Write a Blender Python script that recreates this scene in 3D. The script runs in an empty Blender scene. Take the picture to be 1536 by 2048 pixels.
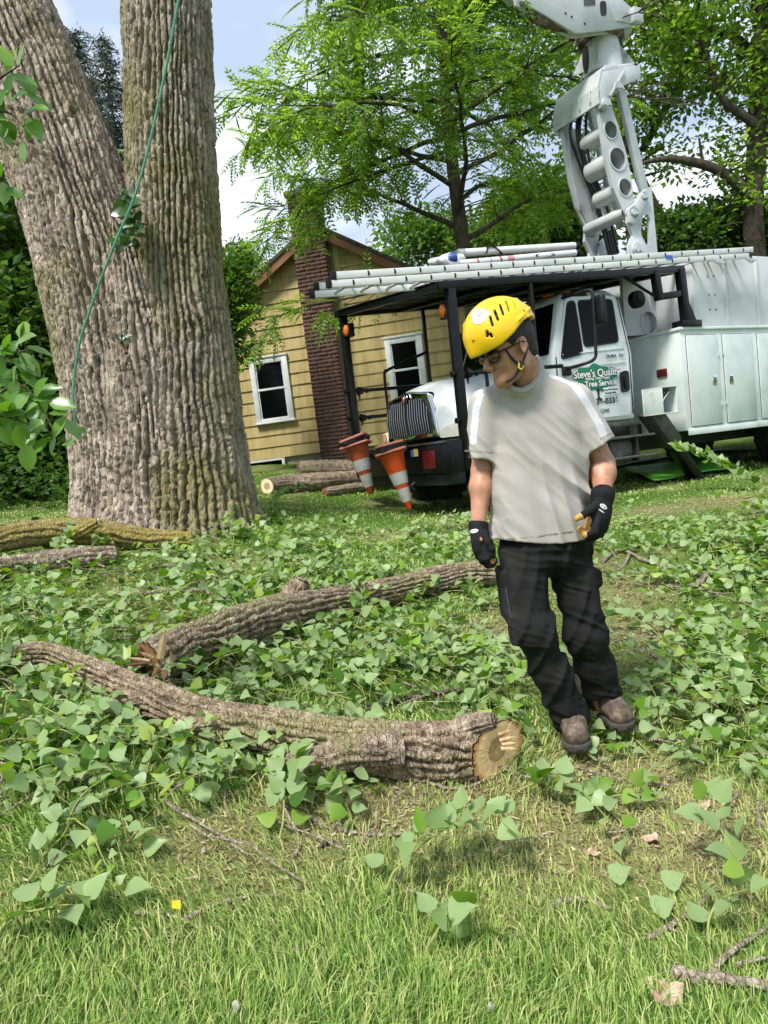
import bpy, bmesh, math, random
import numpy as np
from mathutils import Vector, Matrix, Euler
random.seed(7)
RNG = np.random.default_rng(11)
scene = bpy.context.scene
col = scene.collection
# ------------------------------------------------------------------ camera
CAMZ = 1.40
FPX, PITCH, ROLL = 1480.0, math.radians(4.81), math.radians(7.234)
cF = np.array([0, math.cos(PITCH), -math.sin(PITCH)])
_r0 = np.array([1.0, 0, 0]); _u0 = np.array([0, math.sin(PITCH), math.cos(PITCH)])
cR = math.cos(ROLL) * _r0 - math.sin(ROLL) * _u0
cU = math.sin(ROLL) * _r0 + math.cos(ROLL) * _u0
CAM = np.array([0, 0, CAMZ])
cd = bpy.data.cameras.new('camera'); cam = bpy.data.objects.new('camera', cd); col.objects.link(cam)
cd.sensor_fit = 'VERTICAL'; cd.sensor_height = 24.0; cd.lens = 24.0 * FPX / 2048.0
cd.clip_start = 0.05; cd.clip_end = 2000
cam.matrix_world = Matrix(((cR[0], cU[0], -cF[0], CAM[0]), (cR[1], cU[1], -cF[1], CAM[1]), (cR[2], cU[2], -cF[2], CAM[2]), (0, 0, 0, 1)))
scene.camera = cam
# ------------------------------------------------------------------ sky, sun, exposure
SUN_EL, SUN_AZ = math.radians(58), math.radians(215)      # azimuth clockwise from +Y: behind the camera, to its left
world = bpy.data.worlds.new('World'); scene.world = world; world.use_nodes = True
nt = world.node_tree; nt.nodes.clear()
wo = nt.nodes.new('ShaderNodeOutputWorld'); wm = nt.nodes.new('ShaderNodeMixShader')
bg1 = nt.nodes.new('ShaderNodeBackground'); bg2 = nt.nodes.new('ShaderNodeBackground')
sky = nt.nodes.new('ShaderNodeTexSky'); sky.sky_type = 'NISHITA'; sky.sun_disc = False
sky.sun_elevation = SUN_EL; sky.sun_rotation = SUN_AZ; sky.dust_density = 1.5
bg1.inputs['Strength'].default_value = 0.10
tc = nt.nodes.new('ShaderNodeTexCoord'); mp = nt.nodes.new('ShaderNodeMapping'); mp.inputs['Scale'].default_value = (1.0, 1.0, 2.2)
n1 = nt.nodes.new('ShaderNodeTexNoise'); n1.inputs['Scale'].default_value = 2.3; n1.inputs['Detail'].default_value = 4; n1.inputs['Roughness'].default_value = .52
r1 = nt.nodes.new('ShaderNodeValToRGB'); r1.color_ramp.elements[0].position = .26; r1.color_ramp.elements[1].position = .44
n2 = nt.nodes.new('ShaderNodeTexNoise'); n2.inputs['Scale'].default_value = 3.6; n2.inputs['Detail'].default_value = 3
r2 = nt.nodes.new('ShaderNodeValToRGB')
r2.color_ramp.elements[0].position = .44; r2.color_ramp.elements[0].color = (.27, .33, .43, 1)
r2.color_ramp.elements[1].position = .72; r2.color_ramp.elements[1].color = (.60, .63, .67, 1)
L = nt.links.new
L(tc.outputs['Generated'], mp.inputs['Vector']); L(mp.outputs['Vector'], n1.inputs['Vector']); L(mp.outputs['Vector'], n2.inputs['Vector'])
L(n1.outputs['Fac'], r1.inputs['Fac']); L(n2.outputs['Fac'], r2.inputs['Fac'])
L(sky.outputs['Color'], bg1.inputs['Color']); L(r2.outputs['Color'], bg2.inputs['Color']); bg2.inputs['Strength'].default_value = 1.0
L(r1.outputs['Color'], wm.inputs['Fac']); L(bg1.outputs[0], wm.inputs[1]); L(bg2.outputs[0], wm.inputs[2]); L(wm.outputs[0], wo.inputs['Surface'])
sd = bpy.data.lights.new('sun', 'SUN'); sd.energy = 2.5; sd.angle = math.radians(13); sd.color = (1.0, .96, .89)
sun = bpy.data.objects.new('sun', sd); col.objects.link(sun)
_sd = Vector((math.sin(SUN_AZ) * math.cos(SUN_EL), math.cos(SUN_AZ) * math.cos(SUN_EL), math.sin(SUN_EL)))
sun.rotation_euler = _sd.to_track_quat('Z', 'Y').to_euler(); sun.location = (0, 0, 30)
vs = scene.view_settings; vs.view_transform = 'Standard'; vs.look = 'None'; vs.exposure = 1.16; vs.gamma = 1; vs.use_curve_mapping = False
scene.cycles.max_bounces = 4; scene.cycles.diffuse_bounces = 3; scene.cycles.glossy_bounces = 2; scene.cycles.transmission_bounces = 2
scene.cycles.use_adaptive_sampling = True; scene.cycles.adaptive_threshold = .03; scene.cycles.use_denoising = True
# ------------------------------------------------------------------ geometry from directions
def ray(x, y): return cF + (x - 768) / FPX * cR + (1024 - y) / FPX * cU
def P(x, y, Y):
    d = ray(x, y); return CAM + d * (Y / d[1])
def pix(p):
    q = np.asarray(p, float) - CAM; z = q @ cF
    return 768 + FPX * (q @ cR) / z, 1024 - FPX * (q @ cU) / z
# terrain heights (relative to the camera) at surveyed spots, thin plate spline
_G = np.array([(-3, 0, -1.05), (0, 0, -1.42), (2, 0, -1.6), (-1.5, 1.6, -1.06), (0, 1.75, -1.38), (1.2, 1.75, -1.5), (-1.58, 3.2, -.86), (-1, 2.9, -1.0),
 (.44, 2.75, -1.29), (.655, 2.93, -1.328), (.85, 3.1, -1.345), (1.6, 3, -1.40), (-1.1, 3.6, -.93), (.7, 5, -1.01), (-1.9, 6.5, -.42), (-3, 6, -.36), (-4, 8, -.2), (-1, 7.5, -.45),
 (0, 8.3, -.70), (.4, 9, -.85), (1, 7, -.92), (3, 6, -.93), (3.5, 8.5, -.9), (4, 11, -.90), (7, 12, -.9), (-2.5, 15, -.02), (1, 14.5, -.3), (5, 16, -.5), (-6, 12, .1),
 (-9, 8, 0), (-6, 3, -.3), (6, 3, -1.6), (-8, -4, -1), (8, -4, -1.8), (-30, 30, .5), (30, 30, -.2), (0, 40, .3), (-30, -5, 0), (30, -5, -1.5)], float)
def _tps(r2): return np.where(r2 > 1e-9, r2 * np.log(np.maximum(r2, 1e-9)), 0)
_n = len(_G); _K = np.zeros((_n + 3, _n + 3))
_K[:_n, :_n] = _tps(((_G[:, None, :2] - _G[None, :, :2]) ** 2).sum(-1)) + np.eye(_n) * 2.0
_K[:_n, _n] = 1; _K[:_n, _n + 1:] = _G[:, :2]; _K[_n, :_n] = 1; _K[_n + 1:, :_n] = _G[:, :2].T
_W = np.linalg.solve(_K, np.r_[_G[:, 2], 0, 0, 0])
def gz(x, y):
    x = np.asarray(x, float); y = np.asarray(y, float); sh = x.shape; x = x.ravel(); y = y.ravel()
    q = np.zeros(len(x))
    for i in range(_n): q += _W[i] * _tps((x - _G[i, 0]) ** 2 + (y - _G[i, 1]) ** 2)
    z = q + _W[_n] + _W[_n + 1] * x + _W[_n + 2] * y + CAMZ
    z = z + .018 * np.sin(3.1 * x + 1.7 * np.sin(2.3 * y)) * np.sin(2.7 * y + 1.1) 
    return z.reshape(sh) if sh else float(z[0])
def G(px, py, near=1.0, far=60):
    """point of the ground seen at a place of the picture"""
    d = ray(px, py); t = np.geomspace(near, far, 900); q = CAM + t[:, None] * d
    s = q[:, 2] - gz(q[:, 0], q[:, 1]); i = np.argmax(s < 0)
    if not (s < 0).any(): i = len(t) - 1
    i = max(i, 1); a = s[i - 1] / (s[i - 1] - s[i] + 1e-9); tt = t[i - 1] + a * (t[i] - t[i - 1])
    return CAM + tt * d
# ------------------------------------------------------------------ objects
def mesh_np(name, V, F, smooth=False):
    """F: (n,3), (n,4) array, or a list of both"""
    me = bpy.data.meshes.new(name); V = np.asarray(V, np.float32)
    Fs = [np.asarray(f, np.int32) for f in (F if isinstance(F, list) else [F]) if len(f)]
    me.vertices.add(len(V)); me.vertices.foreach_set('co', V.ravel())
    nl = sum(f.size for f in Fs); npol = sum(len(f) for f in Fs)
    me.loops.add(nl); me.loops.foreach_set('vertex_index', np.concatenate([f.ravel() for f in Fs]))
    ls, o = [], 0
    for f in Fs:
        k = f.shape[1]; ls.append(o + np.arange(len(f)) * k); o += f.size
    me.polygons.add(npol); me.polygons.foreach_set('loop_start', np.concatenate(ls).astype(np.int32))
    me.update(calc_edges=True)
    if smooth: me.polygons.foreach_set('use_smooth', np.ones(npol, bool))
    return me
def link(name, me, mat=None, parent=None):
    o = bpy.data.objects.new(name, me); col.objects.link(o)
    if me is not None and mat is not None:
        if isinstance(mat, (list, tuple)):
            for m in mat: me.materials.append(m)
        elif not me.materials: me.materials.append(mat)
    if parent is not None: o.parent = parent
    return o
def obj(name, V, F, mat, parent=None, smooth=False): return link(name, mesh_np(name, V, F, smooth), mat, parent)
def tag(o, label, cat=None, group=None, kind=None):
    if label: o['label'] = label
    if cat: o['category'] = cat
    if group: o['group'] = group
    if kind: o['kind'] = kind
    return o
def empty(name, loc, label, cat, group=None, rot=(0, 0, 0)):
    o = bpy.data.objects.new(name, None); col.objects.link(o); o.location = [float(v) for v in loc]; o.rotation_euler = rot; o.empty_display_size = .1
    return tag(o, label, cat, group)
class MB:
    """collects simple solids into one mesh"""
    def __init__(s): s.v = []; s.f = []; s.n = 0
    def add(s, V, F):
        V = [tuple(map(float, v)) for v in V]; s.v += V; s.f += [tuple(int(i) + s.n for i in f) for f in F]; s.n += len(V); return s
    def box(s, lo, hi):
        x0, y0, z0 = lo; x1, y1, z1 = hi
        return s.add([(x0, y0, z0), (x1, y0, z0), (x1, y1, z0), (x0, y1, z0), (x0, y0, z1), (x1, y0, z1), (x1, y1, z1), (x0, y1, z1)],
                     [(3, 2, 1, 0), (4, 5, 6, 7), (0, 1, 5, 4), (1, 2, 6, 5), (2, 3, 7, 6), (3, 0, 4, 7)])
    def bar(s, a, b, w, h, up=(0, 0, 1)):
        a = np.array(a, float); b = np.array(b, float); d = b - a; d /= np.linalg.norm(d)
        u = np.array(up, float); r = np.cross(d, u)
        if np.linalg.norm(r) < 1e-5: r = np.cross(d, (1, 0, 0))
        r /= np.linalg.norm(r); u = np.cross(r, d)
        q = [c + sx * r * w / 2 + sy * u * h / 2 for c in (a, b) for sx, sy in ((-1, -1), (1, -1), (1, 1), (-1, 1))]
        return s.add(q, [(0, 1, 2, 3), (7, 6, 5, 4), (0, 4, 5, 1), (1, 5, 6, 2), (2, 6, 7, 3), (3, 7, 4, 0)])
    def tube(s, pts, rad, n=8, cap=True):
        V, F = tube(pts, rad, n, cap); return s.add(V, F)
    def prism(s, poly, ax, lo, hi):
        """polygon in the plane normal to axis ax (0,1,2), thick from lo to hi"""
        k = len(poly); o = [i for i in range(3) if i != ax]; V = []
        for c in (lo, hi):
            for p in poly:
                q = [0, 0, 0]; q[ax] = c; q[o[0]] = p[0]; q[o[1]] = p[1]; V.append(q)
        return s.add(V, [tuple(range(k))[::-1], tuple(range(k, 2 * k))] + [(i, (i + 1) % k, k + (i + 1) % k, k + i) for i in range(k)])
    def build(s, name, mat, parent=None, bevel=0, seg=2, smooth=False, ang=35):
        me = bpy.data.meshes.new(name); me.from_pydata(s.v, [], s.f)
        bm = bmesh.new(); bm.from_mesh(me); bmesh.ops.recalc_face_normals(bm, faces=bm.faces)
        if bevel:
            es = [e for e in bm.edges if len(e.link_faces) == 2 and e.calc_face_angle(0) > math.radians(25)]
            bmesh.ops.bevel(bm, geom=es, offset=bevel, segments=seg, profile=.5, affect='EDGES', clamp_overlap=True)
        bm.to_mesh(me); bm.free()
        if smooth or bevel:
            me.polygons.foreach_set('use_smooth', np.ones(len(me.polygons), bool))
            if hasattr(me, 'set_sharp_from_angle'): me.set_sharp_from_angle(angle=math.radians(ang))
        return link(name, me, mat, parent)
def tube(pts, rad, n=8, cap=True):
    pts = np.asarray(pts, float); m = len(pts); rad = np.broadcast_to(np.asarray(rad, float), (m,))
    T = np.gradient(pts, axis=0); T /= np.linalg.norm(T, axis=1)[:, None] + 1e-12
    u = np.cross(T[0], (0, 0, 1.0)); 
    if np.linalg.norm(u) < 1e-3: u = np.cross(T[0], (0, 1.0, 0))
    u /= np.linalg.norm(u); V = []
    a = np.arange(n) * 2 * math.pi / n
    for i in range(m):
        u = u - T[i] * (u @ T[i]); u /= np.linalg.norm(u); w = np.cross(T[i], u)
        V.append(pts[i] + rad[i] * (np.cos(a)[:, None] * u + np.sin(a)[:, None] * w))
    V = np.concatenate(V); F = []
    for i in range(m - 1):
        for j in range(n):
            F.append((i * n + j, i * n + (j + 1) % n, (i + 1) * n + (j + 1) % n, (i + 1) * n + j))
    if cap: F += [tuple(range(n))[::-1], tuple(range((m - 1) * n, m * n))]
    return V, F
def spline(pts, n):
    """smooth path through the points, n samples (works on any columns)"""
    p = np.asarray(pts, float); m = len(p)
    if m == 2: return p[0] + np.linspace(0, 1, n)[:, None] * (p[1] - p[0])
    q = np.vstack([2 * p[0] - p[1], p, 2 * p[-1] - p[-2]]); t = np.linspace(0, m - 1, n); i = np.minimum(t.astype(int), m - 2); f = (t - i)[:, None]
    a, b, c, d = q[i], q[i + 1], q[i + 2], q[i + 3]
    return .5 * (2 * b + (c - a) * f + (2 * a - 5 * b + 4 * c - d) * f * f + (3 * b - a - 3 * c + d) * f ** 3)
# ------------------------------------------------------------------ noise
def _h(*k):
    x = np.zeros_like(k[0], dtype=np.uint32)
    for i, a in enumerate(k): x = (x ^ (a.astype(np.int64).astype(np.uint32) * np.uint32((0x9E3779B1, 0x85EBCA77, 0xC2B2AE3D, 0x27D4EB2F)[i]))) * np.uint32(0x2C1B3C6D); x ^= x >> np.uint32(15)
    x *= np.uint32(0x297A2D39); x ^= x >> np.uint32(13); return (x & np.uint32(0xFFFFFF)).astype(np.float64) / 0xFFFFFF
def vn2(x, y, seed=0):
    xi = np.floor(x); yi = np.floor(y); fx = x - xi; fy = y - yi; fx = fx * fx * (3 - 2 * fx); fy = fy * fy * (3 - 2 * fy); s = np.full_like(xi, seed)
    a = _h(xi, yi, s); b = _h(xi + 1, yi, s); c = _h(xi, yi + 1, s); d = _h(xi + 1, yi + 1, s)
    return (a + (b - a) * fx) * (1 - fy) + (c + (d - c) * fx) * fy
def vn3(p, sc, seed=0):
    p = p * sc; i = np.floor(p); f = p - i; f = f * f * (3 - 2 * f); s = np.full_like(i[:, 0], seed); r = 0
    for dx in (0, 1):
        for dy in (0, 1):
            for dz in (0, 1):
                r = r + _h(i[:, 0] + dx, i[:, 1] + dy, i[:, 2] + dz, s) * (f[:, 0] if dx else 1 - f[:, 0]) * (f[:, 1] if dy else 1 - f[:, 1]) * (f[:, 2] if dz else 1 - f[:, 2])
    return r
def fbm2(x, y, seed=0, o=3):
    r = 0; a = .5
    for k in range(o): r = r + a * vn2(x * 2 ** k, y * 2 ** k, seed + k); a /= 2
    return r / (1 - .5 ** o)
def worley(u, v, seed=0, per=None):
    ui = np.floor(u); vi = np.floor(v); F1 = np.full(u.shape, 9.0); F2 = np.full(u.shape, 9.0); C = np.zeros(u.shape)
    for du in (-1, 0, 1):
        for dv in (-1, 0, 1):
            cu = ui + du; cv = vi + dv; cw = cu % per if per else cu
            d = np.hypot(cu + .1 + .8 * _h(cw, cv, np.full_like(cu, seed)) - u, cv + .1 + .8 * _h(cw, cv, np.full_like(cu, seed + 50)) - v)
            n = d < F1; F2 = np.where(n, F1, np.minimum(F2, d)); C = np.where(n, _h(cw, cv, np.full_like(cu, seed + 99)), C); F1 = np.where(n, d, F1)
    return F1, F2, C
# ------------------------------------------------------------------ materials
def M_new(name):
    m = bpy.data.materials.new(name); m.use_nodes = True; t = m.node_tree; return m, t, t.nodes['Principled BSDF']
def nd(t, k, **kw):
    n = t.nodes.new(k)
    for a, b in kw.items():
        if a in n.inputs: n.inputs[a].default_value = b
        else: setattr(n, a, b)
    return n
def ramp(t, stops):
    r = t.nodes.new('ShaderNodeValToRGB'); e = r.color_ramp.elements
    while len(e) < len(stops): e.new(.5)
    for k, (p, c) in zip(e, stops): k.position = p; k.color = (*c, 1) if len(c) == 3 else c
    return r
def pmat(name, stops, scale=6, rough=.6, bump=0, bscale=None, detail=3, metal=0, spec=.5, coat=0, stretch=(1, 1, 1), bdist=.01, rvar=0, trans=0):
    """noise-varied principled material; stops: colour or list of colours / (pos, colour)"""
    m, t, b = M_new(name); L = t.links.new
    if not isinstance(stops[0], (tuple, list)): stops = [stops]
    if not isinstance(stops[0][1], (tuple, list)): stops = [(.3 + .4 * i / max(1, len(stops) - 1), c) for i, c in enumerate(stops)]
    tc = nd(t, 'ShaderNodeTexCoord'); mp = nd(t, 'ShaderNodeMapping'); mp.inputs['Scale'].default_value = stretch
    L(tc.outputs['Object'], mp.inputs['Vector'])
    n = nd(t, 'ShaderNodeTexNoise', Scale=scale, Detail=detail, Roughness=.6); L(mp.outputs[0], n.inputs['Vector'])
    if len(stops) == 1: b.inputs['Base Color'].default_value = (*stops[0][1], 1)
    else:
        r = ramp(t, stops); L(n.outputs['Fac'], r.inputs['Fac']); L(r.outputs[0], b.inputs['Base Color'])
    b.inputs['Roughness'].default_value = rough; b.inputs['Metallic'].default_value = metal; b.inputs['Specular IOR Level'].default_value = spec
    if coat: b.inputs['Coat Weight'].default_value = coat; b.inputs['Coat Roughness'].default_value = .08
    if rvar:
        mr = nd(t, 'ShaderNodeMapRange'); mr.inputs['To Min'].default_value = max(.02, rough - rvar); mr.inputs['To Max'].default_value = min(1, rough + rvar); L(n.outputs['Fac'], mr.inputs['Value']); L(mr.outputs[0], b.inputs['Roughness'])
    if bump:
        n2 = nd(t, 'ShaderNodeTexNoise', Scale=bscale or scale * 4, Detail=2.0); L(mp.outputs[0], n2.inputs['Vector'])
        bp = nd(t, 'ShaderNodeBump', Strength=bump, Distance=bdist); L(n2.outputs['Fac'], bp.inputs['Height']); L(bp.outputs[0], b.inputs['Normal'])
    return m
def leafmat(name, cols, rough=.4, trans=.3, spec=.5, obj_rand=False, back=None, dry=None):
    m, t, b = M_new(name); L = t.links.new
    g = nd(t, 'ShaderNodeNewGeometry'); oi = nd(t, 'ShaderNodeObjectInfo')
    r = ramp(t, [(i / max(1, len(cols) - 1), c) for i, c in enumerate(cols)])
    L(oi.outputs['Random'] if obj_rand else g.outputs['Random Per Island'], r.inputs['Fac'])
    cc = r.outputs[0]
    if dry:
        at = nd(t, 'ShaderNodeAttribute', attribute_name='dry'); md = nd(t, 'ShaderNodeMix', data_type='RGBA'); L(at.outputs['Fac'], md.inputs[0]); L(cc, md.inputs[6]); md.inputs[7].default_value = (*dry, 1); cc = md.outputs[2]
    src = cc
    if back:
        mx = nd(t, 'ShaderNodeMix', data_type='RGBA'); L(g.outputs['Backfacing'], mx.inputs[0]); L(cc, mx.inputs[6]); mx.inputs[7].default_value = (*back, 1); cc = mx.outputs[2]
    L(cc, b.inputs['Base Color']); b.inputs['Roughness'].default_value = rough; b.inputs['Specular IOR Level'].default_value = spec
    tr = nd(t, 'ShaderNodeBsdfTranslucent'); hs = nd(t, 'ShaderNodeHueSaturation', Hue=.485, Saturation=1.1, Value=1.7); L(src, hs.inputs['Color']); L(hs.outputs[0], tr.inputs['Color'])
    ms = nd(t, 'ShaderNodeMixShader'); ms.inputs[0].default_value = trans; L(b.outputs[0], ms.inputs[1]); L(tr.outputs[0], ms.inputs[2])
    L(ms.outputs[0], t.nodes['Material Output'].inputs['Surface']); return m
def barkmat(name, base, lichen, lich_amt=.5, scale=3.0, bs=40, stretch=(1, 1, .35), pale=None):
    m, t, b = M_new(name); L = t.links.new
    tc = nd(t, 'ShaderNodeTexCoord'); mp = nd(t, 'ShaderNodeMapping'); mp.inputs['Scale'].default_value = stretch; L(tc.outputs['Object'], mp.inputs['Vector'])
    n = nd(t, 'ShaderNodeTexNoise', Scale=scale * 5, Detail=4.0, Roughness=.65); L(mp.outputs[0], n.inputs['Vector'])
    r = ramp(t, [(.3, base[0]), (.5, base[1]), (.7, base[2])]); L(n.outputs['Fac'], r.inputs['Fac'])
    n2 = nd(t, 'ShaderNodeTexNoise', Scale=scale * .5, Detail=3.0, Roughness=.6); L(tc.outputs['Object'], n2.inputs['Vector'])
    r2 = ramp(t, [(.62 - .3 * lich_amt, (0, 0, 0)), (.74 - .2 * lich_amt, (1, 1, 1))]); L(n2.outputs['Fac'], r2.inputs['Fac'])
    mul = nd(t, 'ShaderNodeMath', operation='MULTIPLY'); mul.inputs[1].default_value = .8; L(r2.outputs[0], mul.inputs[0])
    mx = nd(t, 'ShaderNodeMix', data_type='RGBA'); L(mul.outputs[0], mx.inputs[0]); L(r.outputs[0], mx.inputs[6])
    n3 = nd(t, 'ShaderNodeTexNoise', Scale=scale * 9, Detail=3.0); L(tc.outputs['Object'], n3.inputs['Vector'])
    r3 = ramp(t, [(.35, lichen[0]), (.65, lichen[1])]); L(n3.outputs['Fac'], r3.inputs['Fac']); L(r3.outputs[0], mx.inputs[7])
    L(mx.outputs[2], b.inputs['Base Color']); b.inputs['Roughness'].default_value = .9; b.inputs['Specular IOR Level'].default_value = .2
    n4 = nd(t, 'ShaderNodeTexNoise', Scale=bs, Detail=3.0, Roughness=.7); L(mp.outputs[0], n4.inputs['Vector'])
    vo = nd(t, 'ShaderNodeTexVoronoi', Scale=bs * .55, feature='DISTANCE_TO_EDGE'); L(mp.outputs[0], vo.inputs['Vector']); mn = nd(t, 'ShaderNodeMath', operation='MINIMUM'); mn.inputs[1].default_value = .18; L(vo.outputs['Distance'], mn.inputs[0])
    ma = nd(t, 'ShaderNodeMath', operation='MULTIPLY_ADD'); ma.inputs[1].default_value = 3.5; L(mn.outputs[0], ma.inputs[0]); L(n4.outputs['Fac'], ma.inputs[2])
    bp = nd(t, 'ShaderNodeBump', Strength=.9, Distance=.014); L(ma.outputs[0], bp.inputs['Height']); L(bp.outputs[0], b.inputs['Normal'])
    return m
# ------------------------------------------------------------------ signed distance modelling
def rcone(p, a, b, r1, r2):
    a = np.asarray(a, np.float32); ab = np.asarray(b, np.float32) - a; t = np.clip((p - a) @ ab / (ab @ ab), 0, 1)
    return np.linalg.norm(p - a - t[:, None] * ab, axis=1) - (r1 + (r2 - r1) * t)
def ell(p, c, r, Mx=None):
    q = p - np.asarray(c, np.float32)
    if Mx is not None: q = q @ np.asarray(Mx, np.float32).T
    r = np.asarray(r, np.float32); k0 = np.linalg.norm(q / r, axis=1); k1 = np.linalg.norm(q / (r * r), axis=1) + 1e-9
    return k0 * (k0 - 1) / k1
def smin(a, b, k): h = np.maximum(k - np.abs(a - b), 0) / k; return np.minimum(a, b) - h * h * k * .25
def smax(a, b, k): return -smin(-a, -b, k)
def sdf_mesh(fn, lo, hi, h):
    lo = np.asarray(lo, np.float32); hi = np.asarray(hi, np.float32); nc = np.ceil((hi - lo) / (4 * h)).astype(int) + 1
    ax = [lo[i] + 4 * h * np.arange(nc[i], dtype=np.float32) for i in range(3)]
    C = np.stack(np.meshgrid(*ax, indexing='ij'), -1).reshape(-1, 3); D = fn(C).reshape(nc).astype(np.float32)
    near = np.abs(D) < 7.5 * h
    nf = nc * 4; Dfine = np.repeat(np.repeat(np.repeat(D, 4, 0), 4, 1), 4, 2); mk = np.repeat(np.repeat(np.repeat(near, 4, 0), 4, 1), 4, 2)
    lo2 = lo - 1.5 * h                                   # a coarse point sits in the middle of its four fine ones
    I = np.argwhere(mk); pts = (lo2 + I.astype(np.float32) * h); out = np.empty(len(pts), np.float32)
    for s in range(0, len(pts), 400000): out[s:s + 400000] = fn(pts[s:s + 400000])
    Dfine[I[:, 0], I[:, 1], I[:, 2]] = out
    return surf_nets(Dfine, lo2, h)
def surf_nets(D, lo, h):
    s = D < 0; c = np.zeros(tuple(np.array(D.shape) - 1), np.uint8)
    sl = lambda A, i, j, k: A[i:A.shape[0] - 1 + i, j:A.shape[1] - 1 + j, k:A.shape[2] - 1 + k]
    for i in (0, 1):
        for j in (0, 1):
            for k in (0, 1): c += sl(s, i, j, k)
    I = np.argwhere((c > 0) & (c < 8)); idx = np.full(c.shape, -1, np.int32); idx[I[:, 0], I[:, 1], I[:, 2]] = np.arange(len(I))
    cor = [(i, j, k) for i in (0, 1) for j in (0, 1) for k in (0, 1)]; val = {q: D[I[:, 0] + q[0], I[:, 1] + q[1], I[:, 2] + q[2]] for q in cor}
    acc = np.zeros((len(I), 3), np.float32); cnt = np.zeros(len(I), np.float32)
    for q in cor:
        for a in range(3):
            if q[a] == 0:
                q2 = list(q); q2[a] = 1; q2 = tuple(q2); d0, d1 = val[q], val[q2]; m = (d0 < 0) != (d1 < 0)
                t = np.where(m, d0 / np.where(m, d0 - d1, 1), 0); pos = np.array(q, np.float32)[None].repeat(len(I), 0); pos[:, a] = t
                acc += pos * m[:, None]; cnt += m
    V = lo + h * (I + acc / cnt[:, None]); Fq = []
    for a in range(3):
        b, d = (a + 1) % 3, (a + 2) % 3
        s0 = np.take(s, range(0, s.shape[a] - 1), a); s1 = np.take(s, range(1, s.shape[a]), a); E = np.argwhere(s0 != s1)
        E = E[(E[:, b] > 0) & (E[:, d] > 0) & (E[:, b] < s.shape[b] - 1) & (E[:, d] < s.shape[d] - 1)]
        eb = np.zeros(3, int); eb[b] = 1; ed = np.zeros(3, int); ed[d] = 1
        g = lambda O: idx[O[:, 0], O[:, 1], O[:, 2]]
        q = np.stack([g(E - eb - ed), g(E - ed), g(E), g(E - eb)], 1); ins = s[E[:, 0], E[:, 1], E[:, 2]]
        q[~ins] = q[~ins][:, ::-1]; Fq.append(q)
    Fq = np.concatenate(Fq); Fq = Fq[(Fq >= 0).all(1)]
    return V, Fq
def sdf_obj(name, fn, lo, hi, h, mat, parent=None):
    V, Fq = sdf_mesh(fn, lo, hi, h); return obj(name, V, Fq, mat, parent, True)
# ================================================================== ground and grass
SPOTS = [(1010, 1275, .22), (1060, 1235, .15), (1280, 1250, .25), (1150, 1690, .28), (1420, 1625, .25), (350, 1245, .2), (480, 1735, .22), (640, 1700, .16), (740, 1590, .25), (830, 1660, .2), (400, 1700, .18), (560, 1760, .16), (1060, 1760, .2), (1400, 1730, .2), (1010, 1810, .14),
         (1290, 1700, .25), (1180, 1540, .2), (980, 1600, .18), (340, 1940, .12), (880, 1760, .14), (1330, 1560, .2), (600, 1620, .15), (1470, 1000, .4), (1300, 1020, .3), (1120, 1350, .15)]
SPW = [(*G(a, b)[:2], r) for a, b, r in SPOTS]
def straw(x, y):
    s = np.clip((fbm2(x * 1.7 + 9, y * 1.7, 5, 4) - .52) * 5, 0, 1) * .5
    for a, b, r in SPW: s = np.maximum(s, .78 * np.exp(-((x - a) ** 2 + ((y - b) * .8) ** 2) / (r * r)))
    near = np.clip((np.hypot(x, y) - 1.75) / .7, .12, 1)       # the turf is thickest towards the lower lawn
    return np.clip(s * near, 0, 1)
def gzc(x, y): return gz(np.clip(x, -30, 30), np.clip(y, -5, 40))
def build_ground():
    n = 260; t = np.linspace(-1, 1, n); g = np.sinh(t * 5.2) / math.sinh(5.2) * 500 + t * 6
    X, Y = np.meshgrid(g, g + 4, indexing='ij'); Z = gzc(X, Y)
    V = np.stack([X, Y, Z], -1).reshape(-1, 3); i = np.arange(n * n).reshape(n, n)
    F = np.stack([i[:-1, :-1], i[1:, :-1], i[1:, 1:], i[:-1, 1:]], -1).reshape(-1, 4)
    m, tt, b = M_new('lawn_soil'); L = tt.links.new
    at = nd(tt, 'ShaderNodeAttribute', attribute_name='straw'); tc = nd(tt, 'ShaderNodeTexCoord')
    n1 = nd(tt, 'ShaderNodeTexNoise', Scale=26.0, Detail=4.0, Roughness=.7); L(tc.outputs['Object'], n1.inputs['Vector'])
    n2 = nd(tt, 'ShaderNodeTexNoise', Scale=90.0, Detail=3.0, Roughness=.7); L(tc.outputs['Object'], n2.inputs['Vector'])
    rg = ramp(tt, [(.3, (.03, .07, .012)), (.55, (.08, .16, .022)), (.72, (.19, .26, .06))]); L(n1.outputs['Fac'], rg.inputs['Fac'])
    rs = ramp(tt, [(.3, (.13, .09, .05)), (.48, (.31, .24, .13)), (.68, (.52, .44, .27))]); L(n2.outputs['Fac'], rs.inputs['Fac'])
    mx = nd(tt, 'ShaderNodeMix', data_type='RGBA'); L(at.outputs['Fac'], mx.inputs[0]); L(rg.outputs[0], mx.inputs[6]); L(rs.outputs[0], mx.inputs[7]); L(mx.outputs[2], b.inputs['Base Color'])
    b.inputs['Roughness'].default_value = .95; b.inputs['Specular IOR Level'].default_value = .1
    bp = nd(tt, 'ShaderNodeBump', Strength=.8, Distance=.02); L(n2.outputs['Fac'], bp.inputs['Height']); L(bp.outputs[0], b.inputs['Normal'])
    o = obj('ground', V, F, m, None, True); tag(o, None, kind='structure')
    a = o.data.attributes.new('straw', 'FLOAT', 'POINT'); a.data.foreach_set('value', straw(V[:, 0], V[:, 1]).astype(np.float32))
build_ground()
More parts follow.
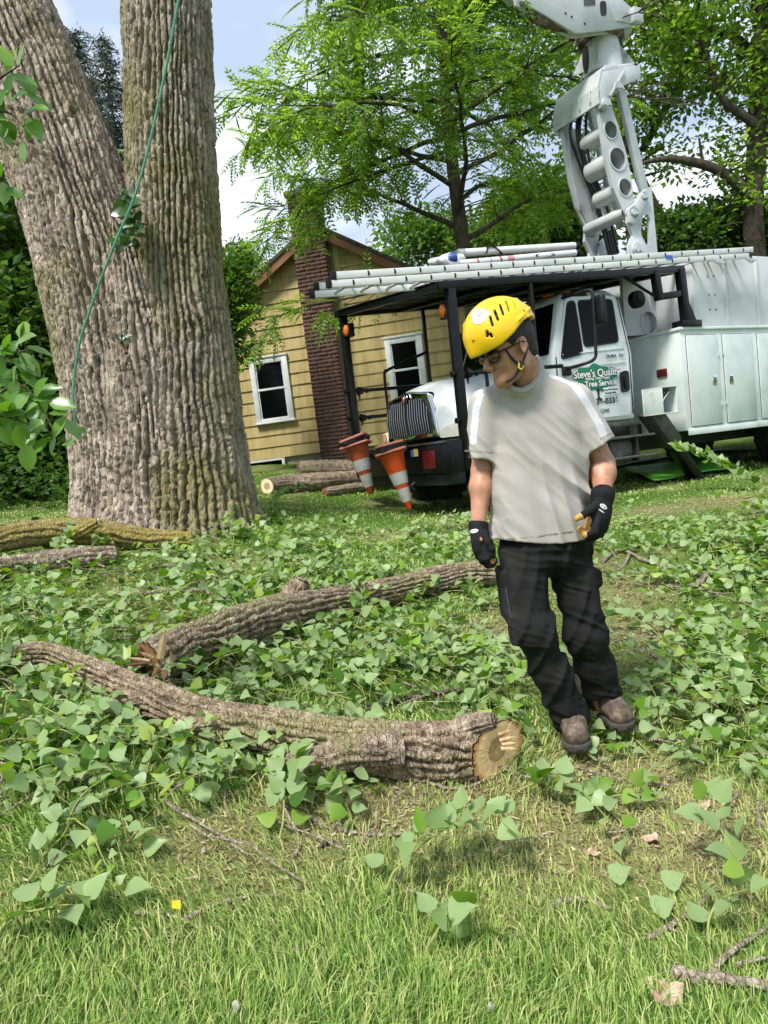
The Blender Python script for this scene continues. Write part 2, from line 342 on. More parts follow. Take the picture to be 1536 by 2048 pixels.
def build_grass(N=185000):
    r = 1.25 * (15 / 1.25) ** RNG.random(N); th = np.where(RNG.random(N) < .82, RNG.uniform(-.66, .66, N), RNG.uniform(-1.25, 1.25, N)); x = r * np.sin(th); y = r * np.cos(th) - .15
    s = straw(x, y); keep = RNG.random(N) > s * .55
    # no blades inside the trunk, under the house, or beneath the truck
    keep &= ~((np.hypot(x + 1.95, y - 6.7) < .75)) & ~((y > 14.0) & (x < 3))
    x, y, r, s = x[keep], y[keep], r[keep], s[keep]; n = len(x); z = gz(x, y)
    lush = np.clip(fbm2(x * 1.1 + 3, y * 1.1 + 7, 21, 3) * 2 - .55, 0, 1)
    hgt = (.026 + .046 * lush * (1 - s)) * RNG.uniform(.55, 1.35, n) * np.clip(1.35 - .16 * (r - 1.5), .7, 1.3)
    w = np.maximum(.0013, .00085 * r) * RNG.uniform(.7, 1.4, n)
    flow = 6.28 * fbm2(x * .9, y * .9, 33, 2) * 1.5 + .6; az = flow + RNG.normal(0, .75, n)
    lean = np.clip(RNG.normal(.75, .4, n) + .35 * lush, .05, 1.6)
    hd = np.stack([np.cos(az), np.sin(az), 0 * az], 1); fa = RNG.uniform(0, 6.28, n); sd = np.stack([np.cos(fa), np.sin(fa), 0 * fa], 1)
    b0 = np.stack([x, y, z - .004], 1); up = np.array([0, 0, 1.0])
    pt = lambda t: b0 + (hgt * t)[:, None] * (np.cos(lean * t)[:, None] * up + np.sin(lean * t)[:, None] * hd)
    near = r < 3.3
    V = np.stack([b0 - sd * w[:, None], b0 + sd * w[:, None], pt(.55) - sd * w[:, None] * .8, pt(.55) + sd * w[:, None] * .8, pt(1.0)], 1)
    base = np.arange(n)[:, None] * 5
    Q = base + np.array([0, 1, 3, 2]); T = base + np.array([2, 3, 4])
    stops = [(.06, .13, .026), (.14, .255, .048), (.245, .38, .08), (.36, .475, .125), (.55, .58, .27)]
    m = leafmat('grass_blade', stops, .5, .3, .25, dry=(.54, .48, .22))
    o = obj('grass', V.reshape(-1, 3), [Q, T], m); a = o.data.attributes.new('dry', 'FLOAT', 'POINT'); a.data.foreach_set('value', np.repeat(np.clip(s * 1.0 * RNG.random(n) ** .8 + .9 * (RNG.random(n) < .07), 0, 1), 5).astype(np.float32)); tag(o, 'mown green lawn grass with yellowed straw patches', 'grass', kind='stuff')
build_grass()
def build_thatch(N=34000):
    """dry straw and chips lying in the bare patches"""
    r = 1.5 * (8 / 1.5) ** RNG.random(N * 3); th = RNG.uniform(-.62, .62, N * 3); x = r * np.sin(th); y = r * np.cos(th)
    k = RNG.random(len(x)) < straw(x, y) * .9; x, y, r = x[k][:N], y[k][:N], r[k][:N]; n = len(x); z = gz(x, y) + RNG.uniform(.003, .016, n)
    a = RNG.uniform(0, 6.28, n); l = .004 + .016 * RNG.random(n) ** 2 * np.clip(r / 2.5, .8, 1.6); w = (.0008 + .0035 * RNG.random(n) ** 3) * np.clip(r / 2.5, .8, 1.6)
    d = np.stack([np.cos(a), np.sin(a), RNG.uniform(-.25, .25, n)], 1); s = np.stack([-np.sin(a), np.cos(a), RNG.uniform(-.3, .3, n)], 1); c = np.stack([x, y, z], 1)
    V = np.stack([c - d * l[:, None] - s * w[:, None], c + d * l[:, None] - s * w[:, None], c + d * l[:, None] + s * w[:, None], c - d * l[:, None] + s * w[:, None]], 1)
    m = leafmat('dry_straw', [(.10, .065, .04), (.22, .15, .085), (.40, .31, .18), (.55, .46, .31)], .8, .1, .2)
    tag(obj('straw_litter', V.reshape(-1, 3), np.arange(n * 4).reshape(n, 4), m), 'dry straw and wood chips lying in the bare lawn patches', 'straw', kind='stuff')
build_thatch()
# ================================================================== house
PSI = math.radians(10)
hu = np.array([math.cos(PSI), -math.sin(PSI), 0]); hn = np.array([-math.sin(PSI), -math.cos(PSI), 0])
H0 = ray(540, 785); H0 = CAM + H0 * 15.2 / H0[1]; H0[2] = CAMZ                       # house frame: x right along the gable, y into the house, z = camera level
def clip_poly(poly, A, B, C):
    """keep A x + B y <= C"""
    out = []
    for i in range(len(poly)):
        p, q = poly[i], poly[(i + 1) % len(poly)]; dp, dq = A * p[0] + B * p[1] - C, A * q[0] + B * q[1] - C
        if dp <= 0: out.append(p)
        if dp * dq < 0: t = dp / (dp - dq); out.append((p[0] + t * (q[0] - p[0]), p[1] + t * (q[1] - p[1])))
    return out
def build_house():
    S0, S1, AX, AZ, SL = -1.5, 4.26, 1.38, 4.40, .63
    H = empty('house', H0, 'small yellow shingle-sided house with brick chimney behind the truck', 'house', rot=(0, 0, -PSI))
    mS = pmat('siding_paint', [(.30, (.34, .255, .10)), (.5, (.45, .35, .145)), (.7, (.51, .41, .19))], 2.2, .75, .5, 60, stretch=(3, 1, .5), bdist=.004)
    mW = pmat('white_window_paint', [(.55, .58, .58), (.72, .74, .74)], 5, .5, .1)
    mG = pmat('dark_window_glass', (.003, .0035, .004), rough=.08, spec=.15)
    mB = pmat('brick_face', [(.3, (.075, .036, .027)), (.5, (.12, .056, .042)), (.7, (.17, .085, .065))], 3, .9, .6, 70)
    mM = pmat('brick_mortar', [(.17, .12, .11), (.26, .20, .18)], 14, .95, .4)
    mR = pmat('roof_shingle', [(.05, .045, .045), (.11, .10, .095)], 9, .9, .5)
    mF = pmat('rake_board_paint', [(.17, .065, .03), (.27, .11, .05)], 4, .6, .2)
    mC = pmat('foundation_concrete', [(.24, .20, .14), (.42, .37, .27)], 3, .9, .5)
    mT = pmat('corner_trim_paint', [(.52, .46, .27), (.62, .56, .36)], 3, .6, .1)
    MB().prism([(S0, .1), (S1, .1), (S1, AZ - SL * (S1 - AX) - .05), (AX, AZ - .05), (S0, AZ - SL * (AX - S0) - .05)], 1, 0, 8).build('wall', mS, H)
    MB().box((S0 + .04, .03, -1.0), (S1 - .04, 7.9, .1)).build('foundation', mC, H)
    rnd = random.Random(3); z = .10; k = 0
    while z < AZ:
        z1 = z + .235; s = S0 - rnd.uniform(0, .5)
        while s < S1:
            s1 = s + rnd.choice((.61, .61, .58, .64)); poly = [(max(s, S0) + .002, z), (min(s1, S1) - .002, z), (min(s1, S1) - .002, z1 + .03), (max(s, S0) + .002, z1 + .03)]; s = s1
            if poly[1][0] - poly[0][0] < .03: continue
            for A, C in ((SL, AZ + SL * AX - .03), (-SL, AZ - SL * AX - .03)): poly = clip_poly(poly, A, 1, C) if poly else poly
            if len(poly) < 3: continue
            e = rnd.uniform(0, .005); n = len(poly)
            V = [(p[0], -.001, p[1]) for p in poly] + [(p[0], -.032 - e + .024 * (p[1] - z) / .265, p[1] + rnd.uniform(-.003, .003)) for p in poly]
            MB().add(V, [tuple(range(n)), tuple(range(n, 2 * n))[::-1]] + [(i, n + i, n + (i + 1) % n, (i + 1) % n) for i in range(n)]).build('siding_shingle', mS, H)
        z = z1
    def window(s0, s1, z0, z1, tipped=False):
        b = .11
        W = MB().box((s0, -.085, z0), (s0 + b, -.02, z1)).box((s1 - b, -.085, z0), (s1, -.02, z1)).box((s0 + b, -.08, z1 - b), (s1 - b, -.02, z1)).box((s0 + b, -.08, z0), (s1 - b, -.02, z0 + .07)).build('window', mW, H, .006)
        MB().box((s0 - .03, -.115, z0 - .035), (s1 + .03, -.02, z0)).build('sill', mW, W, .006)
        MB().box((s0 - .02, -.10, z1), (s1 + .02, -.02, z1 + .03)).build('drip_cap', mW, W, .004)
        zm = (z0 + z1) / 2 + .01
        MB().box((s0 + b, -.068, zm - .022), (s1 - b, -.035, zm + .022)).build('meeting_rail', mW, W, .004)
        for a, c in ((zm + .022, z1 - b), (z0 + .07, zm - .022)):
            MB().box((s0 + b, -.05, a), (s1 - b, -.04, c)).build('pane', mG, W)
            for q in ((s0 + b, s0 + b + .025), (s1 - b - .025, s1 - b)): MB().box((q[0], -.058, a), (q[1], -.051, c)).build('sash', mW, W)
    window(-.34, .46, .84, 2.12); window(2.46, 3.20, .84, 2.12)
    Bw = MB().box((-.72, -.06, -.10), (.13, -.02, -.06)).box((-.72, -.06, .05), (.13, -.02, .09)).box((-.72, -.06, -.06), (-.68, -.02, .05)).box((.07, -.06, -.06), (.13, -.02, .05)).build('basement_window', mW, H, .004)
    MB().box((-.68, -.035, -.06), (.07, -.025, .05)).build('pane', mG, Bw)
    MB().box((1.665, -.05, .0), (1.76, -.034, 4.12)).build('corner_trim', mT, H)
    for sg in (-1, 1):
        e = AX + sg * (3.12 if sg > 0 else 3.15); ez = AZ - SL * abs(e - AX); a = (AX, AZ); d = (e, ez)
        MB().prism([(a[0], a[1] + .05), (d[0], d[1] + .05), (d[0], d[1] + .12), (a[0], a[1] + .12)], 1, -.28, 8.3).build('roof', mR, H)
        MB().prism([(a[0], a[1] - .13), (d[0], d[1] - .13), (d[0], d[1] + .045), (a[0], a[1] + .045)], 1, -.25, -.21).build('rake_board', mF, H)
        MB().prism([(a[0], a[1] + .0), (d[0], d[1] + .0), (d[0], d[1] + .04), (a[0], a[1] + .04)], 1, -.205, -.04).build('soffit', mF, H)
    c0, c1, ct = .985, 1.60, 5.0
    C = MB().box((c0 + .006, -.420, -.6), (c1 - .006, -.04, ct)).build('chimney', mM, H)
    MB().box((c0 - .04, -.47, ct), (c1 + .04, -.0, ct + .09)).build('chimney_cap', mM, C, .01)
    me = {}; zz = -.30; row = 0
    for key, L_ in (('f', .1970), ('h', .0925)):
        me[key] = mesh_np('brick', [(x, y, z) for z in (0, .061) for x, y in ((0, 0), (L_, 0), (L_, .1), (0, .1))], np.array([(3, 2, 1, 0), (4, 5, 6, 7), (0, 1, 5, 4), (1, 2, 6, 5), (2, 3, 7, 6), (3, 0, 4, 7)])); me[key].materials.append(mB)
    while zz < ct - .07:
        seq = [('f', 0), ('f', .209), ('f', .418)] if row % 2 == 0 else [('h', 0), ('f', .1045), ('f', .3135), ('h', .5225)]
        for kk, off in seq:
            o = bpy.data.objects.new('brick', me[kk]); col.objects.link(o); o.parent = C; o.location = (c0 + off + rnd.uniform(-.002, .002), -.425 + rnd.uniform(-.006, .004), zz + rnd.uniform(-.002, .002)); o.rotation_euler = (0, rnd.uniform(-.012, .012), 0)
        zz += .0745; row += 1
    return H
build_house()
# ================================================================== bark
def bark_tube(pts, rad, cw, ch, depth, nu, nv, seed, front=False, lump=.05, flare=None, twist=0.0, skew=0.0):
    pr = spline(np.c_[np.asarray(pts, float), rad], nv); p, R = pr[:, :3], pr[:, 3]
    T = np.gradient(p, axis=0); T /= np.linalg.norm(T, axis=1)[:, None]
    ref = np.array([0, 1.0, 0]) if abs(T[0][1]) < .9 else np.array([1.0, 0, 0])
    U = ref - T * (T @ ref)[:, None]; U /= np.linalg.norm(U, axis=1)[:, None]; Wv = np.cross(T, U)
    if front:                                             # dense towards the viewer, coarse behind
        k = int(nu * .84); th = np.concatenate([np.linspace(math.pi * .40, math.pi * 1.60, k, endpoint=False), np.linspace(math.pi * 1.60, math.pi * 2.40, nu - k, endpoint=False)])
    else: th = np.arange(nu) * 2 * math.pi / nu
    s = np.r_[0, np.cumsum(np.linalg.norm(np.diff(p, axis=0), axis=1))]; Rm = R.mean(); per = max(5, round(2 * math.pi * Rm / cw))
    TH, S = np.meshgrid(th, s, indexing='xy'); u = TH / (2 * math.pi) * per + twist * S / cw; v = S / ch
    wu = u + 1.7 * (fbm2(u * .33, v * .6, seed + 3, 3) - .5) + .55 * (fbm2(u * 1.4, v * 4.0, seed + 8, 3) - .5) + .22 * (vn2(u * 5, v * 16, seed + 9) - .5)
    k = np.floor(wu); fu = wu - k; km = np.mod(k, per) if twist == 0 else k; du = np.minimum(fu, 1 - fu) * cw; sd_ = np.full_like(k, seed)
    wd = cw * (.10 + .16 * fbm2(u * .8, v * 1.5, seed + 12, 2)); gv = np.clip((du - .25 * wd) / (1.1 * wd), 0, 1); gv = gv * gv * (3 - 2 * gv)
    vb = v * (.9 + 1.2 * _h(km, sd_)) + 7 * _h(km, sd_ + 1) + .5 * (vn2(u * 2.2, v * 2, seed + 15) - .5); kb = np.floor(vb); fb = vb - kb; db = np.minimum(fb, 1 - fb) * ch * .42; gh = np.clip(db / (cw * .14), 0, 1)
    h = -depth * (1 - gv) - depth * .36 * (1 - gh) * gv + depth * .38 * (_h(km, kb, sd_) - .5) * gv + depth * .18 * np.sin(np.pi * fu) + depth * .30 * (np.floor(fbm2(u * 2.3, v * 8, seed + 30, 3) * 7) / 7 - .5) * gv
    lo = lump * R[:, None] * 2 * (fbm2(np.cos(TH) * 1.3 + 5 + S * .9 / max(Rm, .05) * .15, np.sin(TH) * 1.3 + S * .6, seed + 40, 2) - .5)
    fe = np.clip(np.minimum(s, s[-1] - s) / .05, .3, 1)[:, None] if not front else 1.0
    rr = R[:, None] + h * fe + lo
    if flare is not None: rr = rr * flare(TH, S, s[-1])
    V = p[:, None] + rr[..., None] * (np.cos(TH)[..., None] * U[:, None] + np.sin(TH)[..., None] * Wv[:, None])
    if skew:
        wgt = np.clip((s - (s[-1] - .22)) / .22, 0, 1)[:, None]; off_ = (V - p[:, None]) @ np.array((0, -1.0, 0)); V = V - T[:, None] * (skew * wgt * off_)[..., None]
    i = np.arange(nv * nu).reshape(nv, nu); j = np.roll(i, -1, 1)
    F = np.stack([i[:-1], j[:-1], j[1:], i[1:]], -1).reshape(-1, 4)
    return V.reshape(-1, 3), F, V[0], V[-1], (p, T, R)
def join(parts):
    V, F, n = [], [], 0
    for v, f in parts: V.append(v); F.append(np.asarray(f) + n); n += len(v)
    return np.concatenate(V), np.concatenate(F)
def cut_face(name, ring, out, mat, parent, rough=.003, bow=0.0, seed=0):
    """sawn end: concentric fan inside the bark ring"""
    ring = np.asarray(ring); c = ring.mean(0); n = len(ring); nn = np.linalg.svd(ring - c)[2][2]; out = nn if nn @ out > 0 else -nn; rr_ = np.linalg.norm(ring - c, axis=1); w_ = max(3, n // 7); sm_ = np.convolve(np.r_[rr_[-w_:], rr_, rr_[:w_]], np.ones(2 * w_ + 1) / (2 * w_ + 1), 'valid'); rs = (np.minimum(sm_, rr_ * 1.12) / rr_)[:, None]; k = 9; V = [c + out * bow]; A = [0.0]; rg = np.random.default_rng(seed)
    for i in range(1, k + 1):
        t = i / k; V += list(c + (ring - c) * t * .985 * (1 if i == k else rs) + np.outer(rg.normal(0, rough, n) + bow * (1 - t), out) + out * .004); A += [t] * n
    F3 = [(0, 1 + j, 1 + (j + 1) % n) for j in range(n)]; F4 = [(1 + i * n + j, 1 + (i + 1) * n + j, 1 + (i + 1) * n + (j + 1) % n, 1 + i * n + (j + 1) % n) for i in range(k - 1) for j in range(n)]
    o = obj(name, V, [np.array(F3), np.array(F4)], mat, parent, True); a = o.data.attributes.new('rad', 'FLOAT', 'POINT'); a.data.foreach_set('value', np.array(A, np.float32)); return o
def cutmat(name, heart, sap, edge):
    m, t, b = M_new(name); L = t.links.new; at = nd(t, 'ShaderNodeAttribute', attribute_name='rad'); tc = nd(t, 'ShaderNodeTexCoord')
    n = nd(t, 'ShaderNodeTexNoise', Scale=22.0, Detail=5.0); L(tc.outputs['Object'], n.inputs['Vector'])
    ad = nd(t, 'ShaderNodeMath', operation='MULTIPLY_ADD'); ad.inputs[1].default_value = .16; L(n.outputs['Fac'], ad.inputs[0]); sb_ = nd(t, 'ShaderNodeMath', operation='SUBTRACT'); sb_.inputs[1].default_value = .10; L(at.outputs['Fac'], sb_.inputs[0]); L(sb_.outputs[0], ad.inputs[2])
    r = ramp(t, [(.08, heart), (.36, tuple(.6 * a for a in heart)), (.42, sap), (.82, tuple(min(1, 1.15 * a) for a in sap)), (.95, edge), (1.0, tuple(.5 * a for a in edge))]); L(ad.outputs[0], r.inputs['Fac'])
    w = nd(t, 'ShaderNodeMath', operation='MULTIPLY'); w.inputs[1].default_value = 75.0; L(ad.outputs[0], w.inputs[0]); sn = nd(t, 'ShaderNodeMath', operation='SINE'); L(w.outputs[0], sn.inputs[0])
    mr = nd(t, 'ShaderNodeMapRange'); mr.inputs['From Min'].default_value = -1; mr.inputs['To Min'].default_value = .88; mr.inputs['To Max'].default_value = 1.08; L(sn.outputs[0], mr.inputs['Value'])
    mx = nd(t, 'ShaderNodeMix', data_type='RGBA', blend_type='MULTIPLY'); mx.inputs[0].default_value = 1; L(r.outputs[0], mx.inputs[6]); L(mr.outputs[0], mx.inputs[7]); L(mx.outputs[2], b.inputs['Base Color'])
    b.inputs['Roughness'].default_value = .7; bp = nd(t, 'ShaderNodeBump', Strength=.5, Distance=.006); L(n.outputs['Fac'], bp.inputs['Height']); L(bp.outputs[0], b.inputs['Normal']); return m
m_trunk = barkmat('cottonwood_bark', [(.17, .135, .105), (.37, .30, .24), (.57, .485, .40)], [(.16, .135, .055), (.27, .235, .10)], .33, 1.9, 45)
m_trunk2 = barkmat('cottonwood_bark_mossy', [(.15, .125, .10), (.32, .27, .215), (.50, .435, .36)], [(.15, .135, .05), (.25, .225, .085)], .66, 2.0, 45)
m_log = barkmat('log_bark', [(.105, .075, .05), (.31, .235, .16), (.58, .48, .36)], [(.19, .18, .07), (.40, .37, .19)], .55, 4.5, 90)
m_log_dry = barkmat('dry_log_bark', [(.125, .092, .066), (.32, .25, .18), (.55, .455, .355)], [(.18, .17, .06), (.3, .28, .13)], .2, 4.5, 90)
m_log_yel = barkmat('yellow_lichen_bark', [(.12, .085, .06), (.26, .20, .14), (.42, .35, .26)], [(.24, .19, .03), (.40, .33, .07)], 1.15, 4.0, 80)
m_cut = cutmat('fresh_cut_wood', (.68, .44, .19), (.88, .60, .30), (.62, .28, .10))
m_cut_old = cutmat('brown_cut_wood', (.10, .045, .02), (.24, .115, .045), (.17, .07, .03))
m_cut_pale = cutmat('pale_cut_wood', (.5, .36, .18), (.72, .58, .36), (.3, .17, .08))
m_splint = pmat('splintered_wood', [(.42, .22, .09), (.72, .55, .32)], 30, .8, .5, stretch=(1, 1, .2))
TD = 6.7
def stem_px(rows, Y=TD): return [P(a, b, Y + (d if len(r) > 3 else 0)) for r in rows for a, b, _, d in [(*r, 0)[:4]]], [r[2] * Y / FPX for r in rows]
def build_big_tree():
    T = empty('cottonwood_tree', [-1.85, TD, gz(-1.85, TD)], 'massive old cottonwood with deeply furrowed bark forking into two trunks', 'tree')
    lp, lr = stem_px([(-48, -80, 99), (-14, 0, 100), (72, 200, 102), (148, 400, 104), (203, 600, 106), (238, 800, 104), (258, 960, 106), (270, 1110, 124)])
    rp, rr = stem_px([(335, -80, 78), (336, 0, 79), (338, 200, 81), (343, 400, 85), (354, 600, 92), (370, 800, 106), (382, 950, 120), (388, 1110, 152)])
    mp_, mr = stem_px([(238, 455, 46), (262, 580, 72), (285, 720, 86), (302, 880, 96), (310, 1000, 106), (315, 1110, 130)], TD - .12)
    def fl(TH, S, Lm):
        t = np.clip((S - (Lm - .75)) / .75, 0, 1); return 1 + t * t * (.13 + .26 * np.maximum(0, np.sin(TH * 5 + 1.0)) * t)
    parts = []
    for (p_, r_, n_, s_) in ((lp, lr, 205, 3), (rp, rr, 205, 17), (mp_, mr, 130, 29)):
        nv = 345 if s_ != 29 else 180
        v, f, a, b, _ = bark_tube(p_, r_, .058, .32, .060, n_, nv, s_, True, .05, fl); parts.append((v, f))
    parts = [(v - np.array(T.location), f) for v, f in parts]
    ob = obj('trunk', *parts[0], m_trunk, T, False); tag(ob, 'left trunk leaning away from the upright one')
    obj('trunk', *join(parts[2:]), m_trunk, T, False)
    ob = obj('trunk', *parts[1], m_trunk2, T, False); tag(ob, 'upright right trunk, greenish with moss')
    return T
build_big_tree()
def log(name, label, cat_, path, mat, seed, depth=.012, cw=.045, ch=.16, nu=72, dens=90, ends=(None, None), stubs=(), lift=0.0, group=None, skew=0.0):
    """path rows: x, y of the middle, half width (picture pixels); the log rests on the ground under its lower edge"""
    pts, rad = [], []
    for row in path:
        x, y, w = row[:3]; g = G(x, y + w * .92); r = w * g[1] / FPX; d = row[3] if len(row) > 3 else 0
        pts.append(g + np.array([0, 0, r * .92 + lift + d])); rad.append(r)
    root = empty(name, pts[len(pts) // 2] - np.array([0, 0, rad[len(pts) // 2]]), label, cat_, group); off = np.array(root.location)
    Ln = np.linalg.norm(np.diff(np.array(pts), axis=0), axis=1).sum()
    v, f, a, b, (p, T, R) = bark_tube(np.array(pts) - off, rad, cw, ch, depth, nu, int(Ln * dens), seed, False, .17, skew=skew)
    obj('bark', v, f, mat, root, False)
    for ring, o, e in ((a, -T[0], ends[0]), (b, T[-1], ends[1])): cut_face('cut_end', ring, o, e or m_cut_old, root, .0012, seed=seed)
    for (q, sm, se) in stubs:
        sp, sr = [], []
        for x, y, w, Y in q: sp.append(P(x, y, Y) - off); sr.append(w * Y / FPX)
        L2 = np.linalg.norm(np.diff(np.array(sp), axis=0), axis=1).sum()
        v, f, a, b, (p, T, R) = bark_tube(sp, sr, cw * .8, ch * .7, depth * .8, 44, max(14, int(L2 * 110)), seed + 7, False, .12)
        s = obj('branch_stub', v, f, sm or mat, root, False); cut_face('cut_end', b, T[-1], se or m_cut_old, s, .006, .01, seed)
    return root, off
FL = G(560, 1520)[1]
r1_, o1_ = log('log', 'long mossy log with a fresh pale sawn end beside the walking person', 'log',
    [(42, 1340, 24, .06), (105, 1338, 26, .07), (200, 1366, 29, .04), (310, 1407, 37, .02), (420, 1440, 45), (560, 1465, 50), (720, 1488, 55), (860, 1496, 57), (1000, 1493, 57)], m_log, 5, ends=(m_log_dry, m_cut), nu=150, dens=150, depth=.020, cw=.032, ch=.12, skew=1.15,
    stubs=[([(345, 1392, 26, 3.0), (290, 1402, 26, 2.97), (218, 1418, 21, 2.95)], None, m_log_dry), ([(225, 1368, 17, 3.2), (170, 1378, 16, 3.22), (118, 1388, 13, 3.25)], m_log_dry, m_log_dry),
           ([(800, 1500, 40, 2.68), (700, 1505, 37, 2.64), (640, 1522, 32, 2.63), (562, 1536, 24, 2.63)], m_log_dry, m_log_dry), ([(470, 1447, 18, 2.83), (430, 1450, 13, 2.8), (388, 1457, 8, 2.78)], None, m_cut_pale),
           ([(915, 1460, 24, 2.72), (945, 1450, 24, 2.7), (985, 1442, 17, 2.69)], m_log_dry, m_log_dry)])
r2, o2 = log('log', 'broken log with splintered brown end and a knobbly stub behind the mossy log', 'log',
    [(300, 1328, 48), (390, 1290, 47), (480, 1256, 46), (570, 1228, 44), (680, 1203, 33), (800, 1178, 27), (900, 1155, 27), (985, 1145, 25)], m_log, 8, ends=(m_cut_old, m_log_dry), nu=120, dens=110, depth=.022, cw=.036, ch=.13,
    stubs=[([(570, 1238, 30, 4.28), (585, 1200, 28, 4.3), (602, 1163, 20, 4.33)], None, m_log_dry)])
def splinters(root, off, spec, mat):
    for (x0, y0, x1, y1, w, Y) in spec:
        a = P(x0, y0, Y) - off; b = P(x1, y1, Y - .03) - off; d = b - a; l = np.linalg.norm(d); s = np.cross(d, (0, 1, 0)); s /= np.linalg.norm(s); k = w * Y / FPX; n = np.array([0, -1, 0.])
        V = [a - s * k, a + s * k, a + n * k * .5, a - n * k * .4, b + s * k * .1, a + d * .6 + s * k * 1.0, a + d * .45 - s * k * .9]
        MB().add(V, [(0, 2, 6), (2, 4, 6), (2, 5, 4), (2, 1, 5), (0, 6, 3), (6, 4, 3), (4, 5, 3), (5, 1, 3)]).build('splinter', mat, root)
Y2 = G(300, 1372)[1]
splinters(r2, o2, [(320, 1318, 332, 1258, 8, Y2 - .08), (306, 1316, 278, 1302, 5, Y2 - .09), (300, 1322, 252, 1314, 4, Y2 - .1), (345, 1328, 342, 1300, 4, Y2 - .06)], m_splint)
splinters(r2, o2, [(285, 1312, 282, 1292, 8, Y2 - .05), (296, 1326, 248, 1330, 5, Y2 - .1), (318, 1335, 300, 1358, 5, Y2 - .1), (330, 1340, 326, 1362, 6, Y2 - .1), (272, 1320, 262, 1306, 5, Y2 - .08)], pmat('brown_splinter', [(.10, .04, .02), (.22, .10, .05)], 25, .85, .4))
Y1 = G(1000, 1552)[1]
splinters(r1_, o1_, [(1000, 1482, 1034, 1474, 6, Y1 - .06), (1004, 1490, 1036, 1486, 5, Y1 - .07), (1002, 1498, 1036, 1498, 5, Y1 - .07), (998, 1470, 1026, 1460, 5, Y1 - .05)], m_splint)
splinters(r2, o2, [(652, 1195, 672, 1222, 6, G(660, 1235)[1] - .1)], pmat('peeled_orange_wood', [(.50, .22, .10), (.66, .36, .18)], 20, .8, .3))
log('log', 'yellow lichen-covered log lying against the big trunk, upper of two', 'log', [(-90, 1118, 24, .06), (0, 1100, 25, .07), (90, 1084, 26, .07), (180, 1076, 27, .05), (290, 1078, 22), (385, 1080, 17)], m_log_yel, 12, nu=70, dens=60, depth=.015, ends=(m_cut_old, m_cut),
    stubs=[([(150, 1066, 14, 5.35), (175, 1056, 11, 5.33), (198, 1044, 9, 5.3)], None, m_cut_pale)])
log('log', 'bare grey log lying underneath the yellow lichen log', 'log', [(-90, 1148, 22), (0, 1137, 23), (80, 1127, 23), (160, 1117, 21), (232, 1108, 17)], m_log_dry, 14, nu=60, dens=60, depth=.014)
log('log', 'stacked log with pale sawn end between the big trunk and the house', 'log', [(536, 972, 17), (580, 968, 18), (640, 964, 18), (720, 958, 17)], m_log_dry, 15, nu=48, dens=30, depth=.014, ends=(m_cut_pale, m_cut_old))
log('log', 'longer log lying behind the hanging traffic cones', 'log', [(600, 950, 15, .1), (680, 946, 17, .08), (760, 946, 16, .05), (800, 950, 14)], m_log_dry, 16, nu=48, dens=30, depth=.016)
log('log', 'thin peeled log in the leaves below the hanging traffic cones', 'log', [(650, 985, 9), (720, 975, 10), (790, 968, 9)], m_log_dry, 19, nu=36, dens=30, depth=.008)
# ================================================================== bucket truck
TTH, TTP = math.radians(62.308), math.radians(1.148); TO = np.array([.424, 9.026, -.848 + CAMZ])
truck = empty('bucket_truck', TO, 'white tree-service bucket truck with black front ladder rack and raised boom', 'truck', rot=(0, TTP, math.radians(90) - TTH))
_tm = (Matrix.Translation(Vector(TO)) @ Euler((0, TTP, math.radians(90) - TTH)).to_matrix().to_4x4()); _ti = np.array(_tm.inverted()); _tmn = np.array(_tm)
def tl(p): return _ti[:3, :3] @ np.asarray(p, float) + _ti[:3, 3]           # world -> truck
def tw(p): return _tmn[:3, :3] @ np.asarray(p, float) + _tmn[:3, 3]         # truck -> world
def t(a, b, z): return (a, -b, z)                                            # a back from the bumper, b towards the driver's side
def TP(px, py, b):
    o = tl(CAM); d = _ti[:3, :3] @ ray(px, py); k = (-b - o[1]) / d[1]; q = o + k * d; return (q[0], q[2])
mWh = pmat('white_truck_paint', [(.24, (.42, .39, .33)), (.33, (.57, .625, .61)), (.5, (.65, .695, .68)), (.7, (.69, .725, .715))], 1.6, .28, 0, coat=.5, rvar=.08)
mWh2 = pmat('white_body_paint', [(.24, (.40, .36, .29)), (.34, (.51, .58, .56)), (.55, (.625, .68, .66)), (.7, (.67, .71, .695))], 2.0, .35, .04, 8, rvar=.1)
mChip = pmat('grey_white_box_paint', [(.22, (.33, .30, .26)), (.32, (.40, .425, .44)), (.6, (.54, .565, .575))], 1.3, .35, .03, 5, rvar=.1)
mBk = pmat('black_rack_paint', [(.003, .003, .0035), (.007, .007, .008)], 8, .34, .1, 60, spec=.3)
mBk2 = pmat('black_plastic', [(.006, .006, .0065), (.014, .014, .015)], 10, .5, .1, 80, spec=.3)
mUn = pmat('grimy_chassis', [(.008, .008, .008), (.03, .028, .026)], 6, .7, .3)
mGm = pmat('dusty_grey_metal', [(.05, .05, .048), (.16, .155, .145)], 7, .6, .2, metal=.3)
mCh = pmat('chrome', (.75, .76, .77), rough=.07, metal=1.0)
mGb = pmat('grille_bar_chrome', (.32, .33, .34), rough=.2, metal=1.0)
mGl = pmat('tinted_glass', (.002, .004, .0035), rough=.05, spec=.10)
mRub = pmat('tyre_rubber', [(.010, .010, .010), (.025, .024, .023)], 12, .8, .3)
mAm = pmat('amber_lens', (.72, .17, .01), rough=.25, coat=.4)
mHd = pmat('headlight_lens', [(.55, .54, .42), (.72, .71, .62)], 9, .12, coat=.6)
mRedL = pmat('dark_red_lens', (.09, .006, .006), rough=.3)
mBoom = pmat('boom_paint', [(.25, (.28, .25, .22)), (.33, (.43, .455, .465)), (.55, (.54, .565, .575)), (.7, (.60, .62, .625))], 2.2, .35, .05, 9, rvar=.1)
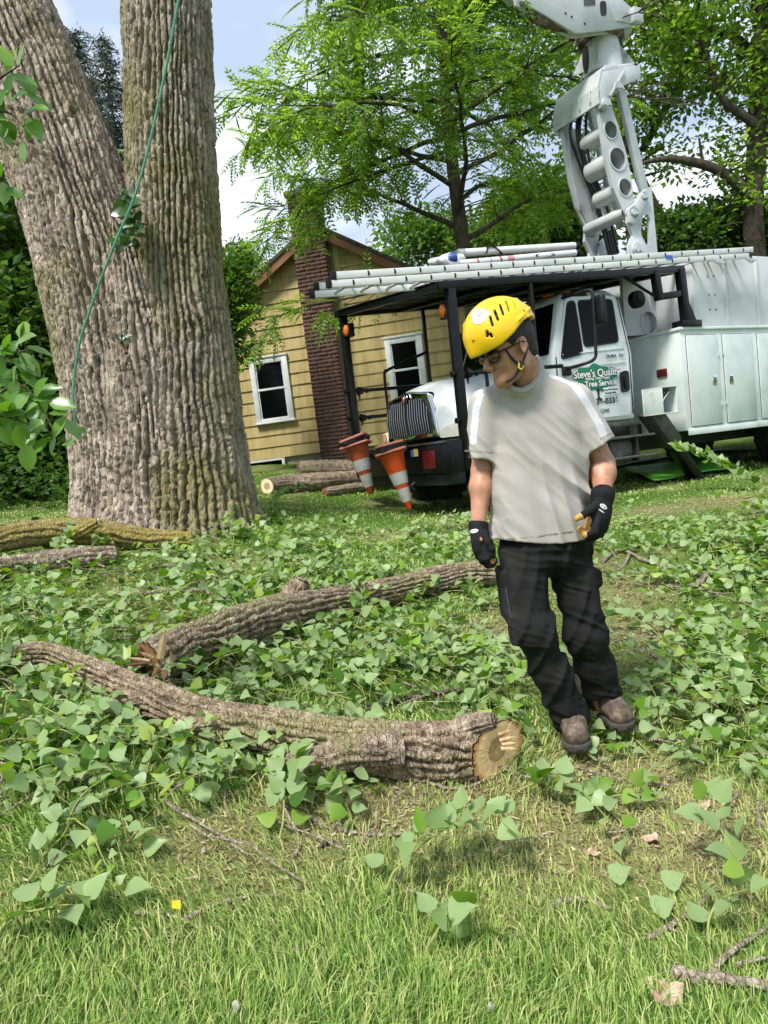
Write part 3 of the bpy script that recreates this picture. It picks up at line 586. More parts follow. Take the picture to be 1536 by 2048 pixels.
mDirt = pmat('rusty_grease_band', [(.02, .015, .012), (.09, .05, .03), (.28, .22, .17)], 9, .6, .3)
mHose = pmat('black_hose', (.012, .012, .013), rough=.4)
mRedH = pmat('red_hose', [(.16, .015, .012), (.26, .04, .03)], 10, .5)
def rpoly(p, r, n=4):
    out = []; k = len(p)
    for i in range(k):
        a, b, c = (np.array(p[j % k], float) for j in (i - 1, i, i + 1)); u = (a - b) / np.linalg.norm(a - b); v = (c - b) / np.linalg.norm(c - b); q = min(r, np.linalg.norm(a - b) * .45, np.linalg.norm(c - b) * .45)
        for s in np.linspace(0, 1, n): e = b + u * q; g = b + v * q; out.append(tuple((1 - s) ** 2 * e + 2 * s * (1 - s) * b + s * s * g))
    return out
def bs(z): return 1.0 - max(0, z - 1.70) / .72 * .07
def sidepan(name, poly, mat, parent=truck, off=.004, th=.02, sd=1, r=0, bevel=0):
    if r: poly = rpoly(poly, r)
    k = len(poly); V = [t(a, sd * (bs(z) + off), z) for a, z in poly] + [t(a, sd * (bs(z) + off - th), z) for a, z in poly]
    return MB().add(V, [tuple(range(k)), tuple(range(k, 2 * k))[::-1]] + [(i, (i + 1) % k, k + (i + 1) % k, k + i) for i in range(k)]).build(name, mat, parent, bevel, 2)
def lathe(prof, n=28, axis='y', c=(0, 0, 0)):
    """prof: (distance along axis, radius)"""
    V = []; a = np.arange(n) * 2 * math.pi / n
    for h, r in prof:
        for k in a:
            V.append({'y': (r * math.cos(k), h, r * math.sin(k)), 'z': (r * math.cos(k), r * math.sin(k), h), 'x': (h, r * math.cos(k), r * math.sin(k))}[axis])
    V = np.array(V) + np.array(c); m = len(prof)
    F = [(i * n + j, i * n + (j + 1) % n, (i + 1) * n + (j + 1) % n, (i + 1) * n + j) for i in range(m - 1) for j in range(n)]
    return V, F + [tuple(range(n))[::-1], tuple(range((m - 1) * n, m * n))]
def build_cab():
    prof = [(1.40, .88), (2.74, .88), (2.765, 1.70), (2.70, 2.42), (2.56, 2.53), (1.86, 2.51), (1.71, 2.43), (1.45, 1.70)]
    wid = [.99, .99, 1.0, .925, .85, .85, .92, 1.0]; n = 8
    V = [t(a, w, z) for (a, z), w in zip(prof, wid)] + [t(a, -w, z) for (a, z), w in zip(prof, wid)]
    F = [(0, 1, 2, 7), (7, 2, 3, 6), (6, 3, 4, 5)]; F += [tuple(n + i for i in f)[::-1] for f in F]; F += [(i, n + i, n + (i + 1) % n, (i + 1) % n) for i in range(n)]
    cab = MB().add(V, F).build('cab', mWh, truck, .045, 4)
    # windscreen, its black band and the wipers
    def ws(a0, z0, a1, z1, b0, b1, off): 
        nx, nz = -(z1 - z0), (a1 - a0); l = math.hypot(nx, nz); nx, nz = nx / l * off, nz / l * off
        return [t(a0 + nx, b0, z0 + nz), t(a0 + nx, -b0, z0 + nz), t(a1 + nx, -b1, z1 + nz), t(a1 + nx, b1, z1 + nz)]
    q0 = ws(1.466, 1.745, 1.685, 2.36, .92, .84, .012); q1 = ws(1.466, 1.745, 1.685, 2.36, .92, .84, -.01)
    MB().add(q0 + q1, [(0, 1, 2, 3), (7, 6, 5, 4), (0, 4, 5, 1), (1, 5, 6, 2), (2, 6, 7, 3), (3, 7, 4, 0)]).build('windscreen', mGl, truck)
    MB().tube([t(1.43, .5, 1.75), t(1.50, .1, 1.93)], .01, 6).build('wiper', mBk2, truck); MB().tube([t(1.43, -.2, 1.75), t(1.50, -.6, 1.93)], .01, 6).build('wiper', mBk2, truck)
    for b in (-.62, -.3, 0, .3, .62):
        V, F = lathe([(0, .055), (.02, .052), (.04, .03), (.045, .0)], 16, 'z'); V = V * np.array((1.0, 1.6, 1.0)) + np.array(t(1.80, b, 2.492)); MB().add(V, F).build('marker_light', mAm, truck, smooth=True)
    V, F = lathe([(0, .05), (.025, .045), (.035, 0)], 16, 'y'); V = V * np.array((1.5, -1, .6)) + np.array(t(1.86, .885, 2.47)); MB().add(V, F).build('marker_light', mAm, truck, smooth=True)
    # driver's door: skin, windows, handle, mouldings
    door = sidepan('door', [(1.50, .94), (2.64, .94), (2.665, 1.70), (2.60, 2.44), (1.79, 2.42), (1.53, 1.70)], mWh, truck, .006, .02, 1, .06)
    sidepan('door_window_seal', [(1.965, 1.80), (2.555, 1.85), (2.555, 2.40), (1.965, 2.385)], mBk2, door, .010, .02, 1, .06); sidepan('window', [(1.985, 1.825), (2.535, 1.87), (2.535, 2.38), (1.985, 2.365)], mGl, door, .014, .02, 1, .05)
    sidepan('quarter_window_seal', [(1.56, 1.66), (1.935, 1.72), (1.935, 2.385), (1.80, 2.37)], mBk2, door, .010, .02, 1, .07); sidepan('quarter_window', [(1.60, 1.69), (1.915, 1.745), (1.915, 2.36), (1.81, 2.34)], mGl, door, .014, .02, 1, .06)
    sidepan('handle_recess', [(2.50, 1.22), (2.655, 1.24), (2.66, 1.50), (2.51, 1.485)], mBk2, door, .012, .01, 1, .05); sidepan('handle', [(2.555, 1.27), (2.615, 1.28), (2.618, 1.44), (2.56, 1.43)], mBk, door, .03, .02, 1, .025, .004)
    for z0 in (1.77, 1.60): sidepan('door_crease', [(1.60, z0 - .05), (2.62, z0), (2.62, z0 + .012), (1.60, z0 - .038)], mWh, door, .011, .008, 1, 0, .003)
    sidepan('cab_rear_seam', [(2.685, .95), (2.70, .95), (2.71, 1.7), (2.65, 2.42), (2.64, 2.42), (2.695, 1.7)], mUn, truck, .002, .01)
    for sd in (1, -1): MB().box(t(1.45, sd * .97, .80), t(2.76, sd * 1.0, .87)).build('rocker_panel', mGm, truck, .01)
    sidepan('windscreen_pillar_seal', [(1.485, 1.35), (1.50, 1.35), (1.51, 1.70), (1.495, 1.70)], mUn, truck, .003, .01)
    # spoiler vent above the window
    V, F = lathe([(0, .02), (.02, .07), (.05, .06), (.06, 0)], 18, 'y'); V = V * np.array((2.9, -1, .45)) + np.array(t(1.96, .895, 2.455)); MB().add(V, F).build('roof_vent', mBk2, truck, smooth=True)
    # mirrors
    for sd in (1, -1):
        m = MB(); m.tube(spline([t(1.60, sd * 1.02, 1.55), t(1.66, sd * 1.30, 1.57), t(1.78, sd * 1.34, 1.62), t(1.80, sd * 1.35, 1.75), t(1.815, sd * 1.35, 2.1), t(1.82, sd * 1.35, 2.36), t(1.80, sd * 1.28, 2.41), t(1.72, sd * .95, 2.40)], 26), .02, 8)
        mo = m.build('mirror_arm', mBk2, truck, smooth=True)
        MB().box(t(1.56, sd * 1.0, 1.47), t(1.67, sd * 1.07, 1.58)).build('mirror_bracket', mBk2, mo, .015)
        MB().box(t(1.85, sd * 1.25, 2.00), t(1.93, sd * 1.46, 2.34)).build('mirror_head', mBk2, mo, .035, 3)
    return door
door = build_cab()
def text(name, s, a, z, size, mat, parent, bold=0, off=.016, align='RIGHT', shear=0, rot=0.0, ext=.0008, sx=1.0):
    c = bpy.data.curves.new(name, 'FONT'); c.body = s; c.size = size; c.offset = bold; c.extrude = ext; c.align_x = align; c.shear = shear
    o = bpy.data.objects.new(name, c); col.objects.link(o); bpy.context.view_layer.update(); me = bpy.data.meshes.new_from_object(o.evaluated_get(bpy.context.evaluated_depsgraph_get())); bpy.data.objects.remove(o)
    v = np.empty(len(me.vertices) * 3, np.float32); me.vertices.foreach_get('co', v); v = v.reshape(-1, 3); v[:, 0] *= sx
    cr, sr = math.cos(rot), math.sin(rot); x = a + cr * v[:, 0] - sr * v[:, 1]; zz = z + sr * v[:, 0] + cr * v[:, 1]
    w = np.stack([x, -(np.array([bs(k) for k in zz]) + off + v[:, 2]), zz], 1).astype(np.float32); me.vertices.foreach_set('co', w.ravel()); me.materials.clear(); return link(name, me, mat, parent)
def build_sign():
    gr = pmat('sign_green', (.006, .20, .10), rough=.4); wh = pmat('sign_white', (.82, .84, .84), rough=.4); bk = pmat('sign_black', (.012, .012, .012), rough=.4)
    rg = random.Random(4); pts = []
    for k in range(44):
        an = k / 44 * 2 * math.pi; r = 1 + .10 * math.sin(an * 9) + .06 * math.sin(an * 5 + 1); pts.append((2.08 + .33 * r * math.cos(an), 1.42 + (.165 if math.sin(an) > 0 else .15) * r * math.sin(an)))
    s = sidepan('tree_logo', pts, gr, door, .0115, .004)
    tr = [(2.09, 1.16), (2.155, 1.16), (2.13, 1.20), (2.135, 1.26), (2.17, 1.31), (2.13, 1.29), (2.11, 1.32), (2.10, 1.28), (2.07, 1.30), (2.10, 1.25), (2.105, 1.20)]
    sidepan('tree_logo_trunk', tr, bk, door, .0125, .004)
    for nm, st, a, z, sz, bw, bb in (('lettering', "Steve's Quality", 2.50, 1.455, .128, .0022, .010), ('lettering', 'Tree Service', 2.43, 1.335, .102, .0022, .009)):
        text(nm, st, a, z, sz, bk, door, bb, .0145, rot=.03); text(nm, st, a, z, sz, wh, door, bw, .0165, rot=.03)
    text('lettering', "'Making Trees Happy'", 2.33, 1.413, .048, wh, door, .0006, .0145, rot=.02)
    sidepan('sign_panel', [(2.20, 1.205), (2.455, 1.215), (2.455, 1.31), (2.20, 1.30)], wh, door, .0125, .004)
    text('lettering', 'Spring Fall Cleanup', 2.445, 1.268, .034, bk, door, .0004, .0145, rot=.02); text('lettering', 'Stumpgrinding', 2.41, 1.228, .034, bk, door, .0004, .0145, rot=.02)
    text('lettering', '38-0336', 2.44, 1.112, .098, bk, door, .0028, .0125, rot=.02, sx=1.15)
    text('lettering', '62345', 2.27, 1.00, .066, bk, door, .0005, .0125, shear=.2, rot=.02)
    text('lettering', 'DURA', 2.47, 1.668, .052, bk, door, .0016, .0125, rot=.02, sx=1.2); text('lettering', 'Star', 2.60, 1.672, .058, bk, door, .0004, .0125, shear=.45, rot=.02)
build_sign()
def build_hood():
    # cross sections from the grille back to the windscreen: a, half width top, top z, half width waist, waist z, half width low, low z
    S = [(.02, .50, 1.43, .57, 1.20, .60, .92), (.14, .55, 1.49, .70, 1.22, .80, .88), (.35, .60, 1.55, .88, 1.20, 1.02, .88), (.75, .68, 1.62, 1.00, 1.28, 1.11, .92), (1.15, .76, 1.68, 1.03, 1.32, 1.10, .92), (1.46, .82, 1.72, 1.01, 1.36, 1.01, .88)]
    V, ring = [], 15
    for a, w0, z0, w1, z1, w2, z2 in S:
        ctl = [(-w2, z2), (-w1, z1), (-w0 * .96, z0 - .05), (-w0 * .55, z0 + .02), (0, z0 + .05), (w0 * .55, z0 + .02), (w0 * .96, z0 - .05), (w1, z1), (w2, z2)]
        for b, z in spline(ctl, ring): V.append(t(a + .05 * (abs(b) / 1.1) ** 2 * (a < .2), b, z))
    m = len(S); F = [(i * ring + j, i * ring + j + 1, (i + 1) * ring + j + 1, (i + 1) * ring + j) for i in range(m - 1) for j in range(ring - 1)]
    F += [tuple(range(ring)), tuple(range((m - 1) * ring, m * ring))[::-1]]
    h = MB().add(V, F).build('hood', mWh, truck, smooth=True, ang=50)
    # chrome grille surround, bars, emblem
    f = lambda b, z: t(-.03 - .05 * (z - .9) * 0 + .03 * b * b, b, z)
    out = [(-.60, .90), (.60, .90), (.56, 1.25), (.48, 1.44), (0, 1.50), (-.48, 1.44), (-.56, 1.25)]; inn = [(-.50, .96), (.50, .96), (.49, 1.2), (.42, 1.36), (.10, 1.40), (0, 1.30), (-.10, 1.40), (-.42, 1.36), (-.49, 1.2)]
    g = MB().prism([(-b, z) for b, z in out], 0, .0, .10).build('grille_surround', mCh, truck, .03, 3)
    MB().prism([(-b, z) for b, z in inn], 0, -.015, .03).build('grille_opening', mUn, g)
    for sd in (-1, 1):
        for k in range(9):
            b = sd * (.045 + k * .054); zt = 1.31 + min(.08, abs(b) * .8) if abs(b) < .1 else 1.385 - max(0, abs(b) - .36) * .9
            MB().tube([t(-.03, b * 1.0, .965), t(-.045, b, 1.17), t(-.03, b * .98, zt)], .0075, 6).build('grille_bar', mGb, g, smooth=True)
    d = [(0, 1.50), (.045, 1.43), (0, 1.345), (-.045, 1.43)]
    MB().prism(d, 0, -.05, -.016).build('emblem', mCh, g, .004); MB().prism([(a * .55, 1.405 + (z - 1.43) * .5) for a, z in d], 0, -.056, -.051).build('emblem_centre', pmat('emblem_orange', (.6, .14, .05), rough=.3), g)
    for sd in (-1, 1):
        V, Fh = [], []
        poly = [(.62, .88), (.66, 1.0), (.92, 1.08), (1.05, 1.06), (1.08, .93), (1.0, .88)]
        pl = rpoly(poly, .05); k = len(pl); V = [t(.06 + .42 * max(0, b - .60), sd * b, z) for b, z in pl] + [t(.0 + .42 * max(0, b - .60), sd * (b * .985), .98 + (z - .98) * .86) for b, z in pl]
        hl = MB().add(V, [tuple(range(k, 2 * k))] + [(i, (i + 1) % k, k + (i + 1) % k, k + i) for i in range(k)]).build('headlight', mHd, truck, smooth=True, ang=60)
        pl2 = [(b, z) for b, z in rpoly([(.97, .93), (1.055, .95), (1.045, 1.05), (.97, 1.06)], .02)]; k = len(pl2)
        V = [t(.42 * (b - .60) - .012, sd * b, z) for b, z in pl2] + [t(.42 * (b - .60) + .03, sd * b, z) for b, z in pl2]
        MB().add(V, [tuple(range(k)), tuple(range(k, 2 * k))] + [(i, (i + 1) % k, k + (i + 1) % k, k + i) for i in range(k)]).build('turn_signal', pmat('signal_lens', (.62, .33, .2), rough=.25), hl)
build_hood()
def build_chassis():
    MB().box(t(-.22, -1.18, .50), t(-.04, 1.18, .86)).build('bumper', mBk, truck, .02); MB().box(t(-.235, -.2, .835), t(-.222, 1.12, .85)).build('bumper_trim', mGm, truck)
    MB().box(t(-.232, .60, .56), t(-.222, .86, .76)).build('bumper_reflector', mRedL, truck, .003)
    MB().box(t(-.23, .34, .715), t(-.222, .405, .79)).build('sticker', pmat('sticker_blue', (.05, .20, .55), rough=.4), truck); MB().box(t(-.23, .41, .715), t(-.222, .50, .80)).build('sticker', pmat('sticker_yellow', (.62, .55, .18), rough=.4), truck)
    MB().tube([t(-.26, .42, .42), t(-.30, .40, .39), t(-.28, .37, .36), t(-.25, .39, .34)], .012, 8).build('tow_shackle', mGm, truck, smooth=True)
    MB().box(t(-.15, -.95, .36), t(.1, .95, .52)).build('valance', mUn, truck, .02)
    MB().box(t(.1, -.45, .45), t(9.0, .45, .82)).build('frame_rail', mUn, truck); MB().box(t(.25, -.75, .55), t(1.4, .75, 1.0)).build('engine', mUn, truck, .05)
    def wheel(a, b, out):
        tv, tf = lathe([(-.13, .30), (-.14, .42), (-.12, .485), (-.06, .505), (.06, .505), (.12, .485), (.14, .42), (.13, .30)], 36); w = MB().add(tv + np.array(t(a, b, .5)), tf).build('wheel', mRub, truck, smooth=True)
        rv, rf = lathe([(0, .29), (out * -.04, .27), (out * -.03, .18), (out * -.10, .15), (out * -.10, .0)], 24); MB().add(rv + np.array(t(a, b + out * .09, .5)), rf).build('rim', mGm, w, smooth=True)
        for k in range(26):
            an = k / 26 * 6.283; MB().bar(t(a + .505 * math.cos(an), b - .11, .5 + .505 * math.sin(an)), t(a + .505 * math.cos(an), b + .11, .5 + .505 * math.sin(an)), .05, .02, (math.cos(an), 0, math.sin(an))).build('tread_block', mRub, w)
    wheel(.95, 1.0, 1); wheel(.95, -1.0, -1); wheel(6.1, 1.0, 1); wheel(6.1, .68, 1); wheel(6.1, -1.0, -1)
    # steps and tank under the cab
    MB().box(t(1.75, .62, .34), t(2.72, 1.02, .66)).build('fuel_tank', mGm, truck, .09, 4)
    for z, a0 in ((.655, 2.0), (.40, 1.95)): MB().box(t(a0, .98, z), t(2.92, 1.12, z + .03)).build('step', mGm, truck, .006)
    for a in (2.15, 2.6): MB().box(t(a, 1.0, .36), t(a + .04, 1.09, .8)).build('step_bracket', mUn, truck)
    MB().box(t(2.25, .9, .72), t(2.55, 1.0, .80)).build('battery_box', mBk2, truck, .01)
build_chassis()
def build_body():
    b0 = MB().box(t(3.41, -1.2, .66), t(9.0, 1.2, 1.95)).build('utility_body', mWh2, truck, .012)
    MB().box(t(3.39, -1.22, 1.945), t(9.0, 1.22, 1.985)).build('body_cap_rail', mWh2, truck, .008)
    MB().box(t(3.43, 1.195, .60), t(9.0, 1.215, .68)).build('body_lower_rail', mWh2, truck, .004)
    seal = pmat('door_gap', (.02, .02, .02), rough=.8)
    for k, (a0, a1) in enumerate(((3.50, 4.10), (4.20, 4.81), (4.92, 5.50), (5.62, 6.6))):
        MB().box(t(a0, 1.195, .70), t(a1, 1.203, 1.885)).build('door_seam', seal, truck)
        d = MB().box(t(a0 + .008, 1.2, .708), t(a1 - .008, 1.216, 1.877)).build('compartment_door', mWh2, truck, .004)
        al = a1 - .115 if k % 2 == 0 else a0 + .115
        MB().box(t(al - .04, 1.214, 1.22), t(al + .04, 1.222, 1.35)).build('latch_plate', mCh, d, .008); MB().box(t(al - .022, 1.221, 1.25), t(al + .022, 1.235, 1.32)).build('latch', mGm, d, .008)
        for zz in (.95, 1.6): MB().tube([t(a0 if k % 2 else a1, 1.215, zz), t(a0 if k % 2 else a1, 1.215, zz + .06)], .008, 6).build('hinge', mWh2, d)
    MB().box(t(3.385, .80, 1.40), t(3.41, .96, 1.50)).build('side_marker', mRedL, truck, .006)
    MB().bar(t(3.38, .55, .86), t(3.38, .9, .90), .02, .07).build('body_bracket', mWh2, truck)
    # chip box behind
    MB().box(t(4.0, -.98, 1.98), t(9.0, .98, 3.0)).build('chip_box', mChip, truck, .015)
    for a in (4.62, 5.3, 6.0): MB().box(t(a, .978, 1.99), t(a + .06, 1.0, 2.98)).build('chip_box_rib', mChip, truck, .008)
    for z in (2.25, 2.45, 2.7):
        for a in (4.3, 4.42): MB().tube([t(a, .98, z), t(a, .987, z)], .012, 8).build('rivet', mGm, truck)
    # control valve box and outrigger
    vb = MB().box(t(2.84, 1.02, .90), t(3.12, 1.04, 1.24)).box(t(2.84, 1.04, 1.225), t(3.12, 1.34, 1.24)).box(t(2.84, 1.04, .90), t(3.12, 1.34, .915)).box(t(2.84, 1.04, .915), t(2.855, 1.34, 1.225)).box(t(3.105, 1.04, .915), t(3.12, 1.34, 1.225)).build('control_box', mWh2, truck, .004)
    for k in range(4): MB().tube([t(2.89 + k * .06, 1.06, .95), t(2.89 + k * .06, 1.16, 1.08 + .03 * (k % 2)), t(2.90 + k * .06, 1.24, 1.19)], .018, 8).build('control_lever', mCh if k % 2 else mGm, vb, smooth=True)
    foot = tl(G(1393, 958)); top = np.array(t(3.02, 1.0, .90)); 
    leg = MB().bar(top, foot + np.array([0, 0, .02]), .16, .13, (1, 0, 0)).build('outrigger', mBk, truck, .01)
    dv = (foot - top) / np.linalg.norm(foot - top); MB().bar(top - dv * .1, top + dv * .52, .24, .2, (1, 0, 0)).build('outrigger_sleeve', mGm, leg, .012)
    MB().box(foot + np.array((-.16, -.16, -.03)), foot + np.array((.16, .16, .012))).build('outrigger_foot', mBk, leg, .01)
build_body()
# ---- black rack over the cab
def rz(a, b): return 2.585 - .092 * b + .068 * (a + .1)
def build_rack():
    for b, a0, a1 in ((1.15, -.16, 3.62), (-1.15, -.28, 3.62)):
        MB().bar(t(a0, b, rz(a0, b)), t(a1, b, rz(a1, b)), .07, .085).build('rack_rail', mBk, truck, .006)
    for a in (-.14, .75, 1.7, 2.6, 3.55): MB().bar(t(a, 1.15, rz(a, 1.15) - .01), t(a - (.08 if a < 0 else 0), -1.15, rz(a, -1.15) - .01), .07, .07).build('rack_crossbar', mBk, truck, .006)
    MB().add([t(a, b, rz(a, b) + dz) for dz in (.035, .047) for a, b in ((-.2, 1.1), (3.6, 1.1), (3.6, -1.1), (-.28, -1.1))], [(0, 1, 2, 3), (7, 6, 5, 4), (0, 4, 5, 1), (1, 5, 6, 2), (2, 6, 7, 3), (3, 7, 4, 0)]).build('rack_deck', mBk, truck)
    for k in range(13): b = -1.0 + k * 2.0 / 12; MB().bar(t(-.1, b, rz(-.1, b) + .02), t(3.5, b, rz(3.5, b) + .02), .03, .025).build('rack_slat', mGm if k % 3 == 0 else mBk, truck)
    for b, a, zt in ((1.15, -.01, .51), (-1.15, -.17, .55)):
        p = MB().bar(t(a, b, rz(a, b) - .04), t(a, b, zt), .09, .09, (1, 0, 0)).build('rack_post', mBk, truck, .006)
        MB().bar(t(a, b, .70), t(a + .0, b * .9, .70), .12, .12).build('post_mount', mBk, p)
        lv, lf = lathe([(0, .072), (.02, .07), (.035, .05), (.04, 0)], 18, 'x'); MB().box(t(a - .03, b - math.copysign(.20, b), rz(a, b) - .33), t(a + .05, b - math.copysign(.05, b), rz(a, b) - .16)).build('lamp_housing', mBk, p, .01)
        MB().add(lv * np.array((-1, .75, 1)) + np.array(t(a - .03, b - math.copysign(.125, b), rz(a, b) - .245)), lf).build('amber_lamp', mAm, p, smooth=True)
        for zz in (1.66 if b < 0 else 1.545, 1.30 if b < 0 else 1.05):
            e = 1.45 if (b < 0 or zz > 1.5) else .16
            rd = MB().tube([t(a - .09, b, zz), t(e, b, zz + .03)], .024, 8).build('guard_rod', mBk, truck, smooth=True)
            for aa, rr in ((a - .09, .035), (a + .10, .06), (a + .14, .045), (a + .22, .035)): lv2, lf2 = lathe([(0, rr), (.03, rr)], 6, 'x'); MB().add(lv2 + np.array(t(aa, b, zz)), lf2).build('rod_clamp', mBk, rd)
            MB().tube([t(a + .115, b, zz - .02), t(a + .115, b, zz - .11)], [.02, .008], 6).build('clamp_bolt', mBk, rd)
        MB().tube([t(1.08, b, rz(1.08, b)), t(1.08, b, 1.35)], .028, 8).build('rack_strut', mBk, truck, smooth=True)
        MB().tube(spline([t(.36, b, 1.30), t(.36, b, 1.85), t(.42, b, 1.92), t(.55, b, 1.97), t(1.08, b, 2.15)], 20), .02, 8).build('grab_rail', mBk, truck, smooth=True)
        MB().bar(t(3.56, b, rz(3.56, b)), t(3.60, b, 2.06), .10, .10, (1, 0, 0)).build('rack_rear_post', mBk, truck, .006); MB().box(t(3.44, b - .09, 1.985), t(3.80, b + .09, 2.07)).build('rack_base_plate', mBk, truck, .008)
        MB().prism([(3.66, 2.07), (3.80, 2.07), (3.66, 2.35)], 1, -b - .01, -b + .01).build('gusset', mBk, truck)
        MB().bar(t(3.10, b, rz(3.1, b)), t(3.14, b, 2.33), .09, .09, (1, 0, 0)).build('rack_hanger', mBk, truck, .006); MB().bar(t(3.10, b, 2.37), t(3.57, b, 2.42), .08, .08).build('rack_link', mBk, truck, .006)
        MB().tube([t(3.12, b, 2.36), t(2.6, b * .96, rz(2.6, b) - .03)], .018, 6).build('rack_brace', mBk, truck)
    lv, lf = lathe([(-.05, .11), (.05, .11)], 20); MB().add(lv + np.array(t(3.02, .9, 2.40)), lf).build('work_lamp', mBk, truck, .01)
build_rack()
# ---- boom
def plate(name, px, b, th, mat=mBoom, parent=truck, bevel=.008):
    poly = [TP(x, y, b) for x, y in px]; return MB().prism(poly, 1, -b, -b + th).build(name, mat, parent, bevel)
def ringplate(name, px, holes, b, th, parent=truck):
    """side plate with round lightening holes, cut with booleans done in the mesh"""
    poly = [TP(x, y, b) for x, y in px]; o = MB().prism(poly, 1, -b, -b + th).build(name, mBoom, parent)
    for (x, y, r) in holes:
        c = TP(x, y, b); e = TP(x + r, y, b); R = math.hypot(e[0] - c[0], e[1] - c[1]); 
        lv, lf = lathe([(-.3, R), (.3, R)], 28); cut = MB().add(lv + np.array((c[0], -b, c[1])), lf).build('cutter', None, truck)
        md = o.modifiers.new('b', 'BOOLEAN'); md.object = cut; md.operation = 'DIFFERENCE'; md.solver = 'EXACT'
        bpy.context.view_layer.update(); me = bpy.data.meshes.new_from_object(o.evaluated_get(bpy.context.evaluated_depsgraph_get())); o.modifiers.clear(); old = o.data; o.data = me; bpy.data.meshes.remove(old); bpy.data.objects.remove(cut)
        a = np.arange(28) * 2 * math.pi / 28
        V = [(c[0] + rr * math.cos(k), y_, c[1] + rr * math.sin(k)) for y_, rr in ((-b - .012, R * 1.0), (-b - .012, R * 1.13), (-b + th + .0, R * 1.13)) for k in a] + [(c[0] + R * math.cos(k), -b + .5, c[1] + R * math.sin(k)) for k in a]
        n = 28; F = [(i * n + j, i * n + (j + 1) % n, (i + 1) * n + (j + 1) % n, (i + 1) * n + j) for i in range(2) for j in range(n)] + [(j, 3 * n + j, 3 * n + (j + 1) % n, (j + 1) % n) for j in range(n)]
        MB().add(V, F).build('hole_rim', mBoom, o, smooth=True, ang=50)
    return o
def crosstube(px, py, r_px, b0, b1, mat=mBoom, name='cross_tube'):
    c = TP(px, py, b1); e = TP(px + r_px, py, b1); R = math.hypot(e[0] - c[0], e[1] - c[1]); lv, lf = lathe([(-b1, R), (-b0, R)], 24); return MB().add(lv + np.array((c[0], 0, c[1])), lf if name != 'cross_tube' else lf[:-2]).build(name, mat, truck, smooth=True)
def build_boom():
    B = .38
    A = [(1196, 203), (1212, 196), (1224, 214), (1238, 255), (1252, 303), (1262, 350), (1267, 395), (1278, 425), (1268, 440), (1254, 436), (1243, 415), (1226, 375), (1212, 318), (1203, 262)]
    Ho = [(1221, 260, 12), (1235, 318, 15), (1250, 375, 12)]
    ringplate('boom_side_plate', A, Ho, B, .05)
    Bp = [TP(x, y, B) for x, y in A]; MB().prism(Bp, 1, B - .05, B).build('boom_side_plate', mBoom, truck, .008)
    MB().prism([TP(x, y, B) for x, y in [(1206, 215), (1214, 300), (1232, 385), (1256, 430), (1262, 425), (1240, 300), (1222, 225)]], 1, .30, .33).build('boom_inner_web', mBoom, truck)
    for x, y, r in ((1221, 260, 12.5), (1235, 318, 15.5), (1250, 375, 12.5), (1252, 425, 9)): crosstube(x, y, r, -B + .02, B - .14 if r > 10 else B)
    for b in (-.1, .1): crosstube(1250, 375, 15, b - .03, b + .03, name='tube_collar')
    for b in (-.05, .12): MB().bar((TP(1250, 378, B)[0], -b, TP(1250, 378, B)[1]), (TP(1268, 440, B)[0], -b, TP(1268, 440, B)[1]), .03, .12, (1, 0, 0)).build('boom_gusset', mBoom, truck)
    # tension link behind
    a0, a1 = TP(1240, 180, B - .1), TP(1288, 385, B - .1); 
    for b in (B - .1, -B + .1): MB().bar((a0[0], -b, a0[1]), (a1[0], -b, a1[1]), .07, .14, (1, 0, 0)).build('boom_link', mBoom, truck, .012)
    # lower pedestal brackets with their hexagonal windows
    P0 = [(1258, 418), (1275, 405), (1292, 377), (1303, 372), (1316, 515), (1262, 515), (1266, 470), (1256, 445)]
    for b in (B + .06, -B):
        o = MB().prism([TP(x, y, B + .06) for x, y in P0], 1, -b, -b + .05).build('pedestal_plate', mBoom, truck)
        hx = [TP(x, y, B + .06) for x, y in [(1282, 452), (1286, 430), (1296, 428), (1301, 440), (1300, 490), (1292, 488), (1283, 470)]]; cut = MB().prism(hx, 1, -b - .2, -b + .3).build('cutter', None, truck)
        md = o.modifiers.new('b', 'BOOLEAN'); md.object = cut; md.operation = 'DIFFERENCE'; md.solver = 'EXACT'; bpy.context.view_layer.update()
        me = bpy.data.meshes.new_from_object(o.evaluated_get(bpy.context.evaluated_depsgraph_get())); o.modifiers.clear(); old = o.data; o.data = me; bpy.data.meshes.remove(old); bpy.data.objects.remove(cut)
    for (x, y, r) in ((1269, 424, 9), (1290, 392, 7), (1276, 497, 9), (1215, 206, 8), (1239, 172, 7)):
        crosstube(x, y, r, B + .02, B + .10, name='pivot_boss'); crosstube(x, y, r * .45, B + .08, B + .125, name='pivot_pin'); c = TP(x, y, B + .1); MB().bar((c[0] - .06, -B - .11, c[1] + .02), (c[0] + .06, -B - .11, c[1] - .02), .012, .03).build('pin_keeper', mBoom, truck)
    plate('pedestal_lug', [(1262, 475), (1284, 477), (1298, 505), (1298, 520), (1256, 520), (1256, 490)], B + .075, .03); plate('pedestal_lug', [(1204, 480), (1216, 470), (1230, 500), (1232, 520), (1198, 520), (1199, 500)], -.3, .05)
    plate('pedestal_arm', [(1256, 418), (1272, 404), (1288, 378), (1299, 392), (1282, 430), (1270, 450), (1258, 444)], B + .10, .035, bevel=.02)
    ringplate('pedestal_column', [(1250, 512), (1320, 512), (1312, 560), (1300, 590), (1313, 668), (1252, 672), (1244, 560)], [(1297, 645, 15)], B + .03, .05)
    MB().prism([TP(x, y, B) for x, y in [(1250, 512), (1320, 512), (1312, 560), (1300, 590), (1313, 668), (1252, 672), (1244, 560)]], 1, B - .05, B).build('pedestal_column', mBoom, truck)
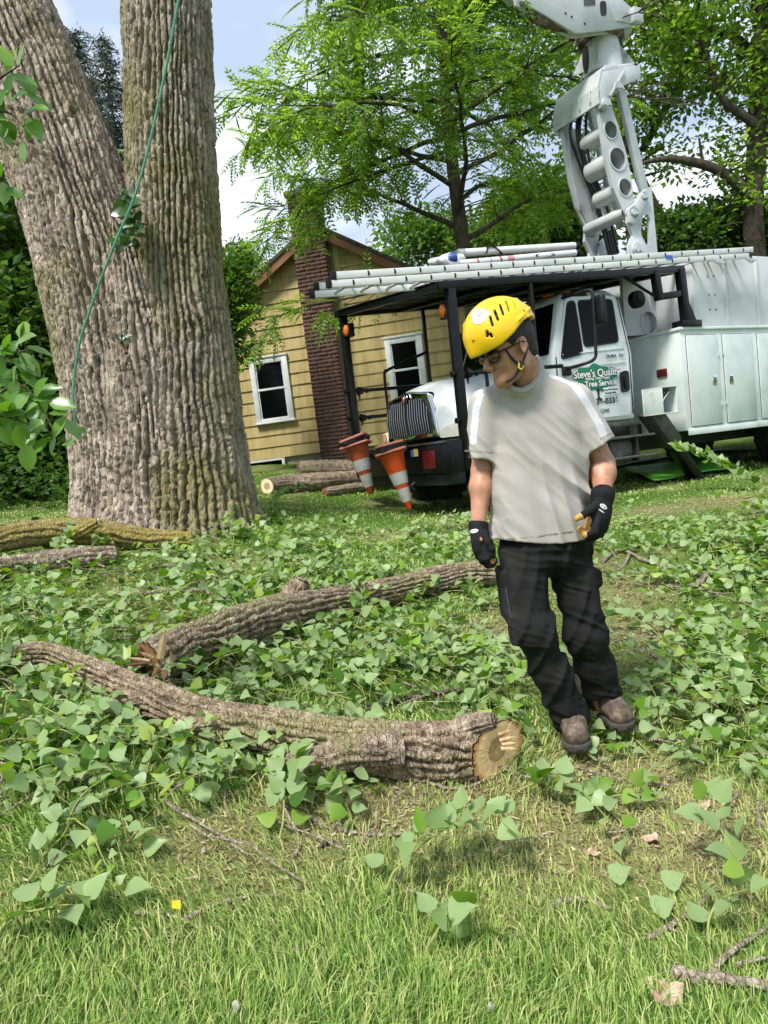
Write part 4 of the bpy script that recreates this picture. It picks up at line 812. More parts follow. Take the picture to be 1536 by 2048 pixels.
    q = TP(1265, 600, 0); MB().box((q[0] - .22, -.33, .8), (q[0] + .22, .33, 3.1)).build('pedestal_core', mBoom, truck, .02)
    # hoses hanging inside the boom
    rg = random.Random(8)
    for k in range(4):
        b = -.2 + .055 * k; pts = [(TP(1172 + k * 3, 205, 0)[0], -b, TP(1190, 205, 0)[1]), (TP(1160 + k * 4, 262, 0)[0], -b - .05 * rg.random(), TP(1190, 262, 0)[1]), (TP(1185, 330, 0)[0], -b, TP(1185, 330, 0)[1]), (TP(1215, 400, 0)[0], -b, TP(1215, 410, 0)[1]), (TP(1240, 505, 0)[0], -b, TP(1240, 505, 0)[1])]
        MB().tube(spline(pts, 26), .022, 7).build('hose', mHose, truck, smooth=True)
    for k in range(5):
        x = 1242 + k * 3; pts = [(TP(x, 420, .2)[0], -.25 + .05 * k - .1, TP(x, 425, .2)[1]), (TP(x + 4, 460, .2)[0], -.27 + .05 * k - .1, TP(x, 465, .2)[1]), (TP(x + 6, 515, .2)[0], -.25 + .04 * k - .1, TP(x, 515, .2)[1])]
        MB().tube(spline(pts, 12), .02, 7).build('hose', mRedH if k % 2 == 0 else mCh, truck, smooth=True)
    # head bracket and its ribbed cover
    for b in (B + .06, -B - .01): MB().prism([TP(x, y, B + .06) for x, y in [(1204, 143), (1281, 129), (1282, 156), (1252, 169), (1228, 187), (1217, 213), (1201, 216), (1196, 190)]], 1, -b, -b + .05).build('head_bracket', mBoom, truck, .01)
    MB().bar((TP(1212, 200, B)[0], -B - .075, TP(1212, 198, B)[1]), (TP(1240, 148, B)[0], -B - .075, TP(1240, 148, B)[1]), .03, .035).build('weld_rib', mBoom, truck, .008)
    f = lambda x, y: TP(x, y, B + .06); c = [f(1206, 138), f(1199, 172), f(1201, 207)]
    V = [(a - d, -(B + .06), z) for d in (0, .03) for a, z in c] + [(a - d, B + .06, z) for d in (0, .03) for a, z in c]
    cv = MB().add(V, [(3, 4, 10, 9), (4, 5, 11, 10), (0, 6, 7, 1), (1, 7, 8, 2), (0, 3, 9, 6), (2, 8, 11, 5), (0, 1, 4, 3), (1, 2, 5, 4), (6, 9, 10, 7), (7, 10, 11, 8)]).build('head_cover', mBoom, truck)
    for k in range(4):
        b = B - .08 - k * .2; MB().bar((c[0][0] - .045, -b, c[1][1] + .10), (c[1][0] - .04, -b, c[1][1] - .02), .04, .02).build('cover_rib', mBoom, cv, .006); MB().bar((c[1][0] - .045, -b, c[1][1] - .02), (c[2][0] - .04, -b, c[2][1] + .06), .02, .02).build('cover_rib', mBoom, cv, .004)
    MB().prism([f(1206, 140), f(1281, 129), f(1266, 122), f(1216, 126)], 1, -B - .02, B + .02).build('head_top', mBoom, truck, .02)
    q0, q1 = TP(1206, 135, 0), TP(1206, 80, 0); zc = np.array([TP(1204, 80, 0)[0] - .02, 0, 0]); 
    lv, lf = lathe([(TP(1206, 150, 0)[1], .27), (TP(1206, 82, 0)[1], .23)], 32, 'z'); MB().add(lv + zc, lf).build('rotation_column', mBoom, truck, smooth=True)
    lv, lf = lathe([(-.0, .11), (.02, .11)], 20, 'x'); MB().add(lv * np.array((1, .55, 1.7)) + np.array((zc[0] - .265, .06, TP(1178, 115, 0)[1])), lf).build('access_hole', mUn, truck)
    for sy in (-1, 1):
        for sx in (-1, 1): zt, zb = TP(1206, 92, 0)[1], TP(1206, 140, 0)[1]; MB().add([(zc[0] + sx * .20, sy * .1, zt), (zc[0] + sx * .24, sy * .1, zb), (zc[0] + sx * .33, sy * .24, zb), (zc[0] + sx * .20, sy * .13, zt), (zc[0] + sx * .24, sy * .13, zb), (zc[0] + sx * .33, sy * .27, zb)], [(0, 1, 2), (5, 4, 3), (0, 2, 5, 3), (1, 0, 3, 4), (2, 1, 4, 5)]).build('column_fin', mBoom, truck)
    zt = TP(1203, 80, 0)[1]; zc2 = zc
    lv, lf = lathe([(zt - .05, .29), (zt - .03, .315), (zt + .05, .315), (zt + .06, .29)], 36, 'z'); MB().add(lv + zc2, lf).build('turntable_bearing', mDirt, truck, smooth=True)
    lv, lf = lathe([(zt + .06, .36), (zt + .18, .38), (zt + .19, .3)], 36, 'z'); MB().add(lv * np.array((1.1, 1, 1)) + zc2 + np.array((.06, 0, 0)), lf).build('turntable_plate', mBoom, truck, smooth=True)
    # upper housing and the boom arm leaving to the upper left
    H = [(1150, 66), (1165, 66), (1266, 53), (1280, 30), (1236, -10), (1190, -70), (1030, -70), (1042, 2)]
    for b in (.34, .24): MB().prism([TP(x, y, .34) for x, y in H], 1, -b, -b + .04).build('upper_housing', mBoom, truck, .01)
    hp = [TP(x, y, .34) for x, y in H]; MB().prism([(a + .02 * (hp[2][0] - a), z + .03) for a, z in [hp[0], hp[2], hp[4], hp[5], hp[6], hp[7]]], 1, -.298, -.245).build('upper_housing_core', mBoom, truck, .01)
    MB().box((TP(1270, 32, .34)[0] - .1, -.42, TP(1270, 35, .34)[1] - .1), (TP(1270, 32, .34)[0] + .08, -.30, TP(1270, 35, .34)[1] + .1)).build('housing_lug', mBoom, truck, .02)
    sl = rpoly([TP(x, y, .34) for x, y in [(1199, 2), (1212, 2), (1213, 32), (1201, 32)]], .06); MB().prism(sl, 1, -.346, -.338).build('housing_slot', mUn, truck)
    np_ = [TP(x, y, .34) for x, y in [(1167, -6), (1189, -6), (1190, 10), (1168, 12)]]; MB().prism(np_, 1, -.346, -.339).build('rating_plate', mGm, truck)
    for x, y in ((1132, 26), (1144, 33), (1170, 47)): crosstube(x, y, 1.5, .34, .35, mUn, 'bolt_head')
    ar = [TP(x, y, .25) for x, y in [(1052, -10), (1068, 30), (1105, 45), (1135, 52)]]; MB().tube(spline([(a, -.25, z - .02) for a, z in ar], 14), .07, 10).build('lower_hose_guard', mDirt, truck, smooth=True)
    a0, a1 = TP(1060, -30, .1), TP(820, -330, .1); MB().bar((a0[0], 0, a0[1]), (a1[0], 0, a1[1]), .4, .42).build('upper_boom', mBoom, truck, .03)
    bk0 = np.array((a1[0], 0, a1[1])); bu = MB().box(bk0 + np.array((-.95, -.35, -.9)), bk0 + np.array((-.25, .35, .15))).build('bucket', mBoom, truck, .06)
build_boom()
# ================================================================== things on the rack
mAl = pmat('ladder_rail_fibreglass', [(.62, .63, .62), (.74, .75, .74)], 3, .4, .05)
mAlu = pmat('aluminium', [(.55, .56, .57), (.68, .69, .70)], 6, .35, 0, metal=.8)
def tw_obj(o): o.matrix_world = o.matrix_world; return o
def build_ladder():
    root = empty('extension_ladder', tw(t(1.8, 1.0, rz(1.8, 1.0) + .05)), 'long white extension ladder lying along the driver side of the black rack', 'ladder', rot=(0, TTP, math.radians(90) - TTH))
    base = np.array(t(1.8, 1.0, rz(1.8, 1.0) + .05))
    sl = .073; rowz = lambda a, k: rz(a, 1.15) + .050 + .080 * k + (sl - .068) * a
    ro = random.Random(2)
    for k, (a0, a1) in enumerate(((-1.42, 4.95), (-1.36, 5.05))):
        for b in (1.16, .74):
            p0, p1 = np.array(t(a0, b, rowz(a0, k) + .04)) - base, np.array(t(a1, b, rowz(a1, k) + .04)) - base
            r = MB().bar(p0, p1, .03, .070).build('rail', mAl, root, .004)
            for e, s in ((p0, -1), (p1, 1)): MB().box(e + np.array((-.03 if s < 0 else -.02, -.022, -.037)), e + np.array((.02 if s < 0 else .03, .022, .043))).build('rail_cap', mBk2, r, .006)
            if b > 1:
                for q in np.arange(a0 + .25 + k * .12, a1 - .1, .3048):
                    c = np.array(t(q, b + .016, rowz(q, k) + .04)) - base; n = 9; an = np.linspace(-math.pi / 2, math.pi / 2, n)
                    V = [(c[0] + .022 * math.cos(x), c[1] - d, c[2] + .028 * math.sin(x)) for d in (0, .003) for x in an]; MB().add(V, [tuple(range(n)), tuple(range(n, 2 * n))[::-1]] + [(i, (i + 1) % n, n + (i + 1) % n, n + i) for i in range(n)]).build('rung_end', mBk2, r)
        for q in np.arange(a0 + .25 + k * .12, a1 - .1, .3048): MB().tube([np.array(t(q, 1.145, rowz(q, k) + .04)) - base, np.array(t(q, .755, rowz(q, k) + .04)) - base], .016, 8).build('rung', mAlu, root, smooth=True)
    for a, b_, m_ in ((3.35, 1.178, pmat('ladder_sticker_blue', (.04, .12, .5), rough=.4)),): c = np.array(t(a, b_, rowz(a, 0) + .085)) - base; MB().box(c + np.array((-.06, -.003, -.025)), c + np.array((.06, .003, .025))).build('sticker', m_, root)
    for a in (4.3, 4.95): c = np.array(t(a, 1.17, rowz(a, 0) + .0)) - base; MB().prism([(c[0] - .14, c[2] + .02), (c[0] + .02, c[2] + .03), (c[0] + .14, c[2] - .02), (c[0] + .04, c[2] - .06)], 1, c[1] - .01, c[1] + .03).build('ladder_shoe', mAlu, root, .006)
build_ladder()
def pole(label, x0, y0, x1, y1, r, b, cap=True, bands=True):
    a0, z0 = TP(x0, y0, b); a1, z1 = TP(x1, y1, b); p0, p1 = np.array((a0, -b, z0)), np.array((a1, -b, z1)); c = (p0 + p1) / 2
    root = empty('pruner_pole', tw(c), label, 'pole', rot=(0, TTP, math.radians(90) - TTH)); p0 -= c; p1 -= c; d = (p1 - p0) / np.linalg.norm(p1 - p0)
    mP = pmat('white_pole', [(.66, .66, .64), (.78, .78, .76)], 5, .4, .05)
    tb = MB().tube([p0, p1], r, 14).build('shaft', mP, root, smooth=True)
    MB().tube([p1 - d * .0, p1 + d * .07], r * 1.08, 14).build('end_cap', mBk2, root, .006); MB().tube([p0 - d * .06, p0 + d * .02], r * 1.1, 12).build('coupling', mAlu, root, .006)
    rg = random.Random(int(x0))
    if bands:
        for q, w, cc in ((.18, .012, (.45, .05, .04)), (.28, .01, (.3, .3, .3)), (.36, .016, (.5, .08, .06)), (.44, .05, (.62, .25, .22))):
            e = p0 + (p1 - p0) * q; MB().tube([e - d * w, e + d * w], r * 1.012, 14, False).build('printed_band', pmat('pole_print', cc, rough=.5), tb, smooth=True)
        e = p0 + (p1 - p0) * .72; n = 24; an = np.arange(n) * 2 * math.pi / n
        V = [(e[0] + d[0] * s * .16 * math.cos(k), e[1] - r - .003 + .003 * (abs(math.sin(k)) * 2) ** 2, e[2] + s * .026 * math.sin(k) + .07 * s * .16 * math.cos(k)) for s in (1.0, .8) for k in an]
        MB().add(V, [(i, (i + 1) % n, n + (i + 1) % n, n + i) for i in range(n)]).build('oval_logo', mBk2, tb)
    return root
pole('thick white pole with oval logo on the rack, lower front one', 905, 529, 1150, 506, .042, .55)
pole('thick white pole on the rack, upper rear one with dark strap', 925, 506, 1148, 492, .048, .30, bands=False)
pole('thin bare white pole lying under the two thick poles on the rack', 930, 530, 1142, 515, .02, .48, bands=False)
def build_strap():
    b = .26; pts = [TP(x, y, b) for x, y in ((963, 512), (966, 498), (978, 496), (995, 512))]; V = []
    for (a, z) in pts: V += [t(a, b + .10, z), t(a, b + .06, z)]
    V2 = [(v[0] + .02, v[1] + .004, v[2] + .004) for v in V]; n = len(V)
    F = [(2 * i, 2 * i + 1, 2 * i + 3, 2 * i + 2) for i in range(3)]; F += [tuple(n + k for k in f)[::-1] for f in F] + [(2 * i, 2 * i + 2, n + 2 * i + 2, n + 2 * i) for i in range(3)] + [(2 * i + 1, n + 2 * i + 1, n + 2 * i + 3, 2 * i + 3) for i in range(3)]
    o = MB().add([tw(v) for v in V + V2], F).build('strap', pmat('maroon_strap', (.06, .012, .012), rough=.8), None); tag(o, 'dark maroon strap thrown over the white poles', 'strap')
build_strap()
def build_bag():
    c = tw(t(*([TP(892, 520, .45)[0], .45, TP(892, 520, .45)[1]]))); rg = np.random.default_rng(5); c = np.array(c)
    ax = np.array(tw(t(1, 0, 0))) - np.array(tw(t(0, 0, 0)))
    def fn(p):
        d = rcone(p, c - ax * .22 + [0, 0, -.03], c + ax * .05, .035, .06); d = smin(d, rcone(p, c, c + ax * .22 + [0, 0, .03], .06, .05), .05); d = smin(d, ell(p, c + ax * .05 + [0, -.05, -.03], (.09, .06, .05)), .05)
        return d + .02 * (vn3(p, 14, 3) - .5) + .012 * (vn3(p, 30, 9) - .5)
    o = sdf_obj('tool_head', fn, c - .45, c + .45, .012, pmat('wrapped_plastic', [(.25, .25, .25), (.62, .62, .61), (.8, .8, .79)], 14, .4, .3)); tag(o, 'plastic-wrapped saw head strapped at the front end of the poles', 'saw head')
    q = np.array(tw(t(TP(904, 516, .55)[0], .56, TP(904, 516, .55)[1]))); lv, lf = lathe([(-.05, .01), (-.04, .05), (0, .06), (.05, .05), (.06, .0)], 16, 'x'); 
    o2 = MB().add(lv, lf).build('blue_cap', pmat('blue_plastic', (.03, .08, .3), rough=.4), o, smooth=True); o2.location = q
build_bag()
# ================================================================== traffic cones hung upside down on the bumper
mOr = pmat('orange_cone_vinyl', [(.3, (.62, .06, .008)), (.6, (.80, .105, .012))], 6, .5, .1); mOr2 = pmat('faded_orange_vinyl', [(.3, (.38, .06, .018)), (.6, (.55, .11, .03))], 6, .6, .1)
mRef = pmat('reflective_collar', [(.48, .46, .42), (.72, .70, .66)], 9, .45, .2); mPk = pmat('faded_pink_rubber', [(.60, .17, .11), (.74, .30, .22)], 8, .7, .1)
def cone(label, x0, y0, x1, y1, Y, mat, seed):
    top, tip = P(x0, y0, Y), P(x1, y1, Y - .05); d = tip - top; Lh = np.linalg.norm(d); z = -d / Lh; x = np.cross((0, 1, 0), z); x /= np.linalg.norm(x); y = np.cross(z, x)
    mt = Matrix(((x[0], y[0], z[0], tip[0]), (x[1], y[1], z[1], tip[1]), (x[2], y[2], z[2], tip[2]), (0, 0, 0, 1)))
    r0, r1 = .032, .145; k = Lh / .72
    R = lambda h: r0 + (r1 - r0) * h / Lh
    root = empty('traffic_cone', tip, label, 'traffic cone'); root.matrix_world = mt
    pr = [(0, .004), (0, r0 * .75), (.012, r0), (.1, R(.1)), (.3, R(.3)), (.5, R(.5)), (Lh - .03, R(Lh - .03)), (Lh, r1 + .02)]
    lv, lf = lathe(pr, 30, 'z'); MB().add(lv, lf).build('cone_body', mat, root, smooth=True, ang=50)
    for h0, h1 in ((.09, .25), (.30, .44)): lv, lf = lathe([(h0, R(h0) + .002), (h0, R(h0) + .004), (h1, R(h1) + .004), (h1, R(h1) + .002)], 30, 'z'); MB().add(lv, lf).build('reflective_collar', mRef, root, smooth=True, ang=40)
    rg = random.Random(seed)
    for i in range(4):
        s = .185 - .006 * i; a = rg.uniform(-.3, .3); zz = Lh + .002 + i * .030; c, sn = math.cos(a), math.sin(a); tx, ty = rg.uniform(-.06, .06), rg.uniform(-.05, .05)
        pl = rpoly([(-s, -s), (s, -s), (s, s), (-s, s)], .05, 4); V = [(c * u - sn * v, sn * u + c * v, zz + tx * u + ty * v + dz) for dz in (0, .026) for u, v in pl]; n = len(pl)
        b = MB().add(V, [tuple(range(n))[::-1], tuple(range(n, 2 * n))] + [(j, (j + 1) % n, n + (j + 1) % n, n + j) for j in range(n)]).build('base', mPk if i in (0, 3) else mBk2, root, .006)
        if i < 3: lv, lf = lathe([(zz + .03, r1 * .95), (zz + .05, r1 * .9), (zz + .05, r1 * .5)], 24, 'z'); MB().add(lv, lf).build('stacked_cone', mPk if i else mBk2, b, smooth=True)
    return root, top
c1, tp1 = cone('orange traffic cone with striped collars hanging upside down, nearer the brick chimney', 713, 893, 743, 988, 9.15, mOr2, 3)
c2, tp2 = cone('brighter orange traffic cone hanging upside down in front of the grille', 783, 908, 819, 1018, 8.55, mOr, 9)
for tp_, bb in ((tp1, -.9), (tp2, -.35)):
    q = tl(tp_); MB().bar(q + np.array((0, 0, -.03)), t(-.12, bb, .74), .06, .06).build('cone_bracket', mBk, truck, .006)
# ================================================================== mats
def ground_mat(label, px, mat, zoff, seed, th=.018, name='ground_mat', n=16):
    c = [G(*q) for q in px]; V = []; rg = random.Random(seed); ph = rg.uniform(0, 6)
    for i in range(n + 1):
        for j in range(n + 1):
            u, v = i / n, j / n; p = (1 - u) * (1 - v) * c[0] + u * (1 - v) * c[1] + u * v * c[2] + (1 - u) * v * c[3]
            V.append((p[0], p[1], gz(p[0], p[1]) + zoff + .025 * (1 + math.sin(5.5 * u + ph)) * (.3 + .7 * v) + .008 * math.sin(9 * v + ph)))
    V = np.array(V); m = len(V); V = np.concatenate([V, V - np.array([0, 0, th])]); i = np.arange(m).reshape(n + 1, n + 1); q = np.stack([i[:-1, :-1], i[1:, :-1], i[1:, 1:], i[:-1, 1:]], -1).reshape(-1, 4)
    ed = np.concatenate([i[:, 0], i[-1, 1:], i[::-1, -1][1:], i[0, ::-1][1:-1]]); e2 = np.roll(ed, -1); side = np.stack([ed, ed + m, e2 + m, e2], 1)
    o = obj(name, V, [q, q[:, ::-1] + m, side], mat, None, True); return tag(o, label, 'mat')
mGreen = pmat('bright_green_mat', [(.08, .36, .025), (.14, .48, .05)], 3, .6, .2, 60); mBlackMat = pmat('black_treaded_mat', [(.008, .009, .008), (.03, .032, .03)], 30, .7, .8, 40)
ground_mat('black treaded ground mat lying behind the bright green mat', [(1180, 948), (1420, 905), (1560, 900), (1270, 925)], mBlackMat, .03, 2)
ground_mat('bright green plastic mat under the outrigger foot', [(1310, 970), (1470, 945), (1450, 920), (1250, 945)], mGreen, .07, 5)
# ================================================================== trees behind
def scatter(Tv, Tf, pos, X, N, scale):
    """copies of a leaf template: x axis X, normal N (both (n,3)), scale (n,)"""
    X = X / np.linalg.norm(X, axis=1)[:, None]; N = N - X * (X * N).sum(1)[:, None]; N /= np.linalg.norm(N, axis=1)[:, None] + 1e-9; Y = np.cross(N, X)
    V = pos[:, None] + scale[:, None, None] * (Tv[None, :, 0:1] * X[:, None] + Tv[None, :, 1:2] * Y[:, None] + Tv[None, :, 2:3] * N[:, None])
    n, k = len(pos), len(Tv); off = (np.arange(n) * k)[:, None, None]
    return V.reshape(-1, 3), [(np.asarray(f)[None] + off).reshape(-1, np.asarray(f).shape[1]) for f in Tf]
LEAF = (np.array([(0, 0, 0), (.5, .28, .10), (1, 0, -.06), (.5, -.28, .10)]), [np.array([(0, 1, 2), (0, 2, 3)])])
def pinnate(pairs=6):
    V, F = [], []
    for i in range(pairs):
        x = .16 + .78 * i / (pairs - 1); z = -.25 * x * x; l = .24 * (1 - .25 * abs(i / (pairs - 1) - .4))
        for s in (-1, 1):
            b = len(V); d = np.array((.5, s * .86, -.15)); d /= np.linalg.norm(d); w = np.array((d[1] * -1, d[0], 0)); p = np.array((x, 0, z)); V += [p, p + d * l * .45 + w * .045, p + d * l + np.array((0, 0, -.03)), p + d * l * .45 - w * .045]; F.append((b, b + 1, b + 2, b + 3))
    b = len(V); V += [np.array((.96, 0, -.24)), np.array((1.06, .04, -.29)), np.array((1.2, 0, -.37)), np.array((1.06, -.04, -.29))]; F.append((b, b + 1, b + 2, b + 3))
    b = len(V); V += [np.array((0, .006, 0)), np.array((0, -.006, 0)), np.array((.5, 0, -.06)), np.array((.98, 0, -.24))]; F.append((b, b + 1, b + 3, b + 2))
    return np.array(V), [np.array(F)]
PIN = pinnate()
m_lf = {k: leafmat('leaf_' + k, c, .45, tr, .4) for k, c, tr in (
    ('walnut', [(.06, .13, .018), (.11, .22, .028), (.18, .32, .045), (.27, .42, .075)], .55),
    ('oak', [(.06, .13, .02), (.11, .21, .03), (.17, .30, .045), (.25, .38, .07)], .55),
    ('dark', [(.03, .07, .012), (.052, .115, .02), (.085, .17, .03)], .4),  # leaf colours darkened to stand in for the left wood's lack of light
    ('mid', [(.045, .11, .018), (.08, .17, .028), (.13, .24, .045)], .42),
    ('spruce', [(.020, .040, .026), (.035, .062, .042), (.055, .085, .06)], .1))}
m_tb = barkmat('grey_tree_bark', [(.035, .028, .022), (.075, .06, .046), (.12, .10, .08)], [(.07, .075, .03), (.12, .12, .05)], .35, 3, 40)
def unit(v): return v / (np.linalg.norm(v, axis=-1, keepdims=True) + 1e-9)
def limb(p0, d, L, r0, rg, droop=.25, n=9, wob=.12):
    pts = [np.array(p0, float)]; d = unit(np.array(d, float))
    for i in range(n - 1):
        d = unit(d + rg.normal(0, wob, 3) + np.array((0, 0, -droop * (i / n) * .35))); pts.append(pts[-1] + d * L / (n - 1))
    return np.array(pts), np.linspace(r0, r0 * .18, n)
def finish_tree(name, label, base, wood, LV, LF, lm, bark=None, cat='tree', group=None):
    T = empty(name, base, label, cat, group); b = np.array(base, float); mb = MB()
    for p, r in wood: mb.tube(p - b, r, 8 if max(r) > .05 else 5)
    if mb.n: mb.build('trunk', bark or m_tb, T, smooth=True, ang=80)
    obj('crown', LV - b, LF, lm, T); return T
def build_walnut():
    rg = np.random.default_rng(21); Y = 12.2
    tp = np.array([P(x, y, Y) for x, y in ((962, 760), (945, 620), (925, 480), (905, 330), (890, 200), (888, 80), (885, -60), (880, -260))]); tr_ = np.array([17, 15.5, 14, 12, 10, 7.5, 5.5, 2.5]) * Y / FPX
    tp[0][2] = gz(tp[0][0], tp[0][1]) - .1; wood = [(spline(tp, 40), spline(np.c_[tr_, tr_], 40)[:, 0])]; tips = []
    full = wood[0][0]
    specs = []
    for k in range(30):
        s = .30 + .68 * k / 29; i = int(s * 39); az = k * 2.4 + rg.uniform(-.4, .4); Lb = (3.9 - 2.3 * max(0, (s - .55)) / .45) * rg.uniform(.75, 1.1)
        specs.append((full[i], np.array((math.cos(az), .75 * math.sin(az), rg.uniform(.10, .55))), Lb, .05 - .03 * (s - .3)))
    for p0, d, Lb, r0 in specs:
        p, r = limb(p0, d, Lb, r0, rg, .45, 10); wood.append((p, r))
        for j in range(2, 10):
            for _ in range(2 + (j % 2)):
                dd = unit((p[min(j + 1, 9)] - p[j - 1])); sd = unit(dd * .5 + rg.normal(0, .55, 3) * np.array((1, 1, .5))); q, rr = limb(p[j], sd, rg.uniform(.4, 1.0), .012, rg, .7, 5); wood.append((q, rr)); tips += [(q[m], unit(q[m] - q[m - 1])) for m in (1, 2, 3, 4)]
    hl = [P(922, 500, Y), P(860, 545, Y - .2), P(780, 575, Y - .4), P(690, 598, Y - .6), P(600, 615, Y - .7), P(545, 640, Y - .75)]; h = spline(hl, 14); wood.append((h, np.linspace(.03, .006, 14)))
    for j in range(5, 14):
        for _ in range(2): q, rr = limb(h[j], unit(h[min(j + 1, 13)] - h[j - 1]) * .6 + rg.normal(0, .5, 3) + np.array((0, 0, -.1)), rg.uniform(.3, .65), .008, rg, .5, 4); wood.append((q, rr)); tips += [(q[m], unit(q[m] - q[m - 1])) for m in (2, 3)]
    h = spline([P(900, 300, Y), P(800, 330, Y - .1), P(700, 365, Y - .2), P(620, 400, Y - .3), P(590, 440, Y - .3)], 14); wood.append((h, np.linspace(.035, .006, 14)))
    for j in range(4, 14):
        for _ in range(2): q, rr = limb(h[j], rg.normal(0, .6, 3) + np.array((-.3, 0, .1)), rg.uniform(.3, .7), .008, rg, .5, 4); wood.append((q, rr)); tips += [(q[m], unit(q[m] - q[m - 1])) for m in (1, 2, 3)]
    pos, X = [], []
    for p, d in tips:
        for _ in range(2): pos.append(p); X.append(d * .5 + rg.normal(0, .55, 3) * np.array((1, 1, .6)) + np.array((0, 0, -.15)))
    pos, X = np.array(pos), np.array(X); q = pos - CAM; zc_ = q @ cF; k_ = ~((768 + FPX * (q @ cR) / zc_ > 1075) & (pos[:, 1] < 12.4)); pos, X = pos[k_], X[k_]; n = len(pos); print('walnut leaves', n)
    V, F = scatter(PIN[0], PIN[1], pos, X, np.array((0, 0, 1.0)) + rg.normal(0, .25, (n, 3)), rg.uniform(.30, .48, n))
    finish_tree('walnut_tree', 'slender tree with feathery compound leaves rising behind the truck cab', tp[0], wood, V, F, m_lf['walnut'])
build_walnut()
def cloud(rg, ells, ncl, per, spread, flat=.55):
    """leaf places gathered in clumps inside a set of ellipsoids (centre, radii)"""
    w = np.array([np.prod(e[1]) ** .7 for e in ells]); w /= w.sum(); out = []; cl = []
    for _ in range(ncl):
        c, r = ells[rg.choice(len(ells), p=w)]; v = unit(rg.normal(0, 1, 3)) * rg.random() ** .42; cl.append(np.array(c) + v * np.array(r))
    cl = np.array(cl); k = rg.poisson(per, ncl); idx = np.repeat(np.arange(ncl), k); off = rg.normal(0, 1, (len(idx), 3)) * np.array((1, 1, flat)) * spread
    return cl, cl[idx] + off, off
def leafy(name, label, base, paths, ells, ncl, per, spread, size, lm, seed, cat='tree', group=None, twigs=True, bark=None):
    rg = np.random.default_rng(seed); cl, pos, off = cloud(rg, ells, ncl, per, spread); n = len(pos)
    wood = [(spline(np.array(p), 22), spline(np.c_[r, r], 22)[:, 0]) for p, r in paths]
    if twigs and wood:
        pts = np.concatenate([w[0][6:] for w in wood]); rad = np.concatenate([w[1][6:] for w in wood])
        for c in cl[:: max(1, len(cl) // 90)]:
            i = np.argmin(((pts - c) ** 2).sum(1) + rg.random() * .3); m = (pts[i] + c) / 2 + rg.normal(0, .15, 3); wood.append((spline(np.array([pts[i], m, c]), 7), np.linspace(min(.04, rad[i] * .5), .008, 7)))
    V, F = scatter(LEAF[0], LEAF[1], pos, unit(off) + rg.normal(0, .5, (n, 3)), np.array((0, 0, 1.0)) + rg.normal(0, .45, (n, 3)), size * rg.uniform(.7, 1.3, n))
    return finish_tree(name, label, base, wood, V, F, lm, bark, cat, group)
def px_path(rows, Y): return [P(x, y, Y) for x, y, _ in rows], [w * Y / FPX for _, _, w in rows]
def px_ell(x, y, rx, ry, Y, ryd=None): return (P(x, y, Y), (rx * Y / FPX, (ryd or rx) * Y / FPX, ry * Y / FPX))
Yr = 17.0; b = P(1512, 700, Yr); b[2] = gz(b[0], b[1])
leafy('oak_tree', 'thick-trunked tree with long level limbs at the edge behind the truck', b,
      [px_path([(1518, 800, 26), (1510, 520, 21), (1505, 420, 20), (1512, 330, 19), (1516, 200, 18), (1524, 60, 15), (1532, -150, 9)], Yr), px_path([(1500, 390, 12), (1445, 345, 10), (1390, 325, 9), (1330, 318, 6), (1270, 330, 3)], Yr - .3), px_path([(1512, 250, 9), (1440, 190, 7), (1400, 80, 5), (1340, 40, 3)], Yr - .6), px_path([(1518, 130, 10), (1470, 75, 8), (1400, 58, 6), (1350, 60, 3)], Yr + .4), px_path([(1510, 300, 8), (1560, 240, 6), (1600, 200, 3)], Yr)],
      [px_ell(1440, 110, 150, 120, Yr), px_ell(1500, 250, 110, 110, Yr), px_ell(1350, 30, 110, 90, Yr - 1), px_ell(1480, 400, 90, 70, Yr), px_ell(1560, 80, 120, 200, Yr), px_ell(1400, -80, 220, 120, Yr)], 230, 46, .25, .16, m_lf['oak'], 31)
Yr = 19.0; b = P(1345, 700, Yr); b[2] = gz(b[0], b[1])
leafy('oak_tree', 'forked dark-limbed tree standing directly behind the raised boom', b,
      [px_path([(1390, 800, 17), (1372, 520, 13), (1335, 460, 13), (1300, 400, 12), (1270, 330, 10), (1230, 200, 7), (1200, 40, 4)], Yr), px_path([(1285, 300, 7), (1330, 220, 7), (1370, 150, 6), (1410, 118, 3)], Yr), px_path([(1280, 350, 6), (1200, 290, 5), (1130, 265, 3)], Yr), px_path([(1240, 230, 5), (1190, 150, 4), (1150, 60, 3)], Yr)],
      [px_ell(1180, 90, 130, 150, Yr), px_ell(1320, 60, 110, 100, Yr), px_ell(1120, 250, 90, 90, Yr), px_ell(1330, 270, 60, 80, Yr), px_ell(1100, -60, 200, 120, Yr), px_ell(1300, 180, 60, 70, Yr - .6)], 210, 44, .26, .17, m_lf['oak'], 32)
Yr = 21.0; b = P(1120, 700, Yr); b[2] = gz(b[0], b[1])
leafy('maple_tree', 'rounded green tree filling the gap between walnut and boom', b, [px_path([(1140, 800, 12), (1120, 560, 10), (1105, 420, 8), (1095, 330, 4)], Yr)],
      [px_ell(1090, 430, 110, 80, Yr), px_ell(1000, 480, 110, 55, Yr), px_ell(1160, 470, 60, 60, Yr), px_ell(850, 480, 90, 45, Yr + 2)], 260, 46, .30, .19, m_lf['mid'], 33)
